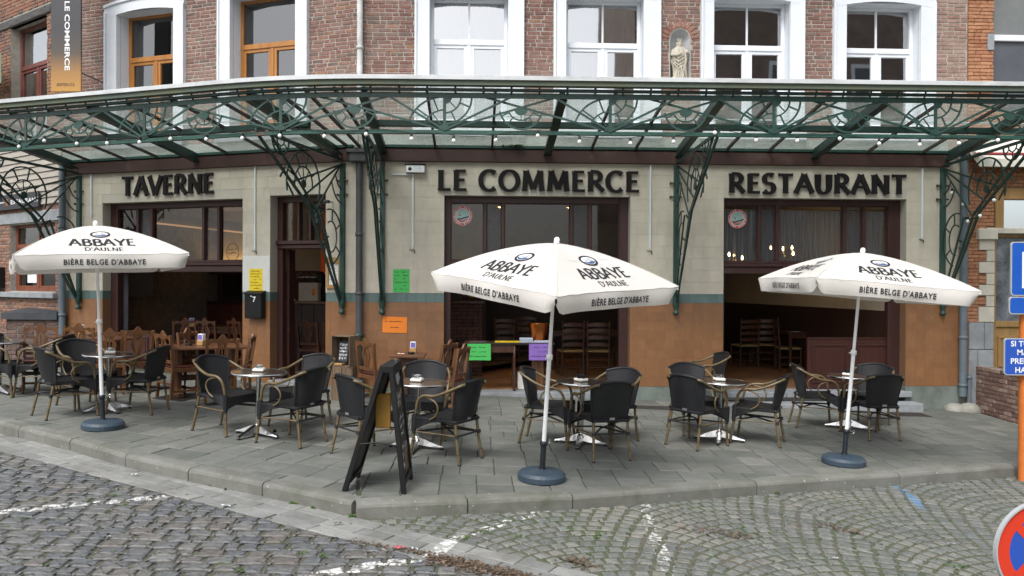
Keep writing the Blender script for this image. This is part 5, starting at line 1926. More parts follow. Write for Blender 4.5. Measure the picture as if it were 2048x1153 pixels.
for k, (a_, d_, w_) in enumerate(((px_a(RW, 955, 2.0), 2.0, 'left of the middle opening, first row'), (px_a(RW, 1085, 2.0), 2.0, 'right of the middle opening, first row'), (px_a(RW, 1000, 4.4), 4.4, 'left of the middle opening, far row'), (px_a(RW, 1140, 4.4), 4.4, 'right of the middle opening, far row'))):
 downlight(RW.P(a_, d_, 3.415), 'small lit ceiling spot inside, ' + w_)
for k, (px_, d_, w_) in enumerate(((600, 2.0, 'over the bar behind the tavern door'), )):
 downlight(LW.P(px_a(LW, px_, d_), d_, 3.415), 'small lit ceiling spot ' + w_)
def net_curtain(fr, a0, a1, d, z0, z1, label, m, amp=.02, fq=1.15, parent=None):
 cb = MB(); n = int((a1 - a0) * 60)
 v = []
 for i in range(n + 1):
  x = a0 + (a1 - a0) * i / n
  dd = d + amp * math.sin(i * fq) + amp * .5 * math.sin(i * .39 + 1)
  v += [fr.P(x, dd, z0), fr.P(x, dd + .004, z1)]
 cb.add(v, [(2 * i, 2 * i + 2, 2 * i + 3, 2 * i + 1) for i in range(n)], 0, True)
 o = cb.build('curtain', m)
 tag(o, label, 'curtain')
 return o
cm = bpy.data.materials.new('sheer_curtain'); cm.use_nodes = True
nt = cm.node_tree; nt.nodes.clear()
o_ = nt.nodes.new('ShaderNodeOutputMaterial'); t_ = nt.nodes.new('ShaderNodeBsdfTransparent'); d_ = nt.nodes.new('ShaderNodeBsdfDiffuse'); x_ = nt.nodes.new('ShaderNodeMixShader')
d_.inputs[0].default_value = (.34, .36, .39, 1); x_.inputs[0].default_value = .62
wv = nt.nodes.new('ShaderNodeTexNoise'); wv.inputs['Scale'].default_value = 5
gp = nt.nodes.new('ShaderNodeNewGeometry'); mp_ = nt.nodes.new('ShaderNodeMapping'); mp_.inputs['Scale'].default_value = (9, 1, .3)
nt.links.new(gp.outputs['Position'], mp_.inputs[0]); nt.links.new(mp_.outputs[0], wv.inputs['Vector'])
mr_ = nt.nodes.new('ShaderNodeMapRange'); mr_.inputs['From Min'].default_value = .35; mr_.inputs['From Max'].default_value = .65; mr_.inputs['To Min'].default_value = .45; mr_.inputs['To Max'].default_value = .85
nt.links.new(wv.outputs['Fac'], mr_.inputs['Value']); nt.links.new(mr_.outputs[0], x_.inputs[0])
nt.links.new(t_.outputs[0], x_.inputs[1]); nt.links.new(d_.outputs[0], x_.inputs[2]); nt.links.new(x_.outputs[0], o_.inputs[0])
net_curtain(RW, O2[0] + .05, O2[1] - .2, .34, 2.17, on(RW, 1600, 422, .34)[1], 'grey net curtain gathered in folds behind the upper panes of the restaurant window', cm)
rail = MB(); rail.tube([RW.P(O2[0] + .02, .34, on(RW, 1600, 422, .34)[1] + .01), RW.P(O2[1] - .15, .34, on(RW, 1600, 422, .34)[1] + .01)], .01, 6)
tag(rail.build('curtain_rail', brass), 'thin brass rail carrying the grey net curtain', 'curtain rail')
grey_cur = mat('grey_curtain', (.095, .09, .105), rough=.9, c2=(.06, .058, .07), scale=5, stretch=(6, 6, .3), coords='World')
net_curtain(LW, px_a(LW, 229, .34), px_a(LW, 252, .34), .36, on(LW, 240, 662, .36)[1], 1.98, 'dark grey curtain gathered at the left edge of the tavern opening', grey_cur, .03, .9)
# neighbour on the left (brick, set at an angle)
nb = place('brick_house', 'old orange-brown brick house at the left with red window frames and grey boarding', 'building', NW.P(-2, .3, .3))
T = lambda x, y, z: NW.P(x, y, z)
def NA(px, py=400, d=0): return on(NW, px, py, d)[0]
def NZ(px, py, d=0): return on(NW, px, py, d)[1]
NE = NA(-60)
uw = (NA(21, 100), NA(93, 100), NZ(60, 330), NZ(60, 42))
lwn = (NA(19, 520), NA(110, 520), NZ(60, 583), NZ(60, 448))
sid_z0, sid_z1 = NZ(60, 412), NZ(60, 300)
mb = MB()
wall_grid(mb, NW, NE, 0, -.4, 8.2, [uw, lwn], .012)
for h in (uw, lwn): reveal(mb, NW, h, .012, .22)
mb.build('wall', mortar, nb)
sidh = (NE - 1, 0.0, sid_z0, sid_z1 + .2)
lint = (NA(-30, 70), NA(102, 30), NZ(60, 42), NZ(60, 42) + .17)
lint2 = (NA(-30, 435), NA(122, 435), NZ(60, 446), NZ(60, 424))
courses(NW, nb, 'brick', 'bricks', br_nl, (NE, -.0, -.2, 8.2), [uw, lwn, sidh, lint, lint2], .066, (.20, .20, .10, .19), .013, .05, .0, 300, 81, vis=lambda x, y: x < 130 and y < 180, jit=.007)
mb = MB(); mb.bbox(lint[0], lint[1], -.03, .1, lint[2], lint[3], .02, T=T)
mb.build('timber_lintel', mat('weathered_oak', (.11, .105, .10), rough=.95, c2=(.05, .048, .045), scale=7, bump=.01, bscale=12, stretch=(.4, 1, 3), coords='World'), nb)
mb = MB(); mb.bbox(lint2[0], lint2[1], -.02, .1, lint2[2], lint2[3], .01, T=T)
mb.build('stone_lintel', bluestone, nb)
casement(NW, uw[0], uw[1], uw[2], uw[3], red_frame, NZ(60, 124), upmull=False, d=.18, glassm=pane_up, parent=nb, curtain=[(.02, .98)])
orange_frame = mat('orange_brown_frame', (.20, .06, .028), rough=.45, c2=(.15, .042, .02), scale=6, coords='World')
lw_win = casement(NW, lwn[0], lwn[1], lwn[2], lwn[3], orange_frame, NZ(60, 492), upmull=True, d=.12, glassm=pane_dk, parent=nb, room=mat('grey_room', (.10, .11, .12), rough=.9))
mb = MB(); mb.bbox(NA(-30, 590), NA(115, 590), -.09, .12, NZ(60, 596), NZ(60, 585), .008, T=T); mb.build('window_sill', bluestone, nb)
for k, (x0, x1, y0, y1) in enumerate(((40, 66, 532, 566), (96, 112, 535, 570))):
 mb = MB(); mb.box(NA(x0, 550), NA(x1, 550), .135, .137, NZ(x0, y1), NZ(x0, y0), T=T)
 scribble(mb, lambda x, y: NW.P(x, .133, y), NA(x0, 550) + .02, NA(x1, 550) - .02, NZ(x0, (y0 + y1) / 2), .05, k, 1, .006)
 pp = mb.build('notice', [paper_w, ink], lw_win)
board_m = mat('grey_boarding', (.36, .33, .285), rough=.85, c2=(.29, .265, .23), scale=6, bump=.001, bscale=30, rnd=.07, stretch=(.3, 1, 2), coords='World')
z = sid_z0
while z < sid_z1 + .15:
 mb = MB()
 mb.hexa([T(NE, -.035, z), T(-.02, -.035, z), T(-.02, .01, z), T(NE, .01, z), T(NE, -.012, z + .118), T(-.02, -.012, z + .118), T(-.02, .01, z + .118), T(NE, .01, z + .118)])
 mb.build('board', board_m, nb)
 z += .12
s0, s1 = NA(-40, 400, -.06), NA(79, 400, -.06)
zs0, zs1 = NZ(60, 416, -.06), NZ(60, 385, -.06)
sg = place('restaurant_sign', 'dark grey board lettered RESTAURANT with an orange R on the boarded wall at the left', 'sign', NW.P((s0 + s1) / 2, -.05, zs0))
MB().bbox(s0, s1, -.085, -.05, zs0, zs1, .004, T=T).build('board', mat('anthracite_sign', (.025, .027, .032), rough=.5), sg)
signwhite = mat('white_lettering', (.80, .81, .82), rough=.5)
signorange = mat('orange_lettering', (.80, .16, .03), rough=.5)
zc = (zs0 + zs1) / 2 - .045
x0_, x1_ = NA(11, 402, -.09), NA(77, 398, -.09)
mb = MB(); put_text(mb, 'ESTAURANT', lambda x, y: NW.P(x, -.0872, y), width=(x1_ - x0_) * .84, cap=.085, bold=.01, cx=x0_ + (x1_ - x0_) * .58, cy=zc)
mb.box(x0_ - .28, x0_ - .06, -.088, -.086, zc + .04, zc + .055, T=T)
mb.build('lettering', signwhite, sg)
mb = MB(); put_text(mb, 'R', lambda x, y: NW.P(x, -.0872, y), cap=.125, bold=.02, cx=x0_ + .06, cy=zc - .01); mb.build('lettering', signorange, sg)
mb = MB(); mb.bbox(NA(-60, 130, -.3), NA(3, 130, -.3), -.34, -.3, NZ(0, 168, -.3), NZ(0, 108, -.3), .004, T=T)
tag(mb.build('wall_plaque', mat('pale_green_enamel', (.42, .52, .36), rough=.4)), 'pale green enamel plaque cut off by the left edge, high on the orange brick wall', 'sign')
mb = MB(); mb.bbox(NA(-30, 570, -.05), NA(5, 570, -.05), -.2, 0, NZ(0, 575, -.05), NZ(0, 535, -.05), .01, T=T)
tag(mb.build('wall_box', black_m), 'black wall box beside the lower red-framed window', 'box')
bx = place('brick_enclosure', 'low dark brick enclosure with a black sloping lid under the left window', 'enclosure', NW.P(-1.5, -.7, .2))
cA = ground(127, 772)                      # its right end against the pipe
fa = on(LW, 125, 620)[0]
BE = Frame((LW.P(LEND, -.12, 0)), (1, -.10, 0))
bzt = on(BE, 70, 640)[1]
a_l = on(BE, 12, 640)[0]
mb = MB()
wall_grid(mb, BE, a_l, 0, -.2, bzt, [], .012)
mb.quad(BE.P(a_l + .012, 0, -.2), BE.P(a_l - .3, 1.9, -.2), BE.P(a_l - .3, 1.9, bzt), BE.P(a_l + .012, 0, bzt))
mb.build('core', mortar_d, bx)
courses(BE, bx, 'brick', 'bricks', br_box, (a_l, 0, .02, bzt), [], .075, (.22, .22, .11), .016, .05, .0, 110, 91, jit=.008)
SEf = Frame(BE.P(a_l, 0, 0), (.3 - .0, -1.9, 0))
courses(Frame(BE.P(a_l - .3, 1.9, 0), (.3, -1.9, 0)), bx, 'brick', 'bricks', br_box, (0, 1.92, .02, bzt), [], .075, (.22, .22, .11), .016, .05, .0, 20, 92, jit=.008)
lid = MB()
p = [BE.P(a_l - .05, -.06, bzt + .005), BE.P(.02, -.06, bzt + .005), BE.P(.02, 1.0, bzt + .10), BE.P(a_l - .38, 2.0, bzt + .16)]
q = [BE.P(a_l - .05, -.06, bzt + .125), BE.P(.02, -.06, bzt + .135), BE.P(.02, 1.0, bzt + .24), BE.P(a_l - .38, 2.0, bzt + .28)]
lid.hexa(p + q)
lid.build('lid', mat('slate_lid', (.035, .04, .048), rough=.6, c2=(.055, .06, .068), scale=5, coords='World'), bx)
# neighbour on the right
nr = place('bright_brick_house', 'bright orange brick house with cream quoins and ochre window frames at the right edge', 'building', RW.P(REND + 1.2, .3, -.2))
T = lambda x, y, z: RW.P(x, y, z)
R0, R1 = REND, REND + 3.4
def RA(px, py=500, d=0): return on(RW, px, py, d)[0]
def RZ(px, py, d=0): return on(RW, px, py, d)[1]
upw = (RA(1988, 100), RA(2140, 100), RZ(2000, 225), 8.0)
tw = (RA(1996, 430), RA(2140, 430), RZ(2000, 458), RZ(2000, 388))
dwy = (RA(1988, 600), RA(2140, 600), -.5, RZ(2010, 458))
arch_z = RZ(2000, 388)
mb = MB()
wall_grid(mb, RW, R0, R1, -.7, 8.6, [upw, tw, (dwy[0], dwy[1], -.7, dwy[3] - .005)], .016)
for h in (upw, tw): reveal(mb, RW, h, .016, .25)
mb.build('wall', mat('orange_mortar', (.22, .11, .06), rough=.95, c2=(.17, .09, .05), scale=8), nr)
qz = []
stone_top = RZ(1950, 645)
quo = []
zq = stone_top
edges = [645, 614, 592, 570, 547, 524, 501, 480, 455]
for i in range(len(edges) - 1):
 long_ = i % 2 == 0
 quo.append((RA(1957 if long_ else 1972, 560), dwy[0], RZ(1960, edges[i]), RZ(1960, edges[i + 1])))
basez = [(R0 + .06, RA(1970), RZ(1950, 700), stone_top), (RA(1970), dwy[0], RZ(1950, 700), stone_top), (R0 + .06, RA(1957), -.6, RZ(1950, 700)), (RA(1957), dwy[0], -.6, RZ(1950, 700))]
hl_ = [upw, (tw[0] - .06, tw[1], tw[2], tw[3] + .10), (dwy[0], dwy[1], -1, dwy[3])] + quo + basez + [(RA(1975, 90), RA(1988, 90), RZ(1980, 101), RZ(1980, 68))]
courses(RW, nr, 'brick', 'bricks', br_nr, (R0 + .02, R1, stone_top, 8.4), hl_, .058, (.21, .21, .10, .24), .009, .05, .0, 260, 95, jit=.004)
creamstone = mat('cream_stone', (.56, .53, .45), rough=.85, c2=(.47, .44, .37), scale=5, bump=.002, bscale=40, rnd=.05, coords='World')
for (a0, a1, z0, z1) in quo:
 MB().bbox(a0 + .004, a1, -.014, .05, z0 + .004, z1 - .004, .006, T=T).build('quoin', creamstone, nr)
for (a0, a1, z0, z1) in basez:
 MB().bbox(a0 + .004, a1 - .003, -.012, .05, z0 + .004, z1 - .004, .01, T=T).build('base_stone', bluestone, nr)
MB().bbox(RA(1953, 470), dwy[0] + .02, -.07, .05, RZ(1960, 480), RZ(1960, 458), .012, T=T).build('impost', creamstone, nr)
MB().bbox(RA(1975, 90), RA(1988, 90), -.014, .05, RZ(1980, 101), RZ(1980, 68), .006, T=T).build('quoin', bluestone, nr)
ochre_wood = mat('ochre_wood', (.33, .20, .07), rough=.6, c2=(.25, .145, .05), scale=7, bump=.0012, bscale=25, stretch=(2, 2, .3), coords='World')
mb = MB()
mb.bbox(tw[0] - .055, tw[0] + .09, -.02, .12, tw[2] + .0, tw[3] + .10, .006, T=T)
mb.bbox(tw[0] + .091, tw[1], -.019, .12, tw[3] - .09, tw[3] + .099, .006, T=T)
fo = mb.build('window', ochre_wood, nr)
MB().quad(T(tw[0] + .08, .09, tw[2]), T(tw[1], .09, tw[2]), T(tw[1], .092, tw[3]), T(tw[0] + .08, .092, tw[3])).build('pane', pane_dk, fo)
MB().bbox(dwy[0] - .1, dwy[1], -.05, .2, tw[2] - .08, tw[2] + .01, .008, T=T).build('stone_head', creamstone, nr)
mb = MB()
for (a0, a1, z0, z1) in ((dwy[0] + .0, dwy[0] + .07, -.3, dwy[3] - .09), (dwy[0] + .071, dwy[1], RZ(2010, 475), dwy[3] - .09), (dwy[0] + .071, dwy[1], RZ(2010, 655), RZ(2010, 643))):
 mb.bbox(a0, a1, .05, .16, z0, z1, .006, T=T)
dr = mb.build('door', ochre_wood, nr)
mb = MB(); mb.bbox(dwy[0] + .071, dwy[1], .085, .12, -.3, RZ(2010, 655), .004, T=T)
mb.bbox(dwy[0] + .12, dwy[1], .06, .084, RZ(2010, 735), RZ(2010, 730), .005, T=T)
mb.bbox(dwy[0] + .12, dwy[1], .06, .084, RZ(2010, 678), RZ(2010, 673), .005, T=T)
mb.bbox(dwy[0] + .12, dwy[0] + .16, .061, .084, RZ(2010, 730), RZ(2010, 678), .005, T=T)
mb.bbox(dwy[0] + .24, dwy[1], .07, .084, RZ(2010, 722), RZ(2010, 688), .008, T=T)
mb.build('door_panel', ochre_wood, dr)
frost = mat('smoky_pane', (.20, .23, .26), rough=.15, c2=(.035, .04, .045), scale=2.6, coords='World')
MB().quad(T(dwy[0] + .06, .11, RZ(2010, 645)), T(dwy[1], .11, RZ(2010, 645)), T(dwy[1], .112, RZ(2010, 475)), T(dwy[0] + .06, .112, RZ(2010, 475))).build('pane', frost, dr)
zb_ = RZ(2000, 72)
mb = MB(); mb.bbox(upw[0], upw[1], .10, .2, zb_ - .05, zb_ + .05, .006, T=T); mb.bbox(upw[0] + .0, upw[0] + .03, .12, .2, upw[2], upw[3], .006, T=T)
fo = mb.build('window', white_pvc, nr)
blind_m = mat('slate_blue_pane', (.095, .10, .12), rough=.3, c2=(.075, .08, .095), scale=3, coords='World')
MB().quad(T(upw[0] + .02, .15, upw[2]), T(upw[1], .15, upw[2]), T(upw[1], .152, zb_), T(upw[0] + .02, .152, zb_)).build('pane', blind_m, fo)
MB().quad(T(upw[0] + .02, .15, zb_), T(upw[1], .15, zb_), T(upw[1], .152, 8.0), T(upw[0] + .02, .152, 8.0)).build('pane', mat('grey_blind', (.17, .18, .18), rough=.6, c2=(.14, .15, .15), scale=4), fo)
vmn = br_nr[0]
ca_, cz_ = RA(2070, 400), RZ(2070, 400) - .2
for i in range(9):
 g = R_(100 + i * 7.5)
 m = RW.mat(ca_ + .62 * math.cos(g) * 1.05, -.012 + .025, cz_ + .55 + .42 * math.sin(g) - .15) @ Matrix.Rotation(-(g - PI / 2), 4, 'Y') @ Matrix.Diagonal((.055, .05, .20, 1))
 link('brick', UB[i % 5].mesh('brick', vmn), nr, m)
aw = place('awning', 'edge of a cream canvas awning on the orange brick house behind the canopy end', 'awning', RW.P(RA(2030, 320), -.5, 3.8))
mb = MB()
a0 = RA(1958, 322, -.3)
mb.hexa([T(a0, -.32, RZ(1990, 334, -.3)), T(R1, -.32, RZ(1990, 334, -.3)), T(R1, -.05, RZ(1990, 300)), T(a0 - .05, -.05, RZ(1990, 300)), T(a0, -.33, RZ(1990, 318, -.3)), T(R1, -.33, RZ(1990, 318, -.3)), T(R1, -.05, RZ(1990, 280)), T(a0 - .05, -.05, RZ(1990, 280))])
mb.build('valance', mat('cream_canvas', (.72, .70, .62), rough=.8, c2=(.62, .60, .52), scale=4, coords='World'), aw)
mb = MB(); mb.bbox(a0, R1, -.30, -.05, RZ(1990, 309, -.3), RZ(1990, 305, -.3), .003, T=T); mb.build('red_edging', mat('red_canvas', (.35, .05, .05), rough=.8), aw)
p0 = ground(1957, 823); p1 = ground(2037, 850)
RF = Frame((p0.x, p0.y, 0), (p1.x - p0.x, p1.y - p0.y, 0))
Lr = 3.2
zt0 = on(RF, 1944, 730)[1]; zt1 = on(RF, 2008, 741)[1]
rw_ = place('brick_ramp_wall', 'low wall of rustic brown bricks in front of the orange brick house', 'wall', (p0.x, p0.y, gz(p0.x, p0.y)))
aa0 = on(RF, 1940, 800)[0]
slope_ = (zt1 - zt0) / (on(RF, 2008, 741)[0] - on(RF, 1944, 730)[0])
mb = MB()
mb.hexa([RF.P(aa0, .014, -.9), RF.P(Lr, .014, -.9), RF.P(Lr, .26, -.9), RF.P(aa0, .26, -.9), RF.P(aa0, .014, zt0 - .02), RF.P(Lr, .014, zt0 + slope_ * Lr - .02), RF.P(Lr, .26, zt0 + slope_ * Lr - .02), RF.P(aa0, .26, zt0 - .02)])
mb.build('core', mortar_d, rw_)
hb = .068
rr = random.Random(12)
ubm = [u.mesh('brick', br_ramp[0]) for u in UB]
zrow = 0
k = 0
while k < 16:
 a = aa0 - (.11 if k % 2 else 0)
 while a < Lr:
  L = .225
  x0, x1 = max(a, aa0), min(a + L, Lr)
  zc = zt0 + slope_ * ((x0 + x1) / 2) - hb * (k + .5)
  q = RF.P((x0 + x1) / 2, 0, 0)
  if x1 - x0 > .05 and zc > gz(q.x, q.y) - .08:
   m = RF.mat((x0 + x1) / 2, .03 + rr.uniform(-.004, .004), zc) @ Matrix.Rotation(-math.atan(slope_), 4, 'Y') @ Matrix.Diagonal((x1 - x0 - .010, .06, hb - .010, 1))
   link('brick', ubm[rr.randrange(5)], rw_, m)
  a += L
 k += 1
m = RF.mat(aa0 + Lr / 2, .13, zt0 + slope_ * (aa0 + Lr) / 2 + .002)
def pipe(label, pts, r, mt, collars=(), name='drainpipe', sub=None):
 o = place(name, label, 'drainpipe', pts[0])
 MB().tube(pts, r, 14).build('pipe', mt, o)
 for c in collars:
  m = MB(); m.lathe([(r, -.025), (r + .012, -.02), (r + .012, .02), (r, .025)], c, 14)
  m.build('collar', mt, o)
 return o
cp = [RW.P(A(RW, 720), -.10, z) for z in (3.68, 3.5, 1.5, .98)]
o = pipe('dark grey downpipe with a hopper at the corner between the two facades', cp, .052, zincpipe, [cp[0].lerp(cp[3], t) for t in (.42, .76)])
mb = MB(); mb.bbox(-.20, .16, -.20, -.0, 3.66, 3.82, .02, T=lambda x, y, z: RW.P(A(RW, 726) + x, y, z)); mb.bbox(-.24, .20, -.23, -.0, 3.80, 3.86, .01, T=lambda x, y, z: RW.P(A(RW, 726) + x, y, z)); mb.build('hopper', zincpipe, o)
g0 = RW.P(A(RW, 720), -.10, .98); g1 = RW.P(A(RW, 721), -.10, -.1)
MB().tube([g0, g1], .062, 14).build('standpipe', green_paint, o)
m = MB(); m.lathe([(.062, -.03), (.075, -.025), (.075, .02), (.055, .03)], g0, 14); m.build('collar', green_paint, o)
pipe('white peeling downpipe on the red brick between the first-floor windows', [RW.P(A(RW, 720), -.09, z) for z in (4.45, 8.4)], .045, mat('peeling_white_pipe', (.62, .64, .64), rough=.6, c2=(.40, .40, .38), scale=3, dirt=((.25, .24, .22), 3, .62, .7), coords='World'), [RW.P(A(RW, 720), -.09, 5.45)])
pipe('blue-grey downpipe beside the dark-lidded brick enclosure', [LW.P(A(LW, 133), -.09, z) for z in (3.9, 2, .25)], .06, bluepipe, [LW.P(A(LW, 133), -.09, z) for z in (1.2, 2.6)])
rpz = gz(rw_pt.x, rw_pt.y)
pipe('grey-green downpipe at the seam with the orange brick house', [RW.P(A(RW, 1921), -.08, 3.95), RW.P(A(RW, 1921), -.08, .2), RW.P(A(RW, 1921), -.08, .0)], .058, bluepipe, [RW.P(A(RW, 1921), -.08, z) for z in (.95, .18, 2.4)])
pipe('thin pale pipe at the foot of the grey stone quoins', [RW.P(A(RW, 1936), -.05, .35), RW.P(A(RW, 1936), -.05, -.25)], .035, bluepipe, [RW.P(A(RW, 1936), -.05, .3)])
conc = mat('pale_concrete', (.33, .32, .28), rough=.9, c2=(.25, .24, .21), scale=6, bump=.004, bscale=40, coords='World')
def blob(mb, c, rx, ry, rz, seed, sharp=2.4, n=14, m=8):
 r_ = random.Random(seed)
 v = []
 for i in range(m + 1):
  ph = PI / 2 * i / m
  for k in range(n):
   th = 2 * PI * k / n
   q = 1 + .06 * math.sin(3 * th + seed) + r_.uniform(-.015, .015)
   v.append((c[0] + rx * q * math.cos(th) * math.cos(ph) ** (2 / sharp), c[1] + ry * q * math.sin(th) * math.cos(ph) ** (2 / sharp), c[2] + rz * math.sin(ph) ** (2 / sharp)))
 f = []
 for i in range(m):
  for k in range(n):
   f.append((i * n + k, i * n + (k + 1) % n, (i + 1) * n + (k + 1) % n, (i + 1) * n + k))
 mb.add(v, f, 0, True)
g = ground(1924, 822)
gs = place('guard_stone', 'rounded pale concrete guard stone at the foot of the grey-green downpipe', 'stone', (g.x, g.y, g.z))
mb = MB(); blob(mb, (g.x - .10, g.y + .02, g.z - .03), .17, .15, .15, 1); mb.build('lump', conc, gs)
mb = MB(); blob(mb, (g.x + .10, g.y - .02, g.z - .03), .18, .14, .16, 2); mb.build('lump', conc, gs)
bp0 = on(LW, 103, 100, -1.0); bp1 = on(LW, 163, 100, -1.0)
BAN = Frame(LW.P(on(LW, 103, 100, -.9)[0], -.9, 0), (1, -.02, 0))
bw = on(BAN, 163, 100)[0]; bz0 = on(BAN, 130, 184)[1]
ban = place('banner_sign', 'tall banner fading from dark grey to amber lettered LE COMMERCE and SCOTCH C.T.S.', 'banner', BAN.P(bw / 2, 0, bz0))
gm = bpy.data.materials.new('banner_print'); gm.use_nodes = True
nt = gm.node_tree; b_ = nt.nodes['Principled BSDF']; b_.inputs['Roughness'].default_value = .45
gg = nt.nodes.new('ShaderNodeNewGeometry'); sx = nt.nodes.new('ShaderNodeSeparateXYZ'); cr = nt.nodes.new('ShaderNodeValToRGB'); mrr = nt.nodes.new('ShaderNodeMapRange')
nt.links.new(gg.outputs['Position'], sx.inputs[0]); nt.links.new(sx.outputs[2], mrr.inputs['Value'])
mrr.inputs['From Min'].default_value = bz0; mrr.inputs['From Max'].default_value = on(BAN, 130, 60)[1]
nt.links.new(mrr.outputs[0], cr.inputs[0]); nt.links.new(cr.outputs[0], b_.inputs['Base Color'])
e = cr.color_ramp.elements; e[0].position = 0; e[0].color = (.42, .22, .05, 1); e[1].position = 1; e[1].color = (.045, .045, .05, 1)
q = e.new(.30); q.color = (.32, .165, .05, 1); q = e.new(.62); q.color = (.085, .065, .05, 1)
MB().bbox(0, bw, -.02, .02, bz0, 8.0, .004, T=lambda x, y, z: BAN.P(x, y, z)).build('panel', gm, ban)
mb = MB()
x_c = on(BAN, 136, 80)[0]
ztop_ = on(BAN, 136, 4)[1]; zbot_ = on(BAN, 136, 142)[1]
v, f, wdt = sans('LE COMMERCE', 1.0, .018, 1.0)
sc = (ztop_ - zbot_) / wdt
capx = abs(on(BAN, 141, 80)[0] - on(BAN, 131, 80)[0])
mb.add([BAN.P(x_c + (p[1] - .36) * capx / .73, -.0215, (ztop_ + zbot_) / 2 - p[0] * sc) for p in v], f)
mb.build('lettering', signwhite, ban)
mb = MB(); put_text(mb, 'SCOTCH C.T.S.', lambda x, y: BAN.P(x, -.0215, y), width=abs(on(BAN, 151, 170)[0] - on(BAN, 115, 170)[0]), cap=.045, bold=.035, cx=on(BAN, 133, 170)[0], cy=on(BAN, 133, 173)[1])
mb.build('lettering', ink, ban)
mb = MB()
for z in (bz0 + .15,):
 mb.tube([BAN.P(bw / 2, .02, z + 2.2), LW.P(on(LW, 160, 100)[0], 0, z + 2.2)], .02, 8)
mb.tube([BAN.P(bw * .8, .02, bz0 + .35), BAN.P(bw * .9, .9, bz0 + .35)], .012, 8)
mb.build('arm', iron, ban)
def sheet(fr, px0, px1, py0, py1, mt, label, d=-.006, rot=0.0, seed=0, lines=5, name='notice', cat='notice', rows=None):
 a0, z1 = on(fr, px0, py0, d); a1, z0 = on(fr, px1, py1, d)
 ca, cz = (a0 + a1) / 2, (z0 + z1) / 2
 def Tq(x, y, z):
  c, s_ = math.cos(rot), math.sin(rot)
  return fr.P(ca + (x * c - z * s_), d + y, cz + (x * s_ + z * c))
 mb = MB()
 w, h = a1 - a0, z1 - z0
 n = 6
 for i in range(n):
  x0, x1 = -w / 2 + w * i / n, -w / 2 + w * (i + 1) / n
  y0 = -.004 * math.sin(PI * i / n); y1 = -.004 * math.sin(PI * (i + 1) / n)
  mb.hexa([Tq(x0, y0, -h / 2), Tq(x1, y1, -h / 2), Tq(x1, y1 + .0015, -h / 2), Tq(x0, y0 + .0015, -h / 2), Tq(x0, y0, h / 2), Tq(x1, y1, h / 2), Tq(x1, y1 + .0015, h / 2), Tq(x0, y0 + .0015, h / 2)])
 for k in range(lines):
  z = h / 2 - h * (k + .8) / (lines + .7)
  scribble(mb, lambda x, y: Tq(x, -.0062, y), -w * .40, w * (.42 if k % 2 else .30), z, h * .05, seed + k, 1, .0055, .25)
 o = mb.build(name, [mt, ink])
 return tag(o, label, cat)
yel = mat('yellow_paper', (.78, .58, .02), rough=.7); grn = mat('green_paper', (.07, .52, .11), rough=.7)
orp = mat('orange_paper', (.80, .22, .02), rough=.7); vio = mat('violet_paper', (.25, .13, .48), rough=.7)
sheet(LW, 498.5, 525, 538, 582, yel, 'handwritten yellow notice taped above the black letterbox', seed=1, lines=7)
sheet(RW, 786, 819, 539, 585, grn, 'handwritten green notice on the cream tiles over the teal band', seed=11, lines=6)
sheet(RW, 765, 814, 634, 666, orp, 'handwritten orange notice on the ochre tiles', rot=-.03, seed=21, lines=2)
a0, z0 = on(LW, 487, 587); a1, z1 = on(LW, 539, 512)
mb = MB(); mb.bbox(L1[1] + .003, L2[0] - .003, -.0042, .01, ZG1 + .004, z1, .002, T=lambda x, y, z: LW.P(x, y, z))
mb.build('repaired_patch', mat('fresh_cream_paint', (.66, .66, .63), rough=.6, c2=(.6, .6, .57), scale=4, coords='World'), bld)
a0, zb = on(LW, 489, 637, -.12); a1, zt = on(LW, 523, 588, -.12)
lb = place('letterbox', 'black letterbox numbered 7 on the pier between tavern window and door', 'letterbox', LW.P((a0 + a1) / 2, -.06, zb))
T = lambda x, y, z: LW.P(x, y, z)
MB().bbox(a0, a1, -.13, -.002, zb, zt, .012, T=T).build('body', black_m, lb)
mb = MB(); n = 8
for i in range(n):
 t0_, t1_ = i / n, (i + 1) / n
 f0 = lambda t: (-.15 + .148 * t, zt + .004 + .045 * math.sin(t * PI / 2))
 (y0, q0), (y1, q1) = f0(t0_), f0(t1_)
 mb.hexa([T(a0 - .008, y0, q0 - .012), T(a1 + .008, y0, q0 - .012), T(a1 + .008, y1, q1 - .012), T(a0 - .008, y1, q1 - .012), T(a0 - .008, y0, q0), T(a1 + .008, y0, q0), T(a1 + .008, y1, q1), T(a0 - .008, y1, q1)])
mb.build('flap', black_m, lb)
mb = MB(); put_text(mb, '7', lambda x, y: T(x, -.1312, y), cap=.085, bold=.03, cx=(a0 + a1) / 2 + .03, cy=zt - .13)
put_text(mb, '°', lambda x, y: T(x, -.1312, y), cap=.06, bold=.02, cx=(a0 + a1) / 2 - .03, cy=zt - .09)
mb.build('number', signwhite, lb)
a0, zb = on(LW, 652, 576, -.04); a1, zt = on(LW, 681, 515, -.04)
mf = place('menu_case', 'small oak framed menu case behind the bracket right of the tavern door', 'menu case', LW.P((a0 + a1) / 2, -.02, zb))
oakl = mat('light_oak', (.42, .25, .10), rough=.5, c2=(.34, .19, .07), scale=10, stretch=(4, 4, .5), coords='World')
mb = MB()
for b4 in ((a0, a0 + .04, zb, zt), (a1 - .04, a1, zb, zt), (a0 + .04, a1 - .04, zb, zb + .05), (a0 + .04, a1 - .04, zt - .10, zt)):
 mb.bbox(b4[0], b4[1], -.045, -.003, b4[2], b4[3], .004, T=T)
mb.bbox(a0 - .012, a1 + .012, -.055, -.002, zb - .012, zb - .001, .003, T=T)
mb.build('frame', oakl, mf)
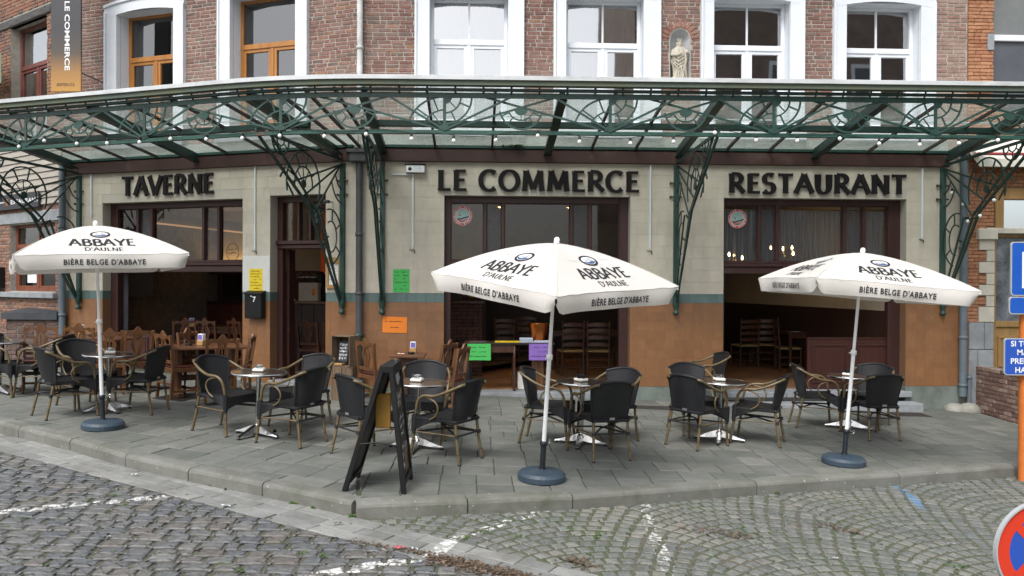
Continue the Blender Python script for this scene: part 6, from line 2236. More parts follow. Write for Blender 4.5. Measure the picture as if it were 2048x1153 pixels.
mb = MB(); mb.box(a0 + .04, a1 - .04, -.02, -.004, zb + .05, zt - .1, 0, T=T)
for k in range(6): scribble(mb, lambda x, y: T(x, -.0225, y), a0 + .05, a1 - .05, zt - .13 - k * .045, .015, k + 50, 1, .003)
mb.build('menu', [paper_w, ink], mf)
a0, z0_ = on(LW, 636, 450, -.45);
ln = place('wall_lantern', 'black lantern on an arm hanging in front of the tavern door transom', 'lantern', LW.P(a0, -.45, z0_))
a1, z1_ = on(LW, 636, 413, -.45)
cpt = LW.P((a0 + a1) / 2, -.45, 0)
hh = z1_ - z0_
mb = MB(); mb.lathe([(.03, 0), (.05, .01), (.055, .03)], (cpt.x, cpt.y, z0_), 8); mb.lathe([(.085, hh * .85), (.09, hh * .88), (.06, hh * .98), (.02, hh * 1.05), (0, hh * 1.1)], (cpt.x, cpt.y, z0_), 8)
for k in range(4):
 g_ = PI / 4 + k * PI / 2
 mb.tube([(cpt.x + .05 * math.cos(g_), cpt.y + .05 * math.sin(g_), z0_ + .03), (cpt.x + .082 * math.cos(g_), cpt.y + .082 * math.sin(g_), z0_ + hh * .86)], .006, 5)
mb.build('housing', black_m, ln)
mb = MB(); mb.lathe([(.046, .03), (.076, hh * .85)], (cpt.x, cpt.y, z0_), 8, smooth=False); mb.build('shade', mat('smoked_glass', (.06, .07, .075), rough=.15), ln)
aw0, zw0 = on(LW, 665, 405)
MB().tube([(cpt.x, cpt.y, z1_ + .01), LW.P(aw0, -.14, zw0), LW.P(aw0, -.0, zw0)], .009, 6).build('arm', iron, ln)
mb = MB(); mb.bbox(aw0 - .05, aw0 + .03, -.20, -.12, zw0 - .03, zw0 + .02, .006, T=T); mb.build('junction_box', zincpipe, ln)
T = lambda x, y, z: RW.P(x, y, z)
a0, zb = on(RW, 811, 346, -.08); a1, zt = on(RW, 850, 331, -.08)
eu = place('wall_light_unit', 'small white boxed light unit with a label beside the LE COMMERCE sign', 'light unit', T((a0 + a1) / 2, -.04, zb))
MB().bbox(a0, a1, -.09, -.002, zb, zt, .006, T=T).build('housing', mat('grey_plastic', (.42, .43, .42), rough=.5), eu)
mb = MB(); mb.bbox(a0 - .008, a1 + .008, -.10, -.002, zt, zt + .02, .004, T=T); mb.build('hood', black_m, eu)
mb = MB(); mb.box(a0 + .012, a1 - .012, -.0925, -.09, zb + .012, zt - .008, 0, T=T)
mb.lathe([(.028, 0), (.028, .002)], (0, 0, 0), 16, 1, T=lambda x, y, z: T(a0 + .07 + x, -.0925 - z, (zb + zt) / 2 + y))
for k in range(3): scribble(mb, lambda x, y: T(x, -.0932, y), a0 + .12, a1 - .05, zt - .03 - k * .025, .008, k, 2, .003, .1)
mb.build('label_plate', [paper_w, ink, mat('violet_print', (.2, .15, .4), rough=.7)], eu)
duct = mat('white_duct', (.66, .70, .72), rough=.5)
def rod(fr, px, py0, py1, label, hook=True, w=.028, extra=None):
 a0, zt = on(fr, px, py0, -.02); _, zb = on(fr, px, py1, -.02)
 o = place('cable_duct', label, 'cable duct', fr.P(a0, -.02, zb))
 T = lambda x, y, z: fr.P(x, y, z)
 MB().bbox(a0 - w / 2, a0 + w / 2, -.03, -.002, zb, zt, .004, T=T).build('duct', duct, o)
 if extra:
  ax, az = on(fr, extra[0], extra[1], -.02)
  MB().bbox(ax, a0 - w / 2 - .001, -.028, -.002, zt - .025, zt, .004, T=T).build('duct', duct, o)
 if hook:
  MB().tube([T(a0 - .05, -.02, zb - .01), T(a0, -.03, zb - .03), T(a0 + .03, -.02, zb - .02), T(a0 + .025, -.02, zb - .07)], .007, 6).build('hook', iron, o)
rod(LW, 182.5, 345, 436, 'white vertical duct at the left end of the tavern wall', False)
rod(LW, 510, 331, 500, 'white vertical duct over the yellow notice')
rod(RW, 826, 348, 498, 'white elbowed duct left of the middle opening', True, .028, (783, 350))
rod(RW, 1301, 331, 500, 'white vertical duct between the middle opening and the central bracket')
rod(RW, 1845, 336, 478, 'white vertical duct right of the restaurant window')
red_p = mat('red_sticker', (.52, .055, .05), rough=.4); pale_p = mat('pale_sticker', (.32, .50, .48), rough=.4); dk_p = mat('dark_sticker', (.05, .04, .04), rough=.4)
def sticker(px, py, r, label):
 a, z = on(RW, px, py, D + .056)
 mb = MB()
 yy = D + .0565
 def ringf(r0, r1, off, mi, n=40):
  v = []
  for k in range(n):
   g_ = 2 * PI * k / n
   v += [T(a + r0 * math.cos(g_), yy - off, z + r0 * math.sin(g_)), T(a + r1 * math.cos(g_), yy - off, z + r1 * math.sin(g_))]
  mb.add(v, [(2 * k, 2 * k + 1, (2 * k + 3) % (2 * n), (2 * k + 2) % (2 * n)) for k in range(n)], mi)
 ringf(0.001, r, 0, 3); ringf(r * .76, r * .98, .001, 0); ringf(.001, r * .70, .001, 1)
 for k in range(26):
  g_ = 2 * PI * (k + .5) / 26
  if k in (6, 19): continue
  c = Vector((a + r * .87 * math.cos(g_), z + r * .87 * math.sin(g_)))
  rad_ = Vector((math.cos(g_), math.sin(g_))); tn = Vector((-rad_.y, rad_.x))
  v = [c + rad_ * r * sx_ * .055 + tn * r * sy_ * (.05 if k % 3 else .03) for sx_, sy_ in ((-1, -1), (1, -1), (1, 1), (-1, 1))]
  mb.add([T(q.x, yy - .002, q.y) for q in v], [(0, 1, 2, 3)], 3)
 for (h0, h1, mi) in ((-.12, -.28, 2), (-.30, -.42, 0), (-.44, -.62, 2)):
  n = 14; v = []
  for k in range(n + 1):
   x = -.66 + 1.32 * k / n
   lim = math.sqrt(max(0, .69 ** 2 - x * x))
   y0 = max(-lim, min(lim, h0 + .16 * math.sin(x * 2.0 + h0 * 4))); y1 = max(-lim, min(lim, h1 + .16 * math.sin(x * 2.0 + h0 * 4)))
   v += [T(a + x * r, yy - .002, z + y0 * r), T(a + x * r, yy - .002, z + y1 * r)]
  mb.add(v, [(2 * k, 2 * k + 1, 2 * k + 3, 2 * k + 2) for k in range(n)], mi)
 c = (a - .28 * r, z + .05 * r)
 mb.add([T(c[0], yy - .003, c[1] - .13 * r), T(c[0] - .12 * r, yy - .003, c[1] + .03 * r), T(c[0] - .06 * r, yy - .003, c[1] + .10 * r), T(c[0], yy - .003, c[1] + .05 * r), T(c[0] + .06 * r, yy - .003, c[1] + .10 * r), T(c[0] + .12 * r, yy - .003, c[1] + .03 * r)], [(0, 1, 2, 3, 4, 5)], 0)
 tag(mb.build('round_sticker', [red_p, pale_p, dk_p, paper_w]), label, 'sticker')
sticker(925, 432, .155, 'round red and green sticker on the first pane of the middle opening')
sticker(1475, 438, .155, 'round red and green sticker on the first pane of the restaurant window')
a, z = on(LW, 465, 505, .23)
mb = MB()
mb.bar([LW.P(a + x, .232, z + y) for x, y in arc(0, 0, .12, .15, 0, 345, 23)], .010, .002, LW.ey, closed=True)
scribble(mb, lambda x, y: LW.P(a + x, .231, z + y), -.09, .09, .045, .035, 3, 0, .008, .05); scribble(mb, lambda x, y: LW.P(a + x, .231, z + y), -.09, .09, -.015, .035, 4, 0, .008, .05)
tag(mb.build('window_logo', mat('dark_window_print', (.05, .04, .03), rough=.5)), 'dark oval logo lettered on the last pane of the tavern window', 'window logo')
stone_s = mat('pale_carved_stone', (.50, .46, .38), rough=.8, c2=(.36, .33, .27), scale=9, bump=.003, bscale=30, coords='Object')
def statue():
 base = RW.P((n0 + n1) / 2, .03, nz0 - .003)
 Hs = NICHE[3] - NICHE[2] - .11
 st = thing('saint_statue', 'pale stone statue of a bearded crowned saint in robes in the brick niche', 'statue', RW.mat((n0 + n1) / 2, .04, nz0 - .003))
 k = Hs / 1.0
 prof = [  # z, cx, rx, ry, foldamp
  (0.0, .02, .19, .12, .0), (.04, .02, .20, .125, .0), (.05, .02, .175, .10, .012), (.09, .02, .16, .10, .02), (.18, .015, .145, .095, .024), (.30, .0, .15, .095, .022),
  (.42, -.015, .165, .10, .02), (.52, -.02, .175, .105, .017), (.60, -.02, .175, .105, .014), (.67, -.015, .16, .10, .01), (.72, -.01, .135, .09, .006), (.755, 0, .10, .07, .003),
  (.775, 0, .05, .05, 0), (.80, .0, .045, .045, 0)]
 n = 40
 mb = MB(); v = []
 for (z, cx_, rx, ry, am) in prof:
  for i in range(n):
   th = 2 * PI * i / n
   fold = am * math.sin(9 * th + z * 9) + am * .7 * math.sin(15 * th - z * 6)
   front = am * .9 * math.sin((z * 26 + 3 * math.cos(th))) if math.sin(th) < 0 else 0
   v.append(((cx_ + (rx + fold) * math.cos(th)) * k, ((ry + fold + front) * math.sin(th)) * k, z * k))
 m_ = len(prof)
 f = [(i * n + j, i * n + (j + 1) % n, (i + 1) * n + (j + 1) % n, (i + 1) * n + j) for i in range(m_ - 1) for j in range(n)]
 f.append(tuple(reversed(range(n))))
 mb.add(v, f, 0, True)
 mb.tube([(-.15 * k, -.03 * k, .68 * k), (-.185 * k, -.06 * k, .57 * k), (-.08 * k, -.125 * k, .55 * k), (.02 * k, -.135 * k, .60 * k)], [.04 * k, .045 * k, .035 * k, .022 * k], 10)
 mb.tube([(.13 * k, -.03 * k, .68 * k), (.17 * k, -.07 * k, .60 * k), (.10 * k, -.13 * k, .62 * k)], [.038 * k, .04 * k, .026 * k], 10)
 mb.tube([(.10 * k, -.13 * k, .60 * k), (.12 * k, -.125 * k, .45 * k), (.10 * k, -.10 * k, .28 * k), (.12 * k, -.08 * k, .10 * k)], [.025 * k, .03 * k, .028 * k, .012 * k], 8)
 for t in range(4):     # swags of the cloak
  mb.tube([(-.16 * k, -.07 * k, (.60 - t * .07) * k), (-.05 * k, -.115 * k, (.48 - t * .08) * k), (.09 * k, -.115 * k, (.56 - t * .07) * k)], [.012 * k, .017 * k, .010 * k], 6)
 for t in range(4):
  x = (-.06 + t * .045)
  mb.tube([(x * k, -.105 * k, .34 * k), ((x - .02) * k, -.11 * k, .18 * k), ((x - .035 + t * .01) * k, -.105 * k, .05 * k)], [.008 * k, .015 * k, .016 * k], 6)
 mb.build('robe', stone_s, st)
 hd = MB()
 pf = [(0, .775), (.035, .785), (.048, .82), (.05, .855), (.044, .885), (.0, .895)]
 hd.lathe([(r * k, z * k) for r, z in pf], (0, -.008 * k, 0), 14)
 hd.tube([(0, -.045 * k, .83 * k), (0, -.062 * k, .80 * k), (.0, -.062 * k, .745 * k)], [.028 * k, .034 * k, .008 * k], 8)      # beard
 hd.add([(-.012 * k, -.052 * k, .835 * k), (.012 * k, -.052 * k, .835 * k), (0, -.072 * k, .84 * k), (0, -.054 * k, .868 * k)], [(0, 1, 2), (0, 2, 3), (1, 3, 2)], 0)   # nose
 for sx_ in (-1, 1):
  hd.tube([(sx_ * .044 * k, .0, .87 * k), (sx_ * .058 * k, -.005 * k, .82 * k), (sx_ * .056 * k, -.002 * k, .77 * k)], [.015 * k, .02 * k, .012 * k], 6)
  hd.lathe([(0, -.006 * k), (.008 * k, 0), (0, .006 * k)], (sx_ * .018 * k, -.052 * k, .855 * k), 6)
 hd.build('head', stone_s, st)
 cw = MB(); cw.lathe([(.048 * k, .88 * k), (.052 * k, .885 * k), (.056 * k, .915 * k), (.045 * k, .915 * k), (.04 * k, .89 * k)], (0, -.008 * k, 0), 16)
 for i in range(5):
  g_ = 2 * PI * i / 5 + .3
  cx_, cy_ = .052 * k * math.cos(g_), .052 * k * math.sin(g_) - .008 * k
  cw.lathe([(.014 * k, .912 * k), (.010 * k, .945 * k), (0, .965 * k)], (cx_, cy_, 0), 6)
 cw.build('crown', stone_s, st)
statue()
# terrace furniture
bamboo = mat('bamboo_painted_tube', (.155, .115, .052), rough=.38, c2=(.085, .055, .025), scale=9, bump=.0008, bscale=30, spec=.6)
wicker = bpy.data.materials.new('black_wicker'); wicker.use_nodes = True
nt = wicker.node_tree; b_ = nt.nodes['Principled BSDF']
b_.inputs['Roughness'].default_value = .5
tc = nt.nodes.new('ShaderNodeTexCoord'); wv1 = nt.nodes.new('ShaderNodeTexBrick')
wv1.inputs['Scale'].default_value = 1; wv1.inputs['Brick Width'].default_value = .016; wv1.inputs['Row Height'].default_value = .009; wv1.inputs['Mortar Size'].default_value = .0018
wv1.inputs['Color1'].default_value = (.014, .015, .019, 1); wv1.inputs['Color2'].default_value = (.026, .028, .034, 1); wv1.inputs['Mortar'].default_value = (.004, .004, .004, 1)
cmb = nt.nodes.new('ShaderNodeCombineXYZ'); spx = nt.nodes.new('ShaderNodeSeparateXYZ'); adz = nt.nodes.new('ShaderNodeMath'); adz.operation = 'ADD'
nt.links.new(tc.outputs['Object'], spx.inputs[0]); nt.links.new(spx.outputs[0], cmb.inputs[0]); nt.links.new(spx.outputs[1], adz.inputs[0]); nt.links.new(spx.outputs[2], adz.inputs[1]); nt.links.new(adz.outputs[0], cmb.inputs[1])
nt.links.new(cmb.outputs[0], wv1.inputs['Vector'])
sn = nt.nodes.new('ShaderNodeMath'); sn.operation = 'MULTIPLY'; sn.inputs[1].default_value = 240
s2 = nt.nodes.new('ShaderNodeMath'); s2.operation = 'SINE'; nt.links.new(spx.outputs[0], sn.inputs[0]); nt.links.new(sn.outputs[0], s2.inputs[0])
mrw = nt.nodes.new('ShaderNodeMapRange'); mrw.inputs['From Min'].default_value = -1; mrw.inputs['To Min'].default_value = .35; mrw.inputs['To Max'].default_value = 1.5
nt.links.new(s2.outputs[0], mrw.inputs['Value']); hsw = nt.nodes.new('ShaderNodeHueSaturation'); nt.links.new(mrw.outputs[0], hsw.inputs['Value']); nt.links.new(wv1.outputs['Color'], hsw.inputs['Color']); nt.links.new(hsw.outputs[0], b_.inputs['Base Color'])
bp_ = nt.nodes.new('ShaderNodeBump'); bp_.inputs['Distance'].default_value = .0035; bp_.invert = True
nt.links.new(wv1.outputs['Fac'], bp_.inputs['Height']); nt.links.new(bp_.outputs[0], b_.inputs['Normal'])
black_wrap = mat('black_binding', (.014, .014, .016), rough=.55)
def smooth(pts, n=4):
 """Catmull-Rom through the points"""
 P_ = [Vector(p) for p in pts]
 out = []
 for i in range(len(P_) - 1):
  p0 = P_[max(0, i - 1)]; p1 = P_[i]; p2 = P_[i + 1]; p3 = P_[min(len(P_) - 1, i + 2)]
  for k in range(n):
   t = k / n
   out.append(.5 * ((2 * p1) + (p2 - p0) * t + (2 * p0 - 5 * p1 + 4 * p2 - p3) * t * t + (-p0 + 3 * p1 - 3 * p2 + p3) * t ** 3))
 out.append(P_[-1])
 return out
def make_armchair():
 root = thing('terrace_armchair', 'x', 'chair', Matrix.Identity(4), 'black wicker armchairs round the bistro tables')
 for sx in (-1, 1):
  pts = smooth([(sx * .265, .27, 0), (sx * .255, .235, .30), (sx * .258, .225, .46), (sx * .272, .19, .605), (sx * .28, .11, .665), (sx * .285, -.02, .675), (sx * .275, -.16, .73), (sx * .235, -.285, .795), (sx * .19, -.315, .81)], 4)
  MB().tube(pts, .0155, 8).build('arm', bamboo, root)
  pts = smooth([(sx * .275, .10, .655), (sx * .272, -.01, .62), (sx * .268, -.055, .55), (sx * .262, -.02, .47), (sx * .258, .05, .425)], 4)
  MB().tube(pts, .0095, 7).build('arm_loop', bamboo, root)
  pts = [(sx * .215, -.30, 0), (sx * .205, -.255, .22), (sx * .20, -.225, .42)]
  MB().tube(pts, .0155, 8).build('leg', bamboo, root)
  m = MB()
  for z in (.10, .19): m.tube([(sx * (.2635 - z * .015), .268 - z * .115, z), (sx * (.2635 - z * .015), .2665 - z * .115, z + .006)], .0168, 8)
  m.tube([(sx * .2105, -.281, .10), (sx * .2105, -.280, .106)], .0168, 8)
  m.tube([(sx * .2585, .24, .265), (sx * .257, .238, .30)], .021, 8); m.tube([(sx * .2055, -.258, .265), (sx * .204, -.252, .30)], .021, 8)
  m.tube([(sx * .265, .27, -.001), (sx * .264, .268, .012)], .018, 8); m.tube([(sx * .215, -.30, -.001), (sx * .2145, -.298, .012)], .018, 8)
  m.build('binding', black_wrap, root)
  m = MB(); m.tube([(sx * .257, .238, .285), (sx * .205, -.256, .285)], .009, 6); m.build('stretcher', bamboo, root)
 m = MB()
 m.tube([(-.257, .238, .28), (0, -.01, .315), (.205, -.256, .28)], .010, 6)
 m.tube([(.257, .238, .28), (0, -.01, .30), (-.205, -.256, .28)], .010, 6)
 m.tube([(-.205, -.256, .285), (.205, -.256, .285)], .009, 6)
 m.build('cross_stretcher', black_wrap, root)
 m = MB(); nx, ny = 12, 12
 def seat(u, v):
  y = -.24 + .50 * v
  hw = .205 + .055 * v
  x = (u * 2 - 1) * hw
  z = .445 - .022 * (1 - (2 * u - 1) ** 2) * (1 - abs(2 * v - 1) ** 3) - (.02 * max(0, v - .85) / .15) - .01 * (1 - v)
  return (x, y, z)
 v = [seat(i / nx, j / ny) for j in range(ny + 1) for i in range(nx + 1)]
 f = [(j * (nx + 1) + i, j * (nx + 1) + i + 1, (j + 1) * (nx + 1) + i + 1, (j + 1) * (nx + 1) + i) for j in range(ny) for i in range(nx)]
 m.add(v, f, 0, True)
 w = [(p[0], p[1], p[2] - .03) for p in v]
 m.add(w, [tuple(reversed(q)) for q in f], 0, True)
 for (a, b) in (((0, 0), (0, 1)), ((1, 0), (1, 1)), ((0, 0), (1, 0))):
  m.tube([Vector(seat(a[0] + (b[0] - a[0]) * t / 8, a[1] + (b[1] - a[1]) * t / 8)) - Vector((0, 0, .014)) for t in range(9)], .019, 7)
 def apron(P0, P1, d0, dm, d1, n=10, t=.012):
  vv = []
  for i in range(n + 1):
   s = i / n
   p = P0.lerp(P1, s)
   dd = (d0 * (1 - s) ** 2 + d1 * s ** 2) + dm * (1 - (1 - s) ** 2 - s ** 2)
   vv += [p, p - Vector((0, 0, dd))]
  m.add(vv, [(2 * i, 2 * i + 1, 2 * i + 3, 2 * i + 2) for i in range(n)], 0, True)
 fl_, fr2 = Vector((-.272, .262, .435)), Vector((.272, .262, .435))
 apron(fl_, fr2, .14, .022, .14)
 apron(fl_ + Vector((0, -.03, 0)), fr2 + Vector((0, -.03, 0)), .14, .022, .14)
 for sx in (-1, 1):
  apron(Vector((sx * .276, .262, .46)), Vector((sx * .225, -.22, .445)), .17, .01, .03)
  apron(Vector((sx * .250, .255, .46)), Vector((sx * .212, -.22, .445)), .17, .01, .03)
  m.tube([(sx * .2585, .240, .285), (sx * .26, .228, .47)], .024, 8)
 m.build('seat', wicker, root)
 m = MB(); nu, nv = 16, 10
 def back(u, v, off=0):
  th = (u * 2 - 1)
  hw = .205 + .045 * v
  x = th * hw
  rake = -.235 - .105 * v
  y = rake + (.05 + .055 * v) * th * th + off
  z = .43 + .385 * v - .018 * th * th * v + (.03 * (1 - th * th) * max(0, v - .7) / .3)
  return (x, y, z)
 for off in (0, -.014):
  v = [back(i / nu, j / nv, off) for j in range(nv + 1) for i in range(nu + 1)]
  f = [(j * (nu + 1) + i, j * (nu + 1) + i + 1, (j + 1) * (nu + 1) + i + 1, (j + 1) * (nu + 1) + i) for j in range(nv) for i in range(nu)]
  m.add(v, f, 0, True)
 m.tube([back(i / 14, 1, -.007) for i in range(15)], .0165, 8)
 for u in (0, 1):
  m.tube([back(u, t / 6, -.007) for t in range(7)], .013, 7)
 m.tube([back(i / 8, 0, -.007) for i in range(9)], .012, 6)
 bk = m.build('backrest', wicker, root)
 m = MB(); m.box(-.03, .03, -.262, -.258, .432, .456); m.build('maker_tag', mat('steel_tag', (.5, .5, .5), rough=.3, metal=.8), bk)
 return root
ac = make_armchair()
ac_tree = snapshot(ac)
def facing(p, q):
 return math.atan2(-(q.x - p.x), (q.y - p.y))
CH = [  # floor centre px, point faced px (both on the pavement), label
 ((131, 831), (215, 822), 'black wicker armchair left of the table under the left parasol, back to the kerb'),
 ((170, 813), (215, 824), 'black wicker armchair behind the table under the left parasol'),
 ((276, 823), (200, 819), 'black wicker armchair right of the table under the left parasol'),
 ((12, 789), (75, 792), 'black wicker armchair at the far left, cut by the edge of the photo'),
 ((88, 790), (20, 788), 'black wicker armchair facing left in front of the brick enclosure'),
 ((452, 862), (515, 872), 'black wicker armchair left of the table before the tavern door'),
 ((584, 884), (515, 873), 'black wicker armchair right of the table before the tavern door, nearest the street'),
 ((602, 852), (530, 866), 'black wicker armchair right of the table before the tavern door, nearer the wall'),
 ((734, 908), (838, 892), 'black wicker armchair partly hidden behind the chalkboard stand'),
 ((846, 872), (838, 905), 'black wicker armchair facing the street behind the table beside the chalkboard stand'),
 ((893, 916), (820, 903), 'black wicker armchair right of the table beside the chalkboard stand'),
 ((1096, 884), (1165, 890), 'black wicker armchair behind the pole of the middle parasol'),
 ((1199, 911), (1150, 886), 'black wicker armchair with its back to the street at the middle parasol table'),
 ((1216, 883), (1140, 898), 'black wicker armchair right of the middle parasol table, against the ochre pier'),
 ((1391, 890), (1450, 877), 'black wicker armchair with its back to the street at the table below the central bracket'),
 ((1386, 864), (1440, 888), 'black wicker armchair behind the table below the central bracket'),
 ((1513, 884), (1430, 874), 'black wicker armchair facing left, alone on the right of the table below the central bracket'),
 (None, None, 'black wicker armchair against the ochre pier, rearmost below the central bracket'),
 ((1630, 853), (1700, 857), 'black wicker armchair left of the table under the right parasol'),
 ((1741, 873), (1682, 853), 'black wicker armchair with its back to the street under the right parasol'),
 ((1732, 851), (1690, 864), 'black wicker armchair by the stone steps behind the table under the right parasol'),
]
for i, (c, q, lab) in enumerate(CH):
 if c is None:
  wp = RW.P(A(RW, 1405, -.45), -.52, 0)
  p = Vector((wp.x, wp.y, gz(wp.x, wp.y))); rz = R_(97)
 else:
  p = ground(*c); t = ground(*q); rz = facing(p, t)
 m = GM(p.x, p.y, rz)
 if i == 0:
  ac['label'] = lab; ac.matrix_basis = m
 else:
  dup(ac_tree, m, None, lab)
table_top_m = mat('dark_laminate_top', (.035, .027, .024), rough=.12, c2=(.055, .04, .034), scale=3, spec=.6)
table_top_b = mat('brown_laminate_top', (.10, .06, .04), rough=.14, c2=(.07, .045, .032), scale=3, spec=.6)
def make_table(topm=table_top_m):
 r = .31
 root = thing('bistro_table', 'x', 'table', Matrix.Identity(4), 'round steel bistro tables on the terrace')
 m = MB(); m.lathe([(0, .70), (r - .012, .70), (r - .012, .722), (0, .7225)], n=48, smooth=False)
 m.build('tabletop', topm, root)
 m = MB(); m.lathe([(r - .011, .697), (r, .700), (r + .003, .711), (r, .7235), (r - .006, .7265), (r - .0115, .7235)], n=48, caps=False); m.build('rim', steel, root)
 m = MB(); m.lathe([(.07, .694), (.085, .699)], n=20); m.tube([(0, 0, .10), (0, 0, .695)], .027, 16); m.lathe([(.05, .085), (.046, .11), (.03, .125), (.028, .14)], n=20)
 m.build('column', steel, root)
 for k in range(4):
  a = PI / 4 + k * PI / 2
  c, s_ = math.cos(a), math.sin(a)
  m = MB()
  sec = [(.02, .035, .052, .13), (.08, .036, .04, .112), (.16, .033, .032, .078), (.24, .028, .03, .05), (.30, .024, .022, .036)]
  v = []
  for (rr_, hw, zb, zt) in sec:
   for (w_, z_) in ((-hw, zb), (-hw * .72, zt), (hw * .72, zt), (hw, zb)):
    v.append((rr_ * c - w_ * s_, rr_ * s_ + w_ * c, z_))
  f = []
  for i in range(len(sec) - 1):
   for q in range(4):
    f.append((i * 4 + q, i * 4 + (q + 1) % 4, i * 4 + 4 + (q + 1) % 4, i * 4 + 4 + q))
  f += [(0, 1, 2, 3), tuple(reversed(range(16, 20)))]
  m.add(v, f); lg = m.build('foot', steel, root)
  m = MB(); m.lathe([(.018, 0), (.020, .022)], (.285 * c, .285 * s_, 0), 10); m.build('glide', black_wrap, lg)
 return root
tb = make_table(); tb_tree = snapshot(tb)
tb2 = make_table(table_top_b); tb2_tree = snapshot(tb2)
TBL = [((215, 822), 0, .1, 'round table with a dark top under the left parasol'),
    ((514, 872), 0, .35, 'round table with a dark top standing alone before the tavern door'),
    ((833, 897), 1, .7, 'round table with a brown top behind the chalkboard stand'),
    ((1161, 889), 0, .55, 'round table with a black top beside the middle parasol pole'),
    ((1438, 881), 0, .5, 'round table with a dark top between the middle and right parasols'),
    ((1697, 858), 1, .4, 'round table behind the pole of the right parasol'),
    ((-2, 786), 0, .2, 'round table cut off by the left edge before the brick enclosure')]
tpos = []
used = [False, False]
for (c, kind, rz, lab) in TBL:
 p = ground(*c); m = GM(p.x, p.y, rz)
 if not used[kind]:
  r_ = (tb, tb2)[kind]; r_['label'] = lab; r_.matrix_basis = m; used[kind] = True
 else:
  dup((tb_tree, tb2_tree)[kind], m, None, lab)
 tpos.append(m)
cglass = glass('clear_ashtray_glass', (.9, .93, .93), refl=.16)
wblock = mat('white_melamine', (.74, .72, .66), rough=.5)
def make_ash(dark_):
 root = thing('ashtray', 'x', 'ashtray', Matrix.Identity(4), 'ashtrays on the bistro tables')
 m = MB(); m.bbox(-.062, .062, -.062, .062, 0, .032, .008); m.build('block', wblock, root)
 m = MB()
 mm = black_m if dark_ else cglass
 m.lathe([(.038, .033), (.046, .07), (.040, .07), (.033, .042), (0, .040)], n=4 if not dark_ else 16, smooth=False, a0=PI / 4)
 for k in range(4):
  a = k * PI / 2
  m.bbox(.042 * math.cos(a) - .012, .042 * math.cos(a) + .012, .042 * math.sin(a) - .012, .042 * math.sin(a) + .012, .033, .068, .003)
 m.build('dish', mm, root)
 return root
for i, (m, lab, dk) in enumerate(zip(tpos[:6], ('clear glass ashtray on the left parasol table', 'clear glass ashtray on the table before the tavern door', 'clear glass ashtray on the brown-topped table by the chalkboard stand', 'black ashtray on a white block on the middle parasol table', 'clear glass ashtray on the table between the middle and right parasols', 'black ashtray on a white block behind the right parasol pole'), (0, 0, 0, 1, 0, 1))):
 a = make_ash(dk); a['label'] = lab
 a.matrix_basis = m @ Matrix.Translation((.0 if i != 5 else -.02, .04, .7265)) @ Matrix.Rotation(.3 + i, 4, 'Z')
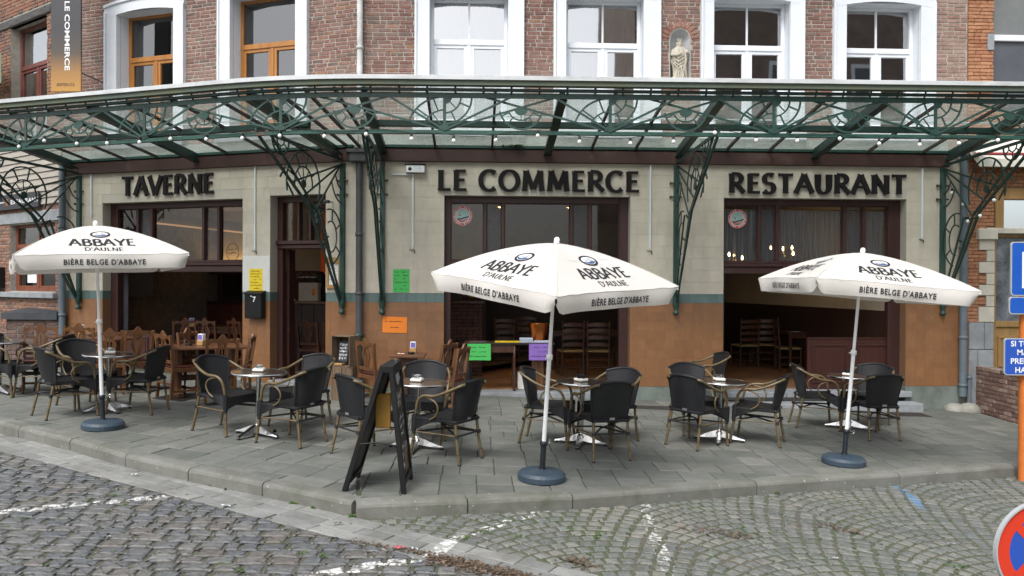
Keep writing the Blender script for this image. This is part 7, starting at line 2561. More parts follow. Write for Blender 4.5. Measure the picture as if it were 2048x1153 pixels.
# parasols
canvas = mat('white_parasol_canvas', (.76, .73, .69), rough=.85, c2=(.72, .69, .65), scale=2, bump=.005, bscale=4.0, trans=.26, dirt=((.54, .51, .46), 2.2, .58, .82), coords='World')
navy = mat('navy_print', (.014, .015, .02), rough=.8)
greyp = mat('faint_grey_print', (.40, .40, .42), rough=.8)
bluep = mat('emblem_blue', (.05, .09, .22), rough=.8)
white_pole = mat('white_pole', (.84, .86, .87), rough=.35, c2=(.78, .80, .81), scale=3)
navy_base = mat('navy_plastic_base', (.030, .050, .075), rough=.5, c2=(.045, .07, .095), scale=5, bump=.0015, bscale=40, dirt=((.12, .13, .13), 4, .6, .85))
def parasol(base_px, apex_px, side, off_deg, label, tilt_back=0.0, Hc=.47, val=.155, lean=None, txt=(1, 1, 1, 1)):
 b = ground(*base_px)
 r = ray(*apex_px)
 ap = CAMP + r * ((b.y + tilt_back) / r.y)
 ax = (ap - b).normalized()
 L = (ap - b).length
 root = place('parasol', label, 'parasol', b, 'white square parasols on the terrace')
 view = Vector((b.x, b.y, 0)).normalized()
 fr0 = Matrix.Rotation(R_(off_deg), 3, 'Z') @ view          # 'back' direction of the front panel
 ez = ax; ey = (fr0 - ez * fr0.dot(ez)).normalized(); ex = ey.cross(ez)
 def Q(x, y, z): return b + ex * x + ey * y + ez * z
 hs = side / 2
 zc = L - .05
 def zr(t): return zc - Hc * t ** 1.62
 def can_pt(k, x, t, up=0.0):
  """panel k (0 front,1 right,2 back,3 left); x lateral metres, t 0 apex .. 1 edge"""
  w = x / (hs * t) if t > 1e-6 else 0
  y = -hs * t * (1 - .022 * (1 - w * w) * t)
  z = zr(t) - .018 * (1 - w * w) * math.sin(PI * min(1, t)) * t + up + .004 * math.sin(w * 5 + k * 2) * math.sin(t * 4) + .0045 * math.sin(w * 21 + k) * t ** 4 * abs(w) ** 1.5 - .006 * max(0, 1 - abs(abs(w) - .9) / .1) * t
  c, s_ = (1, 0, -1, 0)[k], (0, 1, 0, -1)[k]
  return Q(x * c - y * s_, x * s_ + y * c, z)
 m = MB()
 nt_, nw = 14, 14
 for k in range(4):
  v = []
  for j in range(nt_ + 1):
   t = max(.001, j / nt_)
   for i in range(nw + 1):
    w = 2 * i / nw - 1
    v.append(can_pt(k, w * hs * t, t))
  m.add(v, [(j * (nw + 1) + i, j * (nw + 1) + i + 1, (j + 1) * (nw + 1) + i + 1, (j + 1) * (nw + 1) + i) for j in range(nt_) for i in range(nw)], 0, True)
 cn = m.build('canopy', canvas, root)
 for k in range(4):
  m = MB(); v = []; nw2 = 30; nj = 5
  for j in range(nj + 1):
   s = j / nj
   for i in range(nw2 + 1):
    w = (2 * i / nw2 - 1)
    edge = max(0, (abs(w) - .86) / .14)
    dep_ = val * (1 - .50 * edge ** 2.4) * (1 - .05 * (1 - w * w))
    x = w * hs * (1 - .045 * edge * s)
    w_ = w
    ybase = -hs * (1 - .022 * (1 - w * w)) - .0
    bulge = -.012 * math.sin(s * PI * .7) + .016 * s * math.sin(w * 7 + k * 1.7) + .030 * s * edge
    y = ybase + bulge * (1 if True else 0) + .02 * s * s
    z = zr(1) - .004 * math.sin(w * 5 + k * 2) * 0 - dep_ * s + .004 * math.sin(w * 5 + k * 2) * math.sin(4)
    c, s_ = (1, 0, -1, 0)[k], (0, 1, 0, -1)[k]
    v.append(Q(x * c - y * s_, x * s_ + y * c, z))
  m.add(v, [(j * (nw2 + 1) + i, j * (nw2 + 1) + i + 1, (j + 1) * (nw2 + 1) + i + 1, (j + 1) * (nw2 + 1) + i) for j in range(nj) for i in range(nw2)], 0, True)
  m.build('valance', canvas, root)
 for k in range(4):
  m = MB()
  m.tube([can_pt(k, w_ / 16 * hs, .999, .001) for w_ in range(-16, 17)], .0035, 5)
  m.tube([can_pt(k, hs * t_ / 12, max(.01, t_ / 12), .0015) for t_ in range(0, 13)], .004, 5)
  m.build('seam', canvas, cn)
 for k in range(4):
  m = MB()
  def up(P0, P1): pass
  strips, wd = flared('ABBAYE', 1.0, .26, .125, .35, .10, 1.12)
  tw_ = .65 * side / 1.72
  sc = tw_ / wd
  caps = .165
  def TT(x, y, d):       # y in metres down the panel measured from row baseline
   return can_pt(k, x, y, .0035 + d)
  ps = [(TL, TB) for TL, TB in ((0, 0),)]
  for q, (vv, ff) in enumerate(strips):
   m.add([can_pt(k, x * sc - tw_ / 2, .805 - y * .165, .0018 + .0004 * (q % 5)) for x, y in vv], ff, 0)
  strips, wd = flared("D'AULNE", 1.0, .22, .11, .35, .12, 1.1)
  tw2 = .38 * side / 1.72
  for q, (vv, ff) in enumerate(strips):
   m.add([can_pt(k, x * tw2 / wd - tw2 / 2, .925 - y * .075, .0018 + .0004 * (q % 5)) for x, y in vv], ff, 0)
  def EP(x, y, u): return can_pt(k, x, .50 - y, u)
  def ell(r0x, r0y, r1x, r1y, u, mi, n=36):
   v = []
   for i in range(n):
    g_ = 2 * PI * i / n
    v += [EP(r0x * math.cos(g_), r0y * math.sin(g_), u), EP(r1x * math.cos(g_), r1y * math.sin(g_), u)]
   m.add(v, [(2 * i, 2 * i + 1, (2 * i + 3) % (2 * n), (2 * i + 2) % (2 * n)) for i in range(n)], mi)
  ell(.078, .072, .100, .098, .0045, 0); ell(.001, .001, .074, .068, .0045, 3)
  n = 12
  v = []
  for i in range(n + 1):
   g_ = PI + PI * i / n
   x, y = .070 * math.cos(g_), .064 * math.sin(g_) * .9 - .006
   v += [EP(x, y, .0058), EP(x * .98, -.022 + .008 * math.sin(i), .0058)]
  m.add(v, [(2 * i, 2 * i + 1, 2 * i + 3, 2 * i + 2) for i in range(n)], 2)
  for (x0, x1, y0, y1) in ((-.045, -.028, -.018, .03), (-.022, .0, -.018, .022), (.008, .034, -.018, .038), (.038, .052, -.018, .016)):
   m.add([EP(x0, y0, .0062), EP(x1, y0, .0062), EP(x1, y1, .0062), EP((x0 + x1) / 2, y1 + .014, .0062), EP(x0, y1, .0062)], [(0, 1, 2, 3, 4)], 1)
  put_text(m, 'FUNDATIO', lambda x, y: can_pt(k, x, .50 - y * 1.15, .005), width=.125, bold=.0, mi=1, cx=-.20, cy=-.008)
  put_text(m, 'ANNO 657', lambda x, y: can_pt(k, x, .50 - y * 1.15, .005), width=.115, bold=.0, mi=1, cx=.20, cy=-.008)
  m.build('printed_emblem', [navy, greyp, bluep, paper_w], cn)
  m = MB()
  def VP(x, y):
   w = x / hs
   s = max(0, min(1, -y / val))
   yb = -hs * (1 - .022 * (1 - w * w)) - .012 * math.sin(s * PI * .7) + .016 * s * math.sin(w * 7 + k * 1.7) + .02 * s * s - .006
   z = zr(1) + y + .004 * math.sin(w * 5 + k * 2) * math.sin(4)
   c, s_ = (1, 0, -1, 0)[k], (0, 1, 0, -1)[k]
   return Q(x * c - yb * s_, x * s_ + yb * c, z)
  put_text(m, "BIÈRE BELGE D'ABBAYE", VP, width=.80 * side / 1.72, cap=.058, bold=.022, space=1.12, cy=-.108)
  m.build('printed_lettering', navy, cn)
 m = MB(); m.tube([Q(0, 0, .34), Q(0, 0, L * .52)], .0205, 14); m.build('pole', white_pole, root)
 m = MB(); m.tube([Q(0, 0, L * .50), Q(0, 0, L - .03)], .0165, 14); m.build('upper_pole', white_pole, root)
 m = MB(); m.lathe([(.021, 0), (.030, .006), (.030, .05), (.022, .056)], (0, 0, 0), 14, T=lambda x, y, z: Q(x, y, L * .505 + z)); m.tube([Q(-.05, 0, L * .515), Q(.035, 0, L * .515)], .006, 6); m.build('joint', white_pole, root)
 m = MB(); m.lathe([(.028, 0), (.026, .055), (.014, .072), (0, .074)], (0, 0, 0), 14, T=lambda x, y, z: Q(x, y, zc - .012 + z)); m.build('finial', white_pole, root)
 for (sx, sy) in ((-1, -1), (1, -1), (1, 1), (-1, 1)):
  m = MB(); m.tube([Q(sx * hs * t, sy * hs * t, zr(t) - .02) for t in [i / 10 for i in range(11)]], .006, 6); rb = m.build('rib', white_pole, root)
  m = MB(); m.tube([Q(sx * .02, sy * .02, L * .79), Q(sx * hs * .5, sy * hs * .5, zr(.5) - .025)], .005, 6); m.build('strut', white_pole, rb)
 GB = GM(b.x, b.y, .2)
 m = MB(); m.lathe([(.213, .0), (.226, .010), (.228, .055), (.205, .082), (.10, .098), (.05, .102)], n=30, smooth=False, T=lambda x, y, z: GB @ Vector((x, y, z)))
 bs = m.build('base', navy_base, root)
 m = MB(); m.lathe([(.036, .10), (.032, .112)], (0, 0, 0), 16, T=lambda x, y, z: Q(x, y, z)); m.tube([Q(0, 0, .09), Q(0, 0, .36)], .027, 14); m.lathe([(.027, .335), (.036, .34), (.036, .375), (.027, .38)], (0, 0, 0), 14, T=lambda x, y, z: Q(x, y, z))
 m.build('socket', mat('dark_navy_tube', (.012, .016, .022), rough=.45), bs)
 sgn = -1 if off_deg and off_deg > 40 and b.x > 3 else 1
 m = MB(); m.tube([Q(.03 * sgn, -.0, .358), Q(.075 * sgn, -.0, .358)], .005, 6); m.tube([Q(.075 * sgn, 0, .34), Q(.095 * sgn, 0, .362), Q(.085 * sgn, 0, .38), Q(.07 * sgn, 0, .366)], .004, 6); m.build('screw', steel, bs)
 return root
parasol((206, 857), (191, 444), 1.66, 6, 'white square parasol at the left, standing upright in front of the tavern window', Hc=.36)
parasol((1083, 960), (1114, 477), 1.60, 45, 'white square parasol in the middle turned corner-on before the LE COMMERCE opening', tilt_back=-.27, Hc=.33)
parasol((1687, 928), (1726, 498), 1.66, 24.4, 'white square parasol at the right leaning before the restaurant window', Hc=.34)
# oak tavern chairs and tables
oak = mat('honey_oak', (.155, .068, .025), rough=.42, c2=(.08, .033, .013), scale=7, bump=.0012, bscale=30, stretch=(3, 3, .6), spec=.5)
oak_dk = mat('dark_oak', (.085, .032, .015), rough=.4, c2=(.045, .017, .009), scale=7, bump=.0012, bscale=30, stretch=(3, 3, .6))
redseat = mat('oxblood_seat', (.085, .022, .015), rough=.4, c2=(.06, .016, .012), scale=5)
rush = mat('rush_seat', (.36, .26, .12), rough=.85, c2=(.26, .18, .08), scale=25, bump=.003, bscale=60)
def make_oak_chair(wood, name='oak_chair', group='carved oak tavern chairs'):
 root = thing(name, 'x', 'chair', Matrix.Identity(4), group)
 for sx in (-1, 1):
  m = MB()
  m.bar([(sx * .195, -.215, 0), (sx * .195, -.195, .42), (sx * .205, -.255, .90)], .038, .034, (1, 0, 0)); m.build('back_post', wood, root)
  m = MB()
  m.lathe([(.017, 0), (.022, .02), (.014, .05), (.024, .08), (.024, .11), (.013, .13), (.016, .24), (.013, .26), (.024, .28), (.024, .44)], (sx * .20, .195, 0), 10)
  m.build('leg', wood, root)
  m = MB(); m.bbox(sx * .20 - .011, sx * .20 + .011, -.20, .185, .10, .13, .004); m.build('stretcher', wood, root)
 m = MB(); m.bbox(-.19, .19, -.02, .002, .098, .128, .004); m.bbox(-.185, .185, -.222, -.20, .20, .235, .004); m.build('stretcher', wood, root)
 m = MB()
 m.bbox(-.21, .21, .18, .21, .38, .44, .005); m.bbox(-.185, .185, -.215, -.195, .38, .44, .005)
 for sx in (-1, 1): m.bbox(sx * .205 - .012, sx * .205 + .012, -.20, .179, .38, .44, .005)
 m.build('seat_rail', wood, root)
 m = MB(); m.bbox(-.215, .215, -.20, .225, .441, .468, .012); m.build('seat', redseat, root)
 def yb(z): return -.195 - .06 * (z - .42) / .48
 n = 16; v = []
 for i in range(n + 1):
  w = 2 * i / n - 1
  top = .895 + .055 * math.exp(-(w / .28) ** 2) + .012 * math.cos(w * 9) - .012 * abs(w)
  bot = .835 - .02 * math.cos(w * 6)
  x = w * .20
  v += [(x, yb(bot) - .014, bot), (x, yb(top) - .014, top), (x, yb(bot) + .012, bot), (x, yb(top) + .012, top)]
 f = []
 for i in range(n):
  a = 4 * i
  f += [(a, a + 4, a + 5, a + 1), (a + 2, a + 3, a + 7, a + 6), (a + 1, a + 5, a + 7, a + 3), (a, a + 2, a + 6, a + 4)]
 f += [(0, 1, 3, 2), (4 * n, 4 * n + 2, 4 * n + 3, 4 * n + 1)]
 m = MB(); m.add(v, f); m.build('crest_rail', wood, root)
 m = MB(); m.bbox(-.185, .185, yb(.52) - .012, yb(.52) + .010, .50, .545, .004); m.build('lower_rail', wood, root)
 m = MB()
 zs_ = [.535, .57, .62, .67, .72, .76, .79, .82, .85]
 ow = [.055, .050, .062, .085, .095, .080, .055, .060, .075]
 iw = [.0, .012, .018, .028, .034, .030, .020, .012, .0]
 for s0 in (-1, 1):
  v = []
  for z, o_, i_ in zip(zs_, ow, iw):
   for x in (s0 * i_, s0 * o_):
    v += [(x, yb(z) - .008, z), (x, yb(z) + .006, z)]
  f = []
  for i in range(len(zs_) - 1):
   a = 4 * i
   f += [(a, a + 2, a + 6, a + 4), (a + 1, a + 5, a + 7, a + 3), (a, a + 4, a + 5, a + 1), (a + 2, a + 3, a + 7, a + 6)]
  m.add(v, f)
 m.bbox(-.010, .010, yb(.70) - .006, yb(.70) + .005, .58, .80, .002)
 m.build('splat', wood, root)
 return root
def make_ladder_chair(wood):
 root = thing('ladderback_chair', 'x', 'chair', Matrix.Identity(4), 'rush-seated ladderback chairs inside')
 for sx in (-1, 1):
  m = MB(); m.tube([(sx * .20, -.20, 0), (sx * .20, -.195, .45), (sx * .205, -.24, 1.0)], .017, 10); m.lathe([(.014, 0), (.02, .015), (0, .04)], (sx * .205, -.24, 1.0), 8); m.build('back_post', wood, root)
  m = MB(); m.tube([(sx * .215, .20, 0), (sx * .215, .20, .47)], .017, 10); m.build('leg', wood, root)
  for z in (.14, .28):
   m = MB(); m.tube([(sx * .20, -.20, z), (sx * .215, .20, z)], .010, 8); m.build('rung', wood, root)
 for z in (.16, .30):
  m = MB(); m.tube([(-.215, .20, z), (.215, .20, z)], .010, 8); m.tube([(-.2, -.20, z), (.2, -.20, z)], .010, 8); m.build('rung', wood, root)
 m = MB(); m.bbox(-.225, .225, -.205, .225, .44, .475, .016); m.build('seat', rush, root)
 for z in (.58, .71, .84, .95):
  n = 10; v = []
  for i in range(n + 1):
   w = 2 * i / n - 1
   h0, h1 = z - .025, z + .028 + .022 * (1 - w * w)
   y = -.205 - .045 * (z - .45) / .5 - .02 * (1 - w * w)
   v += [(w * .19, y, h0), (w * .19, y, h1), (w * .19, y + .01, h0), (w * .19, y + .01, h1)]
  f = []
  for i in range(n):
   a = 4 * i
   f += [(a, a + 4, a + 5, a + 1), (a + 2, a + 3, a + 7, a + 6), (a + 1, a + 5, a + 7, a + 3), (a, a + 2, a + 6, a + 4)]
  m = MB(); m.add(v, f); m.build('slat', wood, root)
 return root
def make_ped_table(wood, lx, ly, h=.72, both=True):
 root = thing('pedestal_table', 'x', 'table', Matrix.Identity(4))
 m = MB(); m.bbox(-lx / 2, lx / 2, -ly / 2, ly / 2, h - .035, h, .006); m.build('tabletop', mat('brown_tabletop', (.13, .058, .03), rough=.35, c2=(.09, .04, .02), scale=6, stretch=(.5, 3, 1)), root)
 for k, sx in enumerate((-1, 1) if both else (0,)):
  cx = sx * (lx / 2 - .20)
  for q, (x0, x1) in enumerate(((-.115, -.002), (.002, .115))):
   m = MB()
   if both:
    m.hexa([(cx - .03, x0 * 1.25, .09), (cx + .03, x0 * 1.25, .09), (cx + .03, x1 * 1.25, .09), (cx - .03, x1 * 1.25, .09), (cx - .03, x0, h - .036), (cx + .03, x0, h - .036), (cx + .03, x1, h - .036), (cx - .03, x1, h - .036)])
   else:
    m.hexa([(x0 * 1.0, -.09, .08), (x1 * 1.0, -.09, .08), (x1 * 1.0, .09, .08), (x0 * 1.0, .09, .08), (x0 * 1.2, -.11, h - .036), (x1 * 1.2, -.11, h - .036), (x1 * 1.2, .11, h - .036), (x0 * 1.2, .11, h - .036)])
   m.build('pedestal_board', wood, root)
  m = MB(); m.bbox(cx - .05, cx + .05, -.27, .27, 0, .088, .02) if both else m.bbox(-.20, .20, -.15, .15, 0, .079, .02)
  m.build('foot', wood, root)
 m = MB(); m.bbox(-lx / 2 + .2, lx / 2 - .2, -.02, .02, .22, .30, .005) if both else m.bbox(-.02, .02, -.02, .02, .09, .2, .004)
 m.build('stretcher', wood, root)
 return root
oc = make_oak_chair(oak); oc_tree = snapshot(oc)
def gtop(px, py, h): return ground(px, py, -h)
tA = gtop(185, 673, .72); tB = gtop(408, 691, .72); tC = gtop(814, 708, .70)
OC = [((79, 650), tA, 'honey oak chair with a carved back against the dark brick enclosure'),
   ((156, 650), tA, 'honey oak chair behind the long table, under the blue-grey downpipe'),
   ((216, 659), tA, 'honey oak chair directly behind the left parasol pole'),
   ((272, 657), tA, 'honey oak chair right of the left parasol pole, facing the left table'),
   ((326, 665), tB, 'honey oak chair on the left side of the pedestal table before the tavern window'),
   ((374, 660), tB, 'honey oak chair behind the pedestal table before the tavern window'),
   ((441, 673), tB, 'honey oak chair on the street side right of the tavern pedestal table'),
   ((498, 669), tB, 'honey oak chair under the black letterbox'),
   ((729, 680), tC, 'honey oak chair beside the green standpipe at the corner'),
   ((893, 683), tC, 'honey oak chair at the left jamb of the middle opening, facing the small wall table'),
   ((920, 691), tC, 'honey oak chair turned askew before the middle opening')]
first = True
for (c, t, lab) in OC:
 p = gtop(c[0], c[1], .93)
 rz = facing(p, t)
 if 'letterbox' in lab: rz += .5
 if 'askew' in lab: rz = R_(72)
 if 'enclosure' in lab: rz = R_(-150)
 if 'right of the left parasol pole' in lab: rz = R_(35)
 if 'directly behind' in lab: rz = R_(20)
 p = p + Vector((-math.sin(rz), math.cos(rz), 0)) * .23
 m = GM(p.x, p.y, rz)
 if first: oc['label'] = lab; oc.matrix_basis = m; first = False
 else: dup(oc_tree, m, None, lab)
pt = make_ped_table(oak, 1.15, .62); pt['label'] = 'long oak trestle table with brown top at the left end of the tavern wall'; pt['group'] = 'oak tables outside'
pt_tree = snapshot(pt)
pt.matrix_basis = GM(tA.x, tA.y, -math.atan(.325) + .1)
dup(pt_tree, GM(tB.x, tB.y, R_(35)), None, 'oak pedestal table with napkin box before the tavern window')
p1_ = make_ped_table(oak, .50, .56, .70, False); p1_['label'] = 'small square oak table against the ochre wall under the orange notice'; p1_['group'] = 'oak tables outside'
p1_.matrix_basis = GM(tC.x, tC.y, math.atan(.045))
viob = mat('violet_carton', (.16, .13, .42), rough=.5)
def napkin(mw, label, wood=True):
 root = thing('napkin_holder', label, 'napkin holder', mw)
 m = MB(); m.bbox(-.05, .05, -.045, .045, 0, .07, .005); m.build('holder', oakl, root)
 m = MB(); m.bbox(-.042, .042, -.035, .035, .071, .165, .004)
 m.build('carton', paper_w, root)
 m = MB(); m.box(-.034, .034, -.0365, -.0352, .082, .155); m.box(-.0435, -.0422, -.03, .03, .08, .158); m.build('printed_panel', viob, root)
def black_ash(mw, label):
 root = thing('ashtray', label, 'ashtray', mw)
 m = MB(); m.lathe([(.045, 0), (.052, .028), (.044, .028), (.036, .012), (0, .01)], n=14); m.build('dish', black_m, root)
MA, MB_, MC = GM(tA.x, tA.y, -.2), GM(tB.x, tB.y, R_(35)), GM(tC.x, tC.y, .05)
napkin(MA @ Matrix.Translation((-.25, .02, .72)), 'wooden napkin holder on the long oak table at the left')
black_ash(MA @ Matrix.Translation((-.02, -.02, .72)), 'black ashtray on the long oak table at the left')
napkin(MB_ @ Matrix.Translation((-.05, .03, .72)) @ Matrix.Rotation(-.9, 4, 'Z'), 'napkin box with a violet card on the tavern pedestal table')
black_ash(MB_ @ Matrix.Translation((-.22, .05, .72)), 'black ashtray on the tavern pedestal table')
napkin(MC @ Matrix.Translation((.05, .17, .70)), 'napkin box with a violet card on the small wall table')
black_ash(MC @ Matrix.Translation((.04, .0, .70)), 'black ashtray on the small wall table')
m = MB(); m.box(-.16, -.06, -.03, .05, .7005, .702, 0, T=lambda x, y, z: MC @ Vector((x, y, z))); m.box(-.13, -.08, .0, .03, .7022, .7030, 1, T=lambda x, y, z: MC @ Vector((x, y, z)))
tag(m.build('beer_mat', [paper_w, orp]), 'white and orange beer mat on the small wall table', 'beer mat')
m = MB(); m.box(-.02, .02, -.09, .09, .0, .008);
# inside furniture
lc = make_ladder_chair(oak_dk); lc_tree = snapshot(lc)
def inner_at(px, py, z): # point on an indoor floor of height z
 r = ray(px, py); t = (z - CZ) / r.z
 return CAMP + r * t
LC = [((1141, 750), 8, 'dark ladderback chair with a rush seat, left of the pair inside the middle opening'),
   ((1196, 750), -5, 'dark ladderback chair with a rush seat, right of the pair inside the middle opening'),
   ((1008, 733), 4, 'dark ladderback chair with a rush seat behind the green notice table'),
   ((1055, 728), 185, 'dark ladderback chair behind the copper bucket'),
   ((1575, 742), -95, 'dark ladderback chair beside the inner table of the restaurant room'),
   ((1490, 735), 10, 'dark ladderback chair in the shade just inside the restaurant opening'),
   ((1530, 733), -8, 'dark ladderback chair in the shade, left of the inner restaurant table'),
   ((1655, 728), 170, 'dark ladderback chair behind the maroon low panel')]
for i, (c, a, lab) in enumerate(LC):
 p = inner_at(c[0], c[1], .07)
 m = TR(p.x, p.y, .07, R_(a))
 if i == 0: lc['label'] = lab; lc.matrix_basis = m
 else: dup(lc_tree, m, None, lab)
def four_leg_table(mw, lx, ly, h, wood, label):
 root = thing('dining_table', label, 'table', mw, 'dark wooden tables inside')
 m = MB(); m.bbox(-lx / 2, lx / 2, -ly / 2, ly / 2, h - .03, h, .006); m.build('tabletop', wood, root)
 m = MB(); m.bbox(-lx / 2 + .05, lx / 2 - .05, -ly / 2 + .04, -ly / 2 + .06, h - .12, h - .031, .004); m.bbox(-lx / 2 + .05, lx / 2 - .05, ly / 2 - .06, ly / 2 - .04, h - .12, h - .031, .004); m.build('apron', wood, root)
 for sx in (-1, 1):
  for sy in (-1, 1):
   m = MB(); m.bbox(sx * (lx / 2 - .06) - .028, sx * (lx / 2 - .06) + .028, sy * (ly / 2 - .06) - .028, sy * (ly / 2 - .06) + .028, 0, h - .031, .006); m.build('leg', wood, root)
p = inner_at(1168, 735, .07); four_leg_table(TR(p.x, p.y, .07, .05), 1.5, .75, .78, oak_dk, 'dark dining table behind the pair of ladderback chairs')
p = inner_at(1030, 722, .07); four_leg_table(TR(p.x, p.y, .07, .05), .9, .75, .78, oak_dk, 'dark dining table deep inside the middle opening')
p = inner_at(1606, 741, .07); four_leg_table(TR(p.x, p.y, .07, .12), .95, .7, .78, oak_dk, 'dark table with a white menu card just inside the restaurant opening')
mm_ = TR(p.x, p.y, .85, .12)
m = MB(); m.bbox(-.04, .04, -.03, .03, 0, .14, .003, T=lambda x, y, z: mm_ @ Vector((x, y, z))); tag(m.build('card_holder', paper_w), 'white card holder on the inner table of the restaurant room', 'card holder')
m = MB(); m.box(-.27, -.13, -.12, .0, .001, .006, T=lambda x, y, z: mm_ @ Vector((x, y, z))); tag(m.build('napkin', paper_w), 'folded white napkin on the inner table of the restaurant room', 'napkin')
for k, (c, z, a, lab) in enumerate((((372, 646), .2, 20, 'dark oak chair inside the tavern window, left of three'), ((420, 643), .2, -15, 'dark oak chair inside the tavern window, middle of three'), ((479, 640), .2, -40, 'dark oak chair inside the tavern window beside the pier'),
          ((612, 652), .2, -20, 'dark oak chair just inside the tavern door, nearer the left jamb'), ((640, 645), .2, 25, 'dark oak chair just inside the tavern door, nearer the right jamb'))):
 r = ray(*c); t = (z + .93 - CZ) / r.z
 p = CAMP + r * t
 dd = (p - LW.o).dot(LW.ey)
 if dd < .9:
  aa, _ = on(LW, c[0], c[1], .9); p = LW.P(aa, .9 + .1 * k, 0)
 m = TR(p.x, p.y, z, R_(a))
 if k == 0:
  od = make_oak_chair(oak_dk, 'dark_oak_chair', 'dark oak chairs inside the tavern'); od_tree = snapshot(od); od['label'] = lab; od.matrix_basis = m
 else: dup(od_tree, m, None, lab)
aa, _ = on(LW, 440, 655, 1.7); p = LW.P(aa, 1.7, 0); four_leg_table(TR(p.x, p.y, .2, -.3), 1.5, .6, .74, oak_dk, 'dark table inside the tavern window behind three oak chairs')
napkin(TR(p.x - .5, p.y - .1, .94, .3), 'napkin box with a violet card on the table inside the tavern window')
T = lambda x, y, z: LW.P(x, y, z)
BD = 2.7
a0, zb = on(LW, 588, 603, BD); a1, _ = on(LW, 668, 603, BD)
bar = place('bar_counter', 'dark wooden bar counter seen through the tavern door', 'bar counter', T((a0 + a1) / 2, BD, .2))
MB().bbox(a0 - .5, a1 + .8, BD, BD + .55, .2, zb - .045, .01, T=T).build('front', wain, bar)
MB().bbox(a0 - .52, a1 + .82, BD - .05, BD + .6, zb - .044, zb, .008, T=T).build('counter_top', mat('bar_top_wood', (.22, .12, .05), rough=.3, c2=(.15, .08, .035), scale=5), bar)
for k in range(10):
 x = a0 - .4 + k * .28
 MB().bbox(x, x + .02, BD - .014, BD - .002, .25, zb - .06, .004, T=T).build('panel_moulding', wain, bar)
c0, cz0 = on(LW, 597, 600, BD + .12); c1, cz1 = on(LW, 635, 566, BD + .12)
crt = place('cardboard_box', 'pale carton with an orange emblem on the bar behind the tavern door', 'box', T((c0 + c1) / 2, BD + .2, zb))
MB().bbox(c0, c1, BD + .12, BD + .4, zb + .001, cz1, .006, T=T).build('carton', mat('grey_carton', (.40, .38, .33), rough=.7), crt)
m = MB(); m.lathe([(.05, 0), (.05, .002)], n=16, T=lambda x, y, z: T(c1 - .09 + x * .8, BD + .118 - z, (zb + cz1) / 2 + y * 1.4)); m.build('emblem', orp, crt)
m = MB(); m.bar([T(c0 + .03, BD + .118, zb + .06), T(c0 + .1, BD + .118, zb + .14), T(c0 + .16, BD + .118, cz1 - .05)], .012, .002, LW.ey); m.build('emblem', mat('mustard_print', (.4, .3, .08), rough=.7), crt)
m0, _ = on(LW, 640, 590, BD + .3)
tap = place('beer_font', 'dark beer font with chrome taps on the bar behind the tavern door', 'beer tap', T(m0, BD + .3, zb))
_, tz = on(LW, 640, 548, BD + .3)
mb = MB(); mb.bbox(m0 - .14, m0 + .14, BD + .25, BD + .45, zb, zb + (tz - zb) * .6, .03, T=T); mb.lathe([(.10, 0), (.12, .1), (.08, .2), (.04, .26), (0, .27)], (0, 0, 0), 14, T=lambda x, y, z: T(m0 + x, BD + .35 + y, zb + (tz - zb) * .6 + z)); mb.build('body', black_m, tap)
for k in range(5):
 x = m0 - .55 + k * .13
 mb = MB(); mb.tube([T(x, BD + .42, tz - .06), T(x - .05, BD + .3, tz + .02)], .012, 6); mb.tube([T(x, BD + .42, tz - .06), T(x, BD + .3, tz - .10)], .008, 6); mb.build('tap', steel, tap)
mb = MB(); mb.tube([T(m0 - .6, BD + .43, tz - .07), T(m0 + .1, BD + .43, tz - .07)], .02, 8); mb.build('rail', steel, tap)
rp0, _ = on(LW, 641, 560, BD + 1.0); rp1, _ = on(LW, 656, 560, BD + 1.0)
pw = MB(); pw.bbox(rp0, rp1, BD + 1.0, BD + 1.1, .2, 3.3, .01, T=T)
tag(pw.build('red_glow_panel', mat('painted_red_glow', (.32, .055, .015), rough=.5, emit=((.5, .06, .01), .10))), 'red-brown wooden panel deep inside the tavern door, red light painted on as a glow', 'wall panel')  # weak emission stands in for red light falling on the panel
T = lambda x, y, z: RW.P(x, y, z)
SD = 2.3
a0, zb = on(RW, 880, 602, SD); a1, _ = on(RW, 967, 602, SD)
sb = place('brick_sideboard', 'low brick chimney breast with a wooden shelf inside the left of the middle opening', 'sideboard', T((a0 + a1) / 2, SD, .07))
MB().bbox(a0, a1 - .02, SD + .012, SD + .5, .07, zb - .06, .004, T=T).build('core', dark, sb)
courses(RW.__class__(RW.P(0, SD + .0, 0), RW.ex), sb, 'brick', 'bricks', (brick_in, brick_in), (a0, a1 - .02, .07, zb - .06), [], .07, (.21, .21, .10), .012, .03, .0, 60, 5)
MB().bbox(a0 - .05, a1 + .03, SD - .05, SD + .5, zb - .055, zb, .008, T=T).build('shelf', oak_dk, sb)
def vase(px, h, r, mt, label, seed):
 a_, _ = on(RW, px, 590, SD + .2)
 o = place('vase', label, 'vase', T(a_, SD + .2, zb))
 m = MB(); m.lathe([(r * .5, 0), (r, h * .35), (r * .8, h * .7), (r * .35, h * .85), (r * .5, h)], (0, 0, 0), 14, T=lambda x, y, z: T(a_ + x, SD + .2 + y, zb + z)); m.build('body', mt, o)
 m = MB(); r_ = random.Random(seed)
 for k in range(10):
  g_ = r_.uniform(0, 6.28)
  m.tube([T(a_, SD + .2, zb + h), T(a_ + .08 * math.cos(g_), SD + .2 + .05 * math.sin(g_), zb + h * 1.5)], [.004, .016], 5)
 m.build('glowing_sprigs', mat('orange_glow_sprigs', (.42, .16, .05), rough=.8, emit=((.6, .2, .06), .08) if seed == 1 else None, c2=(.3, .2, .1), scale=9), o)  # faint orange emission stands in for the lamp glow on the shelf
vase(944, .20, .055, brass, 'lamp on the brick chimney shelf, shaped as a brass vase with painted orange glow', 1)
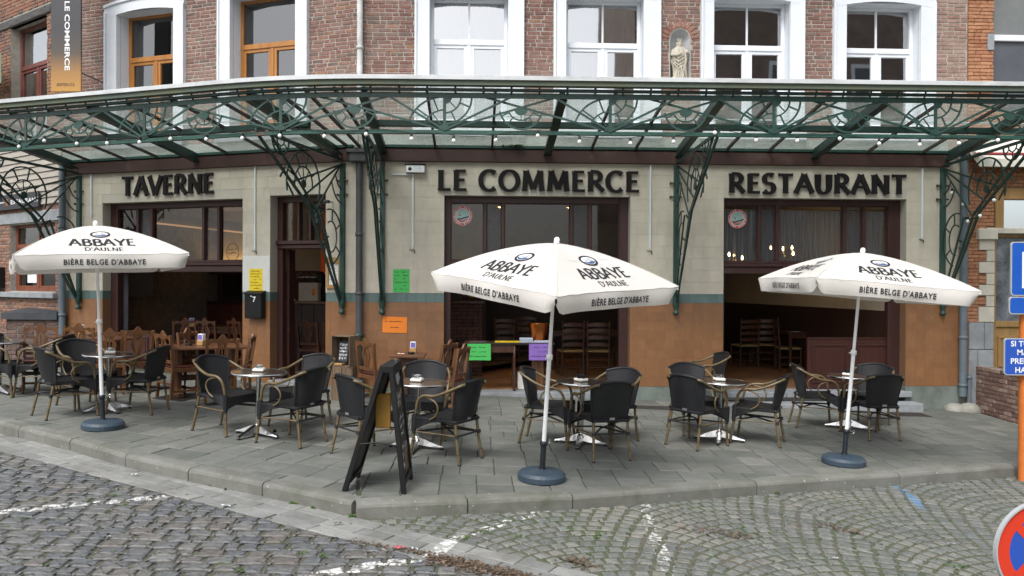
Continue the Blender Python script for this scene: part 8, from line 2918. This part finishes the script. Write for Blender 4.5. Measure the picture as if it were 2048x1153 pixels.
vase(928, .10, .04, oak_dk, 'small dark pot on the left part of the brick chimney shelf', 2)
vase(957, .09, .045, oak_dk, 'small dark pot on the right part of the brick chimney shelf', 3)
TD = .10
a0, zt = on(RW, 931, 686, TD); a1, _ = on(RW, 1107, 686, TD)
dt = place('display_table', 'dark table carrying papers and a copper bucket across the middle opening', 'table', T((a0 + a1) / 2, TD + .2, .07))
MB().bbox(a0 - .02, a1 + .02, TD, TD + .48, zt - .03, zt, .006, T=T).build('tabletop', mat('dark_top', (.04, .026, .02), rough=.3), dt)
MB().bbox(a0 + .05, px_a(RW, 1033, TD), TD + .04, TD + .06, zt - .16, zt - .031, .005, T=T).build('apron', oak_dk, dt)
for px, dd in ((942, .05), (1030, .05), (942, .42), (1030, .42)):
 x = px_a(RW, px, TD)
 m = MB(); m.lathe([(.022, 0), (.03, .02), (.018, .06), (.026, .10), (.03, .14), (.02, .18), (.024, .35), (.016, .5), (.026, zt - .13)], (0, 0, 0), 10, T=lambda X, Y, Z: T(x + X, TD + dd + Y, .07 + Z * (zt - .10) / (zt - .13)))
 m.build('leg', oak_dk, dt)
x0, x1 = px_a(RW, 1066, TD), px_a(RW, 1090, TD)
for q in (0, 1):
 MB().bbox(x0 + (x1 - x0) / 2 * q + .002, x0 + (x1 - x0) / 2 * (q + 1), TD + .12, TD + .34, .07, zt - .031, .006, T=T).build('pedestal_board', oak, dt)
sheet(RW, 935, 981.5, 688, 721, grn, 'handwritten green sheet taped to the front of the display table', d=TD - .006, seed=31, lines=3)
sheet(RW, 1058, 1104, 688, 721, vio, 'handwritten violet sheet taped to the front of the display table', d=TD - .006, seed=41, lines=3)
copper = mat('polished_copper', (.55, .17, .045), rough=.28, metal=1.0, c2=(.42, .12, .03), scale=4)
cb0, _ = on(RW, 1056, 660, TD + .2); cb1, ztc = on(RW, 1098, 647, TD + .2)
rr_ = (cb1 - cb0) / 2; cxx = (cb0 + cb1) / 2
ck = place('copper_bucket', 'polished copper wine bucket on the display table', 'bucket', T(cxx, TD + .25, zt))
m = MB(); m.lathe([(0, .004), (rr_ * .62, .0), (rr_ * .66, .01), (rr_ * .97, (ztc - zt) - .01), (rr_ * 1.02, ztc - zt), (rr_ * .93, ztc - zt - .004), (rr_ * .6, .02), (0, .02)], (0, 0, 0), 28, T=lambda x, y, z: T(cxx + x, TD + .25 + y, zt + z)); m.build('body', copper, ck)
def flat_item(px0, px1, h, d0, d1, mt, label, name, rot=0, n=3):
 x0, _ = on(RW, px0, 684, TD + .1); x1, _ = on(RW, px1, 684, TD + .1)
 m = MB()
 r_ = random.Random(int(px0))
 for k in range(n):
  j = r_.uniform(-.012, .012)
  m.bbox(x0 + j, x1 + j, TD + d0 + j, TD + d1 + j, zt + .001 + h / n * k, zt + h / n * (k + 1) - .001, .002, T=T)
 tag(m.build(name, mt), label, 'paper')
flat_item(991, 1042, .012, .06, .30, yel, 'yellow paper place mat on the display table', 'place_mat', 0, 1)
flat_item(940, 973, .008, .08, .28, mat('grey_leaflet', (.16, .17, .18), rough=.5), 'dark grey leaflets at the left end of the display table', 'leaflet', 0, 2)
flat_item(1040, 1066, .07, .05, .22, mat('pale_blue_paper', (.50, .55, .66), rough=.6), 'stack of pale blue menus left of the copper bucket', 'menu_stack', 0, 4)
flat_item(1067, 1099, .03, .03, .14, mat('pale_blue_paper', (.50, .55, .66), rough=.6), 'flat pale blue papers before the copper bucket', 'menu_sheet', 0, 2)
a0, z0 = on(RW, 1036, 783, .35); a1, z1 = on(RW, 1067, 746, .35)
m = MB(); m.bbox(a0, a1, .35, .55, .07, z1, .008, T=T); tag(m.build('white_crate', wblock), 'small white box on the floor beneath the display table', 'box')
a_, z_ = on(RW, 921, 780, -.05)
m = MB(); gq = T(a_ + .05, .06, .07); v0 = len(m.v)
blob(m, (gq.x, gq.y, gq.z), .13, .11, .52, 5, 4.0, 18, 10); tag(m.build('rubbish_sack', mat('black_plastic', (.012, .012, .015), rough=.3, bump=.012, bscale=9, c2=(.02, .02, .024), scale=3)), 'black plastic sack at the left jamb of the middle opening', 'rubbish bag')
# chalkboard stand
N2, F2, N1, F1 = ground(807, 990), ground(822, 957), ground(688, 984), ground(716, 952)
topc = ground(757, 975)
zt_ = 0
r = ray(773, 733); tt = (N1.y + N2.y) / 2 / r.y
TN = CAMP + r * tt                                     # near end of the hinge
wdir = ((F2 - N2) + (F1 - N1)) * .5
TF = TN + wdir
ab = place('chalkboard_stand', 'black folding A-shaped chalkboard stand with chalk writing near the kerb corner', 'chalkboard', (N1 + N2) / 2)
def bm_panel(Nb, Fb, off, face_sign, name):
 up = ((TN + off) - Nb);
 along = (Fb - Nb)
 nrm = along.cross(up).normalized()
 L = along.length; Hh = up.length
 ea, eu = along.normalized(), up.normalized()
 def Pp(a, u, d): return Nb + ea * a + eu * u + nrm * d
 fw = .055
 m = MB()
 for (a0, a1, u0, u1) in ((0, fw, 0, Hh), (L - fw, L, 0, Hh), (fw, L - fw, .06, .06 + fw), (fw, L - fw, Hh - fw * 1.6, Hh)):
  m.bbox(a0, a1, -.022, .022, u0, u1, .004, T=lambda x, y, z: Pp(x, z, y))
 o = m.build(name, black_m, ab)
 m = MB(); m.box(fw - .004, L - fw + .004, -.005, .005, .06 + fw - .004, Hh - fw * 1.6 + .004, T=lambda x, y, z: Pp(x, z, y))
 m.build('board', mat('slate_board', (.018, .018, .02), rough=.5, c2=(.03, .03, .032), scale=3), o)
 m = MB(); m.lathe([(0, 0), (.008, .001), (.007, .004), (0, .005)], n=8, T=lambda x, y, z: Pp(.02 + x, .05 + y, -.015 - z)); m.build('screw', steel, o)
 return Pp, L, Hh, nrm, o
PpR, LR, HR, nR, oR = bm_panel(N2, F2, Vector((.035, 0, 0)), 1, 'panel')
PpL, LL, HL, nL, oL = bm_panel(N1, F1, Vector((-.035, 0, 0)), -1, 'panel')
chalk = mat('chalk', (.78, .78, .76), rough=.95)
fs = 1 if nR.x > 0 else -1
m = MB()
seed = 3
for k, u in enumerate([.93, .86, .74, .68, .56, .50, .44, .33, .27, .19]):
 scribble(m, lambda x, y: PpR(x, y, fs * .0062), LR * .14, LR * (.85 if k % 3 else .62), HR * u, .05 if k not in (0, 4) else .07, seed + k, 0, .0075, .12)
tag(m.build('chalk_writing', chalk, oR), kind='stuff')
m = MB()
n = 28
c_ = (LR * .42, HR * .965)
m.add([PpR(c_[0] + .115 * math.cos(2 * PI * i / n), HR * .93 + .115 * math.sin(2 * PI * i / n), fs * .0155) for i in range(n)] + [PpR(c_[0] + .095 * math.cos(2 * PI * i / n), HR * .93 + .095 * math.sin(2 * PI * i / n), fs * .0158) for i in range(n)], [(i, (i + 1) % n, n + (i + 1) % n, n + i) for i in range(n)] + [tuple(range(n, 2 * n))], 0)
m.build('round_emblem', mat('pale_emblem', (.30, .34, .34), rough=.5), oR)
m = MB(); m.box(LR * .45, LR * .75, -.001, .001, HR * .08 + .06, HR * .30, T=lambda x, y, z: PpR(x, z, y + fs * .0066)); m.build('flyer', mat('brown_flyer', (.20, .11, .06), rough=.6, c2=(.08, .05, .03), scale=12), oR)
m = MB(); m.bar([TN + Vector((0, 0, -.03)), TF + Vector((0, 0, -.03))], .05, .05, (0, 0, 1)); m.build('hinge', black_m, ab)
q0, q1 = N1.lerp(TN, .38), N2.lerp(TN, .38)
m = MB(); m.tube([q0, (q0 + q1) / 2 + Vector((0, 0, .02)), q1], .008, 6); m.build('stay', black_m, ab)
r0 = ray(751, 788); t_ = (TN.y + .22) / r0.y
y0 = CAMP + r0 * t_; r1_ = ray(781, 857); y1 = CAMP + r1_ * (t_ * r0.y / r1_.y)
m = MB(); m.bbox(y0.x, y1.x, y0.y, y0.y + .03, y1.z, y0.z, .006); m.build('leaflet_pocket', mat('amber_plastic', (.38, .20, .015), rough=.5, c2=(.30, .15, .01), scale=4), ab)
# wooden crates by the tavern door
crate_m = mat('aged_crate_wood', (.17, .115, .07), rough=.85, c2=(.10, .066, .04), scale=7, bump=.002, bscale=30, stretch=(4, 4, .5), rnd=.10)
cf = ground(691, 800)
def crate(z0, h, w, d, rz, label, open_=False):
 mw = TR(cf.x, cf.y, z0, rz)
 root = thing('wooden_crate', label, 'crate', mw, 'wooden crates stacked on end')
 nb_ = 3
 for sx in (-1, 1):
  for k in range(nb_):
   y0 = -d / 2 + d * k / nb_
   m = MB(); m.bbox(sx * w / 2 - .007, sx * w / 2 + .007, y0 + .003, y0 + d / nb_ - .003, 0, h, .003); m.build('slat', crate_m, root)
 for k in range(2):
  x0 = -w / 2 + .008 + (w - .016) * k / 2
  m = MB(); m.bbox(x0 + .002, x0 + (w - .016) / 2 - .002, d / 2 - .014, d / 2, 0, h, .003); m.build('slat', crate_m, root)
 if not open_:
  for k in range(2):
   x0 = -w / 2 + .008 + (w - .016) * k / 2
   m = MB(); m.bbox(x0 + .003, x0 + (w - .016) / 2 - .003, -d / 2, -d / 2 + .014, 0, h, .003); m.build('slat', crate_m, root)
 for z in (0, h - .016):
  m = MB(); m.bbox(-w / 2 + .008, w / 2 - .008, -d / 2 + .015, d / 2 - .015, z, z + .016, .003); m.build('end_board', crate_m, root)
 return root, mw
g0_ = cf.z
crate(g0_, .49, .31, .27, R_(-12), 'lower wooden crate standing on end beside the green standpipe')
c2, mw2 = crate(g0_ + .492, .45, .31, .27, R_(-24), 'upper wooden crate, open-fronted, holding a small slate', True)
mk = mw2
sl = MB(); sl.bbox(-.10, .06, -.06, -.05, .06, .36, .003, T=lambda x, y, z: mk @ (Matrix.Rotation(-.15, 4, 'X') @ Vector((x, y, z))))
for k in range(5):
 scribble(sl, lambda x, y: mk @ (Matrix.Rotation(-.15, 4, 'X') @ Vector((x, -.0612, y))), -.085, .05, .31 - k * .05, .03, 60 + k, 1, .005, .1)
tag(sl.build('slate_board', [mat('slate_small', (.03, .035, .05), rough=.6), chalk]), 'small slate with chalk writing inside the upper wooden crate', 'slate')
m = MB(); m.bbox(-.12, .02, -.125, -.05, .02, .05, .004, T=lambda x, y, z: mk @ Vector((x, y, z))); tag(m.build('wood_offcut', oakl), 'pale wooden offcut lying in the upper crate below the slate', 'wood block')
g = ground(744, 782)
m = MB(); m.bbox(-.05, .06, -.02, .02, .16, .30, .004, T=lambda x, y, z: (g.x + x, g.y + y, g.z + z)); m.bbox(-.01, .01, -.01, .01, 0, .16, .002, T=lambda x, y, z: (g.x + x, g.y + y, g.z + z))
tag(m.build('leaflet_stand', mat('sky_blue_card', (.22, .38, .52), rough=.5)), 'small sky-blue leaflet stand below the oak chair at the standpipe', 'leaflet stand')
# traffic signs
sign_blue = mat('sign_blue', (.012, .085, .42), rough=.35, c2=(.016, .10, .45), scale=3, dirt=((.20, .38, .55), 9, .67, .72))
sign_blue2 = mat('sign_blue_clean', (.025, .085, .42), rough=.35)
sign_red = mat('sign_red', (.62, .045, .02), rough=.35)
sign_back = mat('sign_grey_rim', (.50, .52, .53), rough=.4, metal=.3)
orange_pole = mat('orange_pole', (.68, .20, .045), rough=.45, c2=(.58, .16, .035), scale=5, dirt=((.35, .14, .06), 5, .62, .8), coords='World')
pg = ground(2053, 950, ROAD_DROP * .5)
pl = place('signpost', 'thick orange signpost at the kerb carrying three blue plates', 'signpost', (pg.x, pg.y, pg.z))
MB().tube([(pg.x, pg.y, pg.z - .1), (pg.x, pg.y, on(Frame((0, pg.y, 0), (1, 0, 0)), 2053, 484)[1])], .082, 24).build('pole', orange_pole, pl)
SF = Frame((pg.x, pg.y - .10, 0), (1, 0, 0))
def rrect(w, h, r, n=5):
 out = []
 for cx_, cy_, a0 in ((w / 2 - r, -h / 2 + r, -90), (w / 2 - r, h / 2 - r, 0), (-w / 2 + r, h / 2 - r, 90), (-w / 2 + r, -h / 2 + r, 180)):
  out += arc(cx_, cy_, r, r, a0, a0 + 90, n)
 return out
def plate(px0, py0, py1, w, lines, name, mt, capt=None):
 a0, z1 = on(SF, px0, py0); _, z0 = on(SF, px0, py1)
 cx_, cz_ = a0 + w / 2, (z0 + z1) / 2
 h = z1 - z0
 Tq = lambda x, y, d: SF.P(cx_ + x, -d, cz_ + y)
 m = MB(); m.prism(rrect(w, h, .035), -.02, .0, T=lambda x, y, z: Tq(x, y, z))
 o = m.build(name, sign_back, pl)
 m = MB(); m.prism(rrect(w - .022, h - .022, .028), .0002, .0015, T=lambda x, y, z: Tq(x, y, z)); m.build('face', mt, o)
 m = MB()
 for (txt_, cy, cap) in lines:
  if txt_ == 'RING':
   m.bar([Tq(x, y + cy, .002) for x, y in arc(0, 0, cap, cap, 0, 340, 17)], .012, .001, (0, 1, 0), closed=True)
   continue
  v, f, wt = sans(txt_, 1.0, .02, 1.02)
  s_ = cap / .73
  sx_ = min(s_, (w - .06) / wt) if txt_ != 'P' else s_
  m.add([Tq(p[0] * sx_, (p[1]) * s_ + cy - cap / 2, .0025) for p in v], f)
 m.build('lettering', signwhite, o)
 return o
w0 = -2 * on(SF, 2022.5, 540)[0]
plate(2022.5, 484, 592, w0, [('P', 0, (.40))], 'parking_plate', sign_blue)
w0 = -2 * on(SF, 2018.5, 610)[0]
plate(2018.5, 594, 629, w0, [('RING', 0, .05)], 'supplementary_plate', sign_blue)
w0 = -2 * on(SF, 2008.5, 710)[0] + .04
hh_ = on(SF, 2010, 677)[1] - on(SF, 2010, 751)[1]
plate(2008.5, 677, 751, w0, [('SI TU PRENDS', hh_ * .36, .062), ('MA PLACE', hh_ * .13, .062), ('PRENDS MON', -hh_ * .11, .062), ('HANDICAP', -hh_ * .35, .062)], 'text_plate', sign_blue2)
DS = 3.5
NF = Frame((0, DS, 0), (1, .10, 0))
ca, cz = on(NF, 2081, 1101); ra = ca - on(NF, 1989, 1101)[0]
sgr = place('no_stopping_sign', 'round blue no-stopping sign with a red ring at the bottom right corner', 'road sign', NF.P(ca, .03, gz(2.3, 3.5) - ROAD_DROP))
def disc_at(r0, r1, d0, d1, mt, name, parent, n=64):
 m = MB()
 m.lathe([(r0, d0), (r1, d0), (r1, d1), (r0, d1), (r0, d0)] if r0 > .002 else [(0, d0), (r1, d0), (r1, d1), (0, d1)], n=n, smooth=False, caps=r0 <= .002, T=lambda x, y, z: NF.P(ca + x, -z, cz + y))
 return m.build(name, mt, parent)
disc_at(0, ra, -.012, .0, sign_back, 'rim', sgr)
disc_at(ra * .965, ra, .0, .012, sign_back, 'rim_edge', sgr)
disc_at(0, ra * .93, .0002, .0012, sign_blue2, 'blue_field', sgr)
m = MB(); m.lathe([(ra * .68, .002), (ra * .935, .002)], n=64, smooth=False, caps=False, T=lambda x, y, z: NF.P(ca + x, -z, cz + y))
for sg_ in (1, -1):
 c45 = math.cos(PI / 4)
 L_ = ra * .72; w_ = ra * .085
 v = []
 for (a, b) in ((-L_, -w_), (L_, -w_), (L_, w_), (-L_, w_)):
  v.append(NF.P(ca + (a * c45 - b * c45 * sg_), -.0024 - (.0005 if sg_ > 0 else 0), cz + (a * c45 * sg_ + b * c45)))
 m.add(v, [(0, 1, 2, 3)])
m.build('red_ring_and_cross', sign_red, sgr)
pz = NF.P(ca, .04, 0); pz.z = gz(pz.x, pz.y) - ROAD_DROP
MB().tube([(pz.x, pz.y, pz.z - .05), (pz.x, pz.y, cz + .05)], .025, 14).build('post', sign_back, sgr)
# grass, weeds, litter and swept dirt
grass_m = mat('weed_green', (.055, .105, .025), rough=.7, c2=(.08, .15, .03), scale=12, rnd=.35, src='isl')
rr = random.Random(77)
mb = MB()
def rp(px, py, drop=ROAD_DROP): p = ground(px, py, drop); return Vector((p.x, p.y, p.z))
spots = [(40, 872, .10, 10), (148, 893, .14, 14), (262, 925, .05, 6), (318, 942, .12, 30), (345, 949, .10, 22), (372, 957, .06, 10), (440, 972, .10, 18), (470, 980, .07, 10), (600, 1010, .08, 16), (640, 1020, .07, 14), (706, 1036, .06, 26),
   (712, 1025, .05, 14), (750, 1032, .06, 8), (905, 1012, .10, 12), (950, 1012, .12, 16), (1150, 1000, .13, 36), (1180, 998, .10, 14), (1240, 1000, .12, 26), (1258, 1004, .08, 18), (1545, 988, .10, 18), (1838, 962, .14, 26), (1880, 958, .07, 8), (1990, 950, .06, 8)]
for (x, y, r_, n) in spots:
 c = rp(x, y)
 for k in range(3):
  cc = c + Vector((rr.uniform(-r_, r_), rr.uniform(-r_ * .3, r_ * .3), 0))
  tuft(mb, cc, int(n * 2.2), .035, .035, rr, .006)
for _ in range(700):
 x = rr.uniform(0, 2048); y = rr.uniform(975, 1150)
 zone = (x < 700 and rr.random() < .35) or (x > 700 and y < 1080 and rr.random() < .55) or (x > 1250 and rr.random() < .4)
 if not zone: continue
 c = rp(x, y)
 tuft(mb, c, 7, .018, .014, rr, .005)
for (x, y) in ((75, 1000), (180, 1002), (225, 993), (265, 1010), (215, 1025), (440, 1130), (470, 1140), (610, 1110), (640, 1112), (10, 1055), (55, 1037), (1025, 1075), (935, 1078), (965, 1065), (1130, 1060), (1180, 1075), (1200, 1068), (1900, 1130), (1925, 1135), (1880, 1120)):
 c = rp(x, y)
 for k in range(5):
  tuft(mb, c + Vector((rr.uniform(-.07, .07), rr.uniform(-.05, .05), 0)), 9, .022, .016, rr, .006)
for _ in range(40):
 c = rp(rr.uniform(1700, 1860), rr.uniform(905, 925), 0)
 tuft(mb, c, 6, .014, .006, rr, .005)
tag(mb.build('grass', grass_m), 'green grass and weeds growing along the kerb and in the joints', 'grass', kind='stuff')
dirt_m = mat('leaf_mould', (.085, .055, .035), rough=.95, c2=(.14, .10, .07), scale=30, rnd=.5, src='isl')
mb = MB()
for (x0, y0, x1, y1, wd, n) in ((870, 1118, 1060, 1160, .10, 1500), (1130, 1120, 1180, 1135, .10, 140), (1380, 1060, 1500, 1075, .12, 160), (1640, 1050, 1720, 1070, .10, 120), (700, 1085, 860, 1112, .05, 160)):
 a, b = rp(x0, y0), rp(x1, y1)
 for _ in range(n):
  t = rr.random()
  c = a.lerp(b, t) + Vector((rr.gauss(0, wd * .5), rr.gauss(0, wd * .45), 0))
  c.z = gz(c.x, c.y) - ROAD_DROP + rr.uniform(.004, .022)
  s_ = rr.uniform(.006, .02); g_ = rr.uniform(0, 6.28)
  d1 = Vector((math.cos(g_), math.sin(g_), rr.uniform(-.4, .4))) * s_; d2 = Vector((-math.sin(g_), math.cos(g_), rr.uniform(-.4, .4))) * s_ * .6
  mb.add([c - d1, c - d2, c + d1, c + d2], [(0, 1, 2, 3)])
tag(mb.build('leaf_litter', dirt_m), 'brown leaf mould and dirt swept into the gutter', 'leaf litter', kind='stuff')
def scrap(px, py, L, W, mt, label, cat='litter', drop=ROAD_DROP, rz=0.0, name='paper_scrap', bend=.012):
 c = rp(px, py, drop); m = MB(); n = 5
 mw = GM(c.x, c.y, rz, drop, .014)
 v = []
 for i in range(n + 1):
  x = -L / 2 + L * i / n
  z = bend * math.sin(i * 1.9 + px)
  v += [mw @ Vector((x, -W / 2 * (.7 + .3 * math.sin(i + px)), abs(z) + .001)), mw @ Vector((x, W / 2 * (.8 + .2 * math.cos(i * 2)), abs(z) * .6 + .002))]
 m.add(v, [(2 * i, 2 * i + 1, 2 * i + 3, 2 * i + 2) for i in range(n)])
 tag(m.build(name, mt), label, cat)
pink = mat('pink_paper', (.55, .10, .12), rough=.6)
scrap(268, 954, .075, .045, paper_w, 'crumpled white paper scrap in the gutter left of the kerb corner', rz=.6, bend=.03)
scrap(454, 1016, .10, .03, paper_w, 'flat white paper strip on the gutter stones', rz=-.2)
scrap(797, 1101, .09, .06, pink, 'crumpled pink wrapper near the bottom edge', rz=.3, bend=.02, name='wrapper')
scrap(831, 1104, .06, .03, paper_w, 'white cigarette pack scrap beside the pink wrapper', rz=-.3, bend=.02)
scrap(216, 1078, .04, .02, paper_w, 'tiny white scrap on the dark cobbles at the left', rz=.1)
scrap(674, 1052, .07, .035, black_m, 'small black rubber fragment on the gutter below the kerb corner', rz=.5, bend=.02, name='rubber_scrap')
scrap(1205, 993, .09, .03, mat('blue_grey_foil', (.22, .28, .36), rough=.3), 'blue-grey foil scrap by the kerb right of the middle parasol', rz=.1, name='foil_scrap', bend=.015)
scrap(1672, 1121, .05, .02, paper_w, 'small white scrap on the setts at the lower right', rz=-.1)
scrap(1968, 957, .08, .03, mat('yellow_wrapper', (.6, .5, .08), rough=.5), 'yellow and white wrapper by the kerb end at the right', rz=.2, bend=.02, name='wrapper')
scrap(1902, 1092, .07, .02, paper_w, 'twisted white scrap on the setts left of the no-stopping sign', rz=-.4, bend=.02)
# houses across the square, behind the camera (they show in the panes)
opp_brick = mat('opposite_brick', (.20, .15, .125), rough=.9, c2=(.15, .11, .09), scale=2, dirt=((.25, .20, .17), .7, .5, .7), coords='World')
def opposite(x0, x1, y, h, d, label, arch=False, cols=3, rows=3, mt=opp_brick):
 zb = gz((x0 + x1) / 2, y) - ROAD_DROP - 1
 o = place('opposite_house', label, 'building', ((x0 + x1) / 2, y - d / 2, zb + 1))
 MB().box(x0, x1, y - d, y, zb, h).build('wall', mt, o)
 m = MB(); cx_ = (x0 + x1) / 2
 m.add([(x0 - .2, y + .2, h), (x1 + .2, y + .2, h), (x1 + .2, y - d - .2, h), (x0 - .2, y - d - .2, h), (x0 - .2, y - d / 2, h + 2.4), (x1 + .2, y - d / 2, h + 2.4)], [(0, 1, 5, 4), (2, 3, 4, 5), (0, 4, 3), (1, 2, 5)])
 m.build('roof', _mats['slate_roof'], o)
 for i in range(cols):
  for k in range(rows):
   cx_ = x0 + (x1 - x0) * (i + .5) / cols; z0 = 1.2 + k * 3.2
   if z0 + 1.9 > h - .4: continue
   MB().box(cx_ - .62, cx_ + .62, y + .01, y + .06, z0 - .1, z0 + 2.1).build('window', _mats['white_painted_stone'], o)
   MB().box(cx_ - .45, cx_ + .45, y + .05, y + .08, z0, z0 + 1.9).build('pane', mat('opposite_pane', (.03, .035, .04), rough=.1), bpy.data.objects[o.name])
 if arch:
  m = MB(); cc = (x0 + x1) / 2 + 1.5
  m.prism([(cc - 1.5, 2), (cc + 1.5, 2)] + [(cc + 1.5 * math.cos(R_(a)), 9 + 1.5 * math.sin(R_(a))) for a in range(0, 181, 15)], 0, .12, T=lambda a, b, c: (a, y + c + .01, b))
  m.build('arched_recess', mat('arch_dark', (.07, .06, .06), rough=.8), o)
opposite(8.05, 26, -12.5, 21, 8, 'tall brick building across the square behind the camera, right-hand one with an arched recess', True, 4, 4)
opposite(-34, -15, -11, 9, 8, 'lower brick house across the square behind the camera, left-hand one', False, 5, 2)
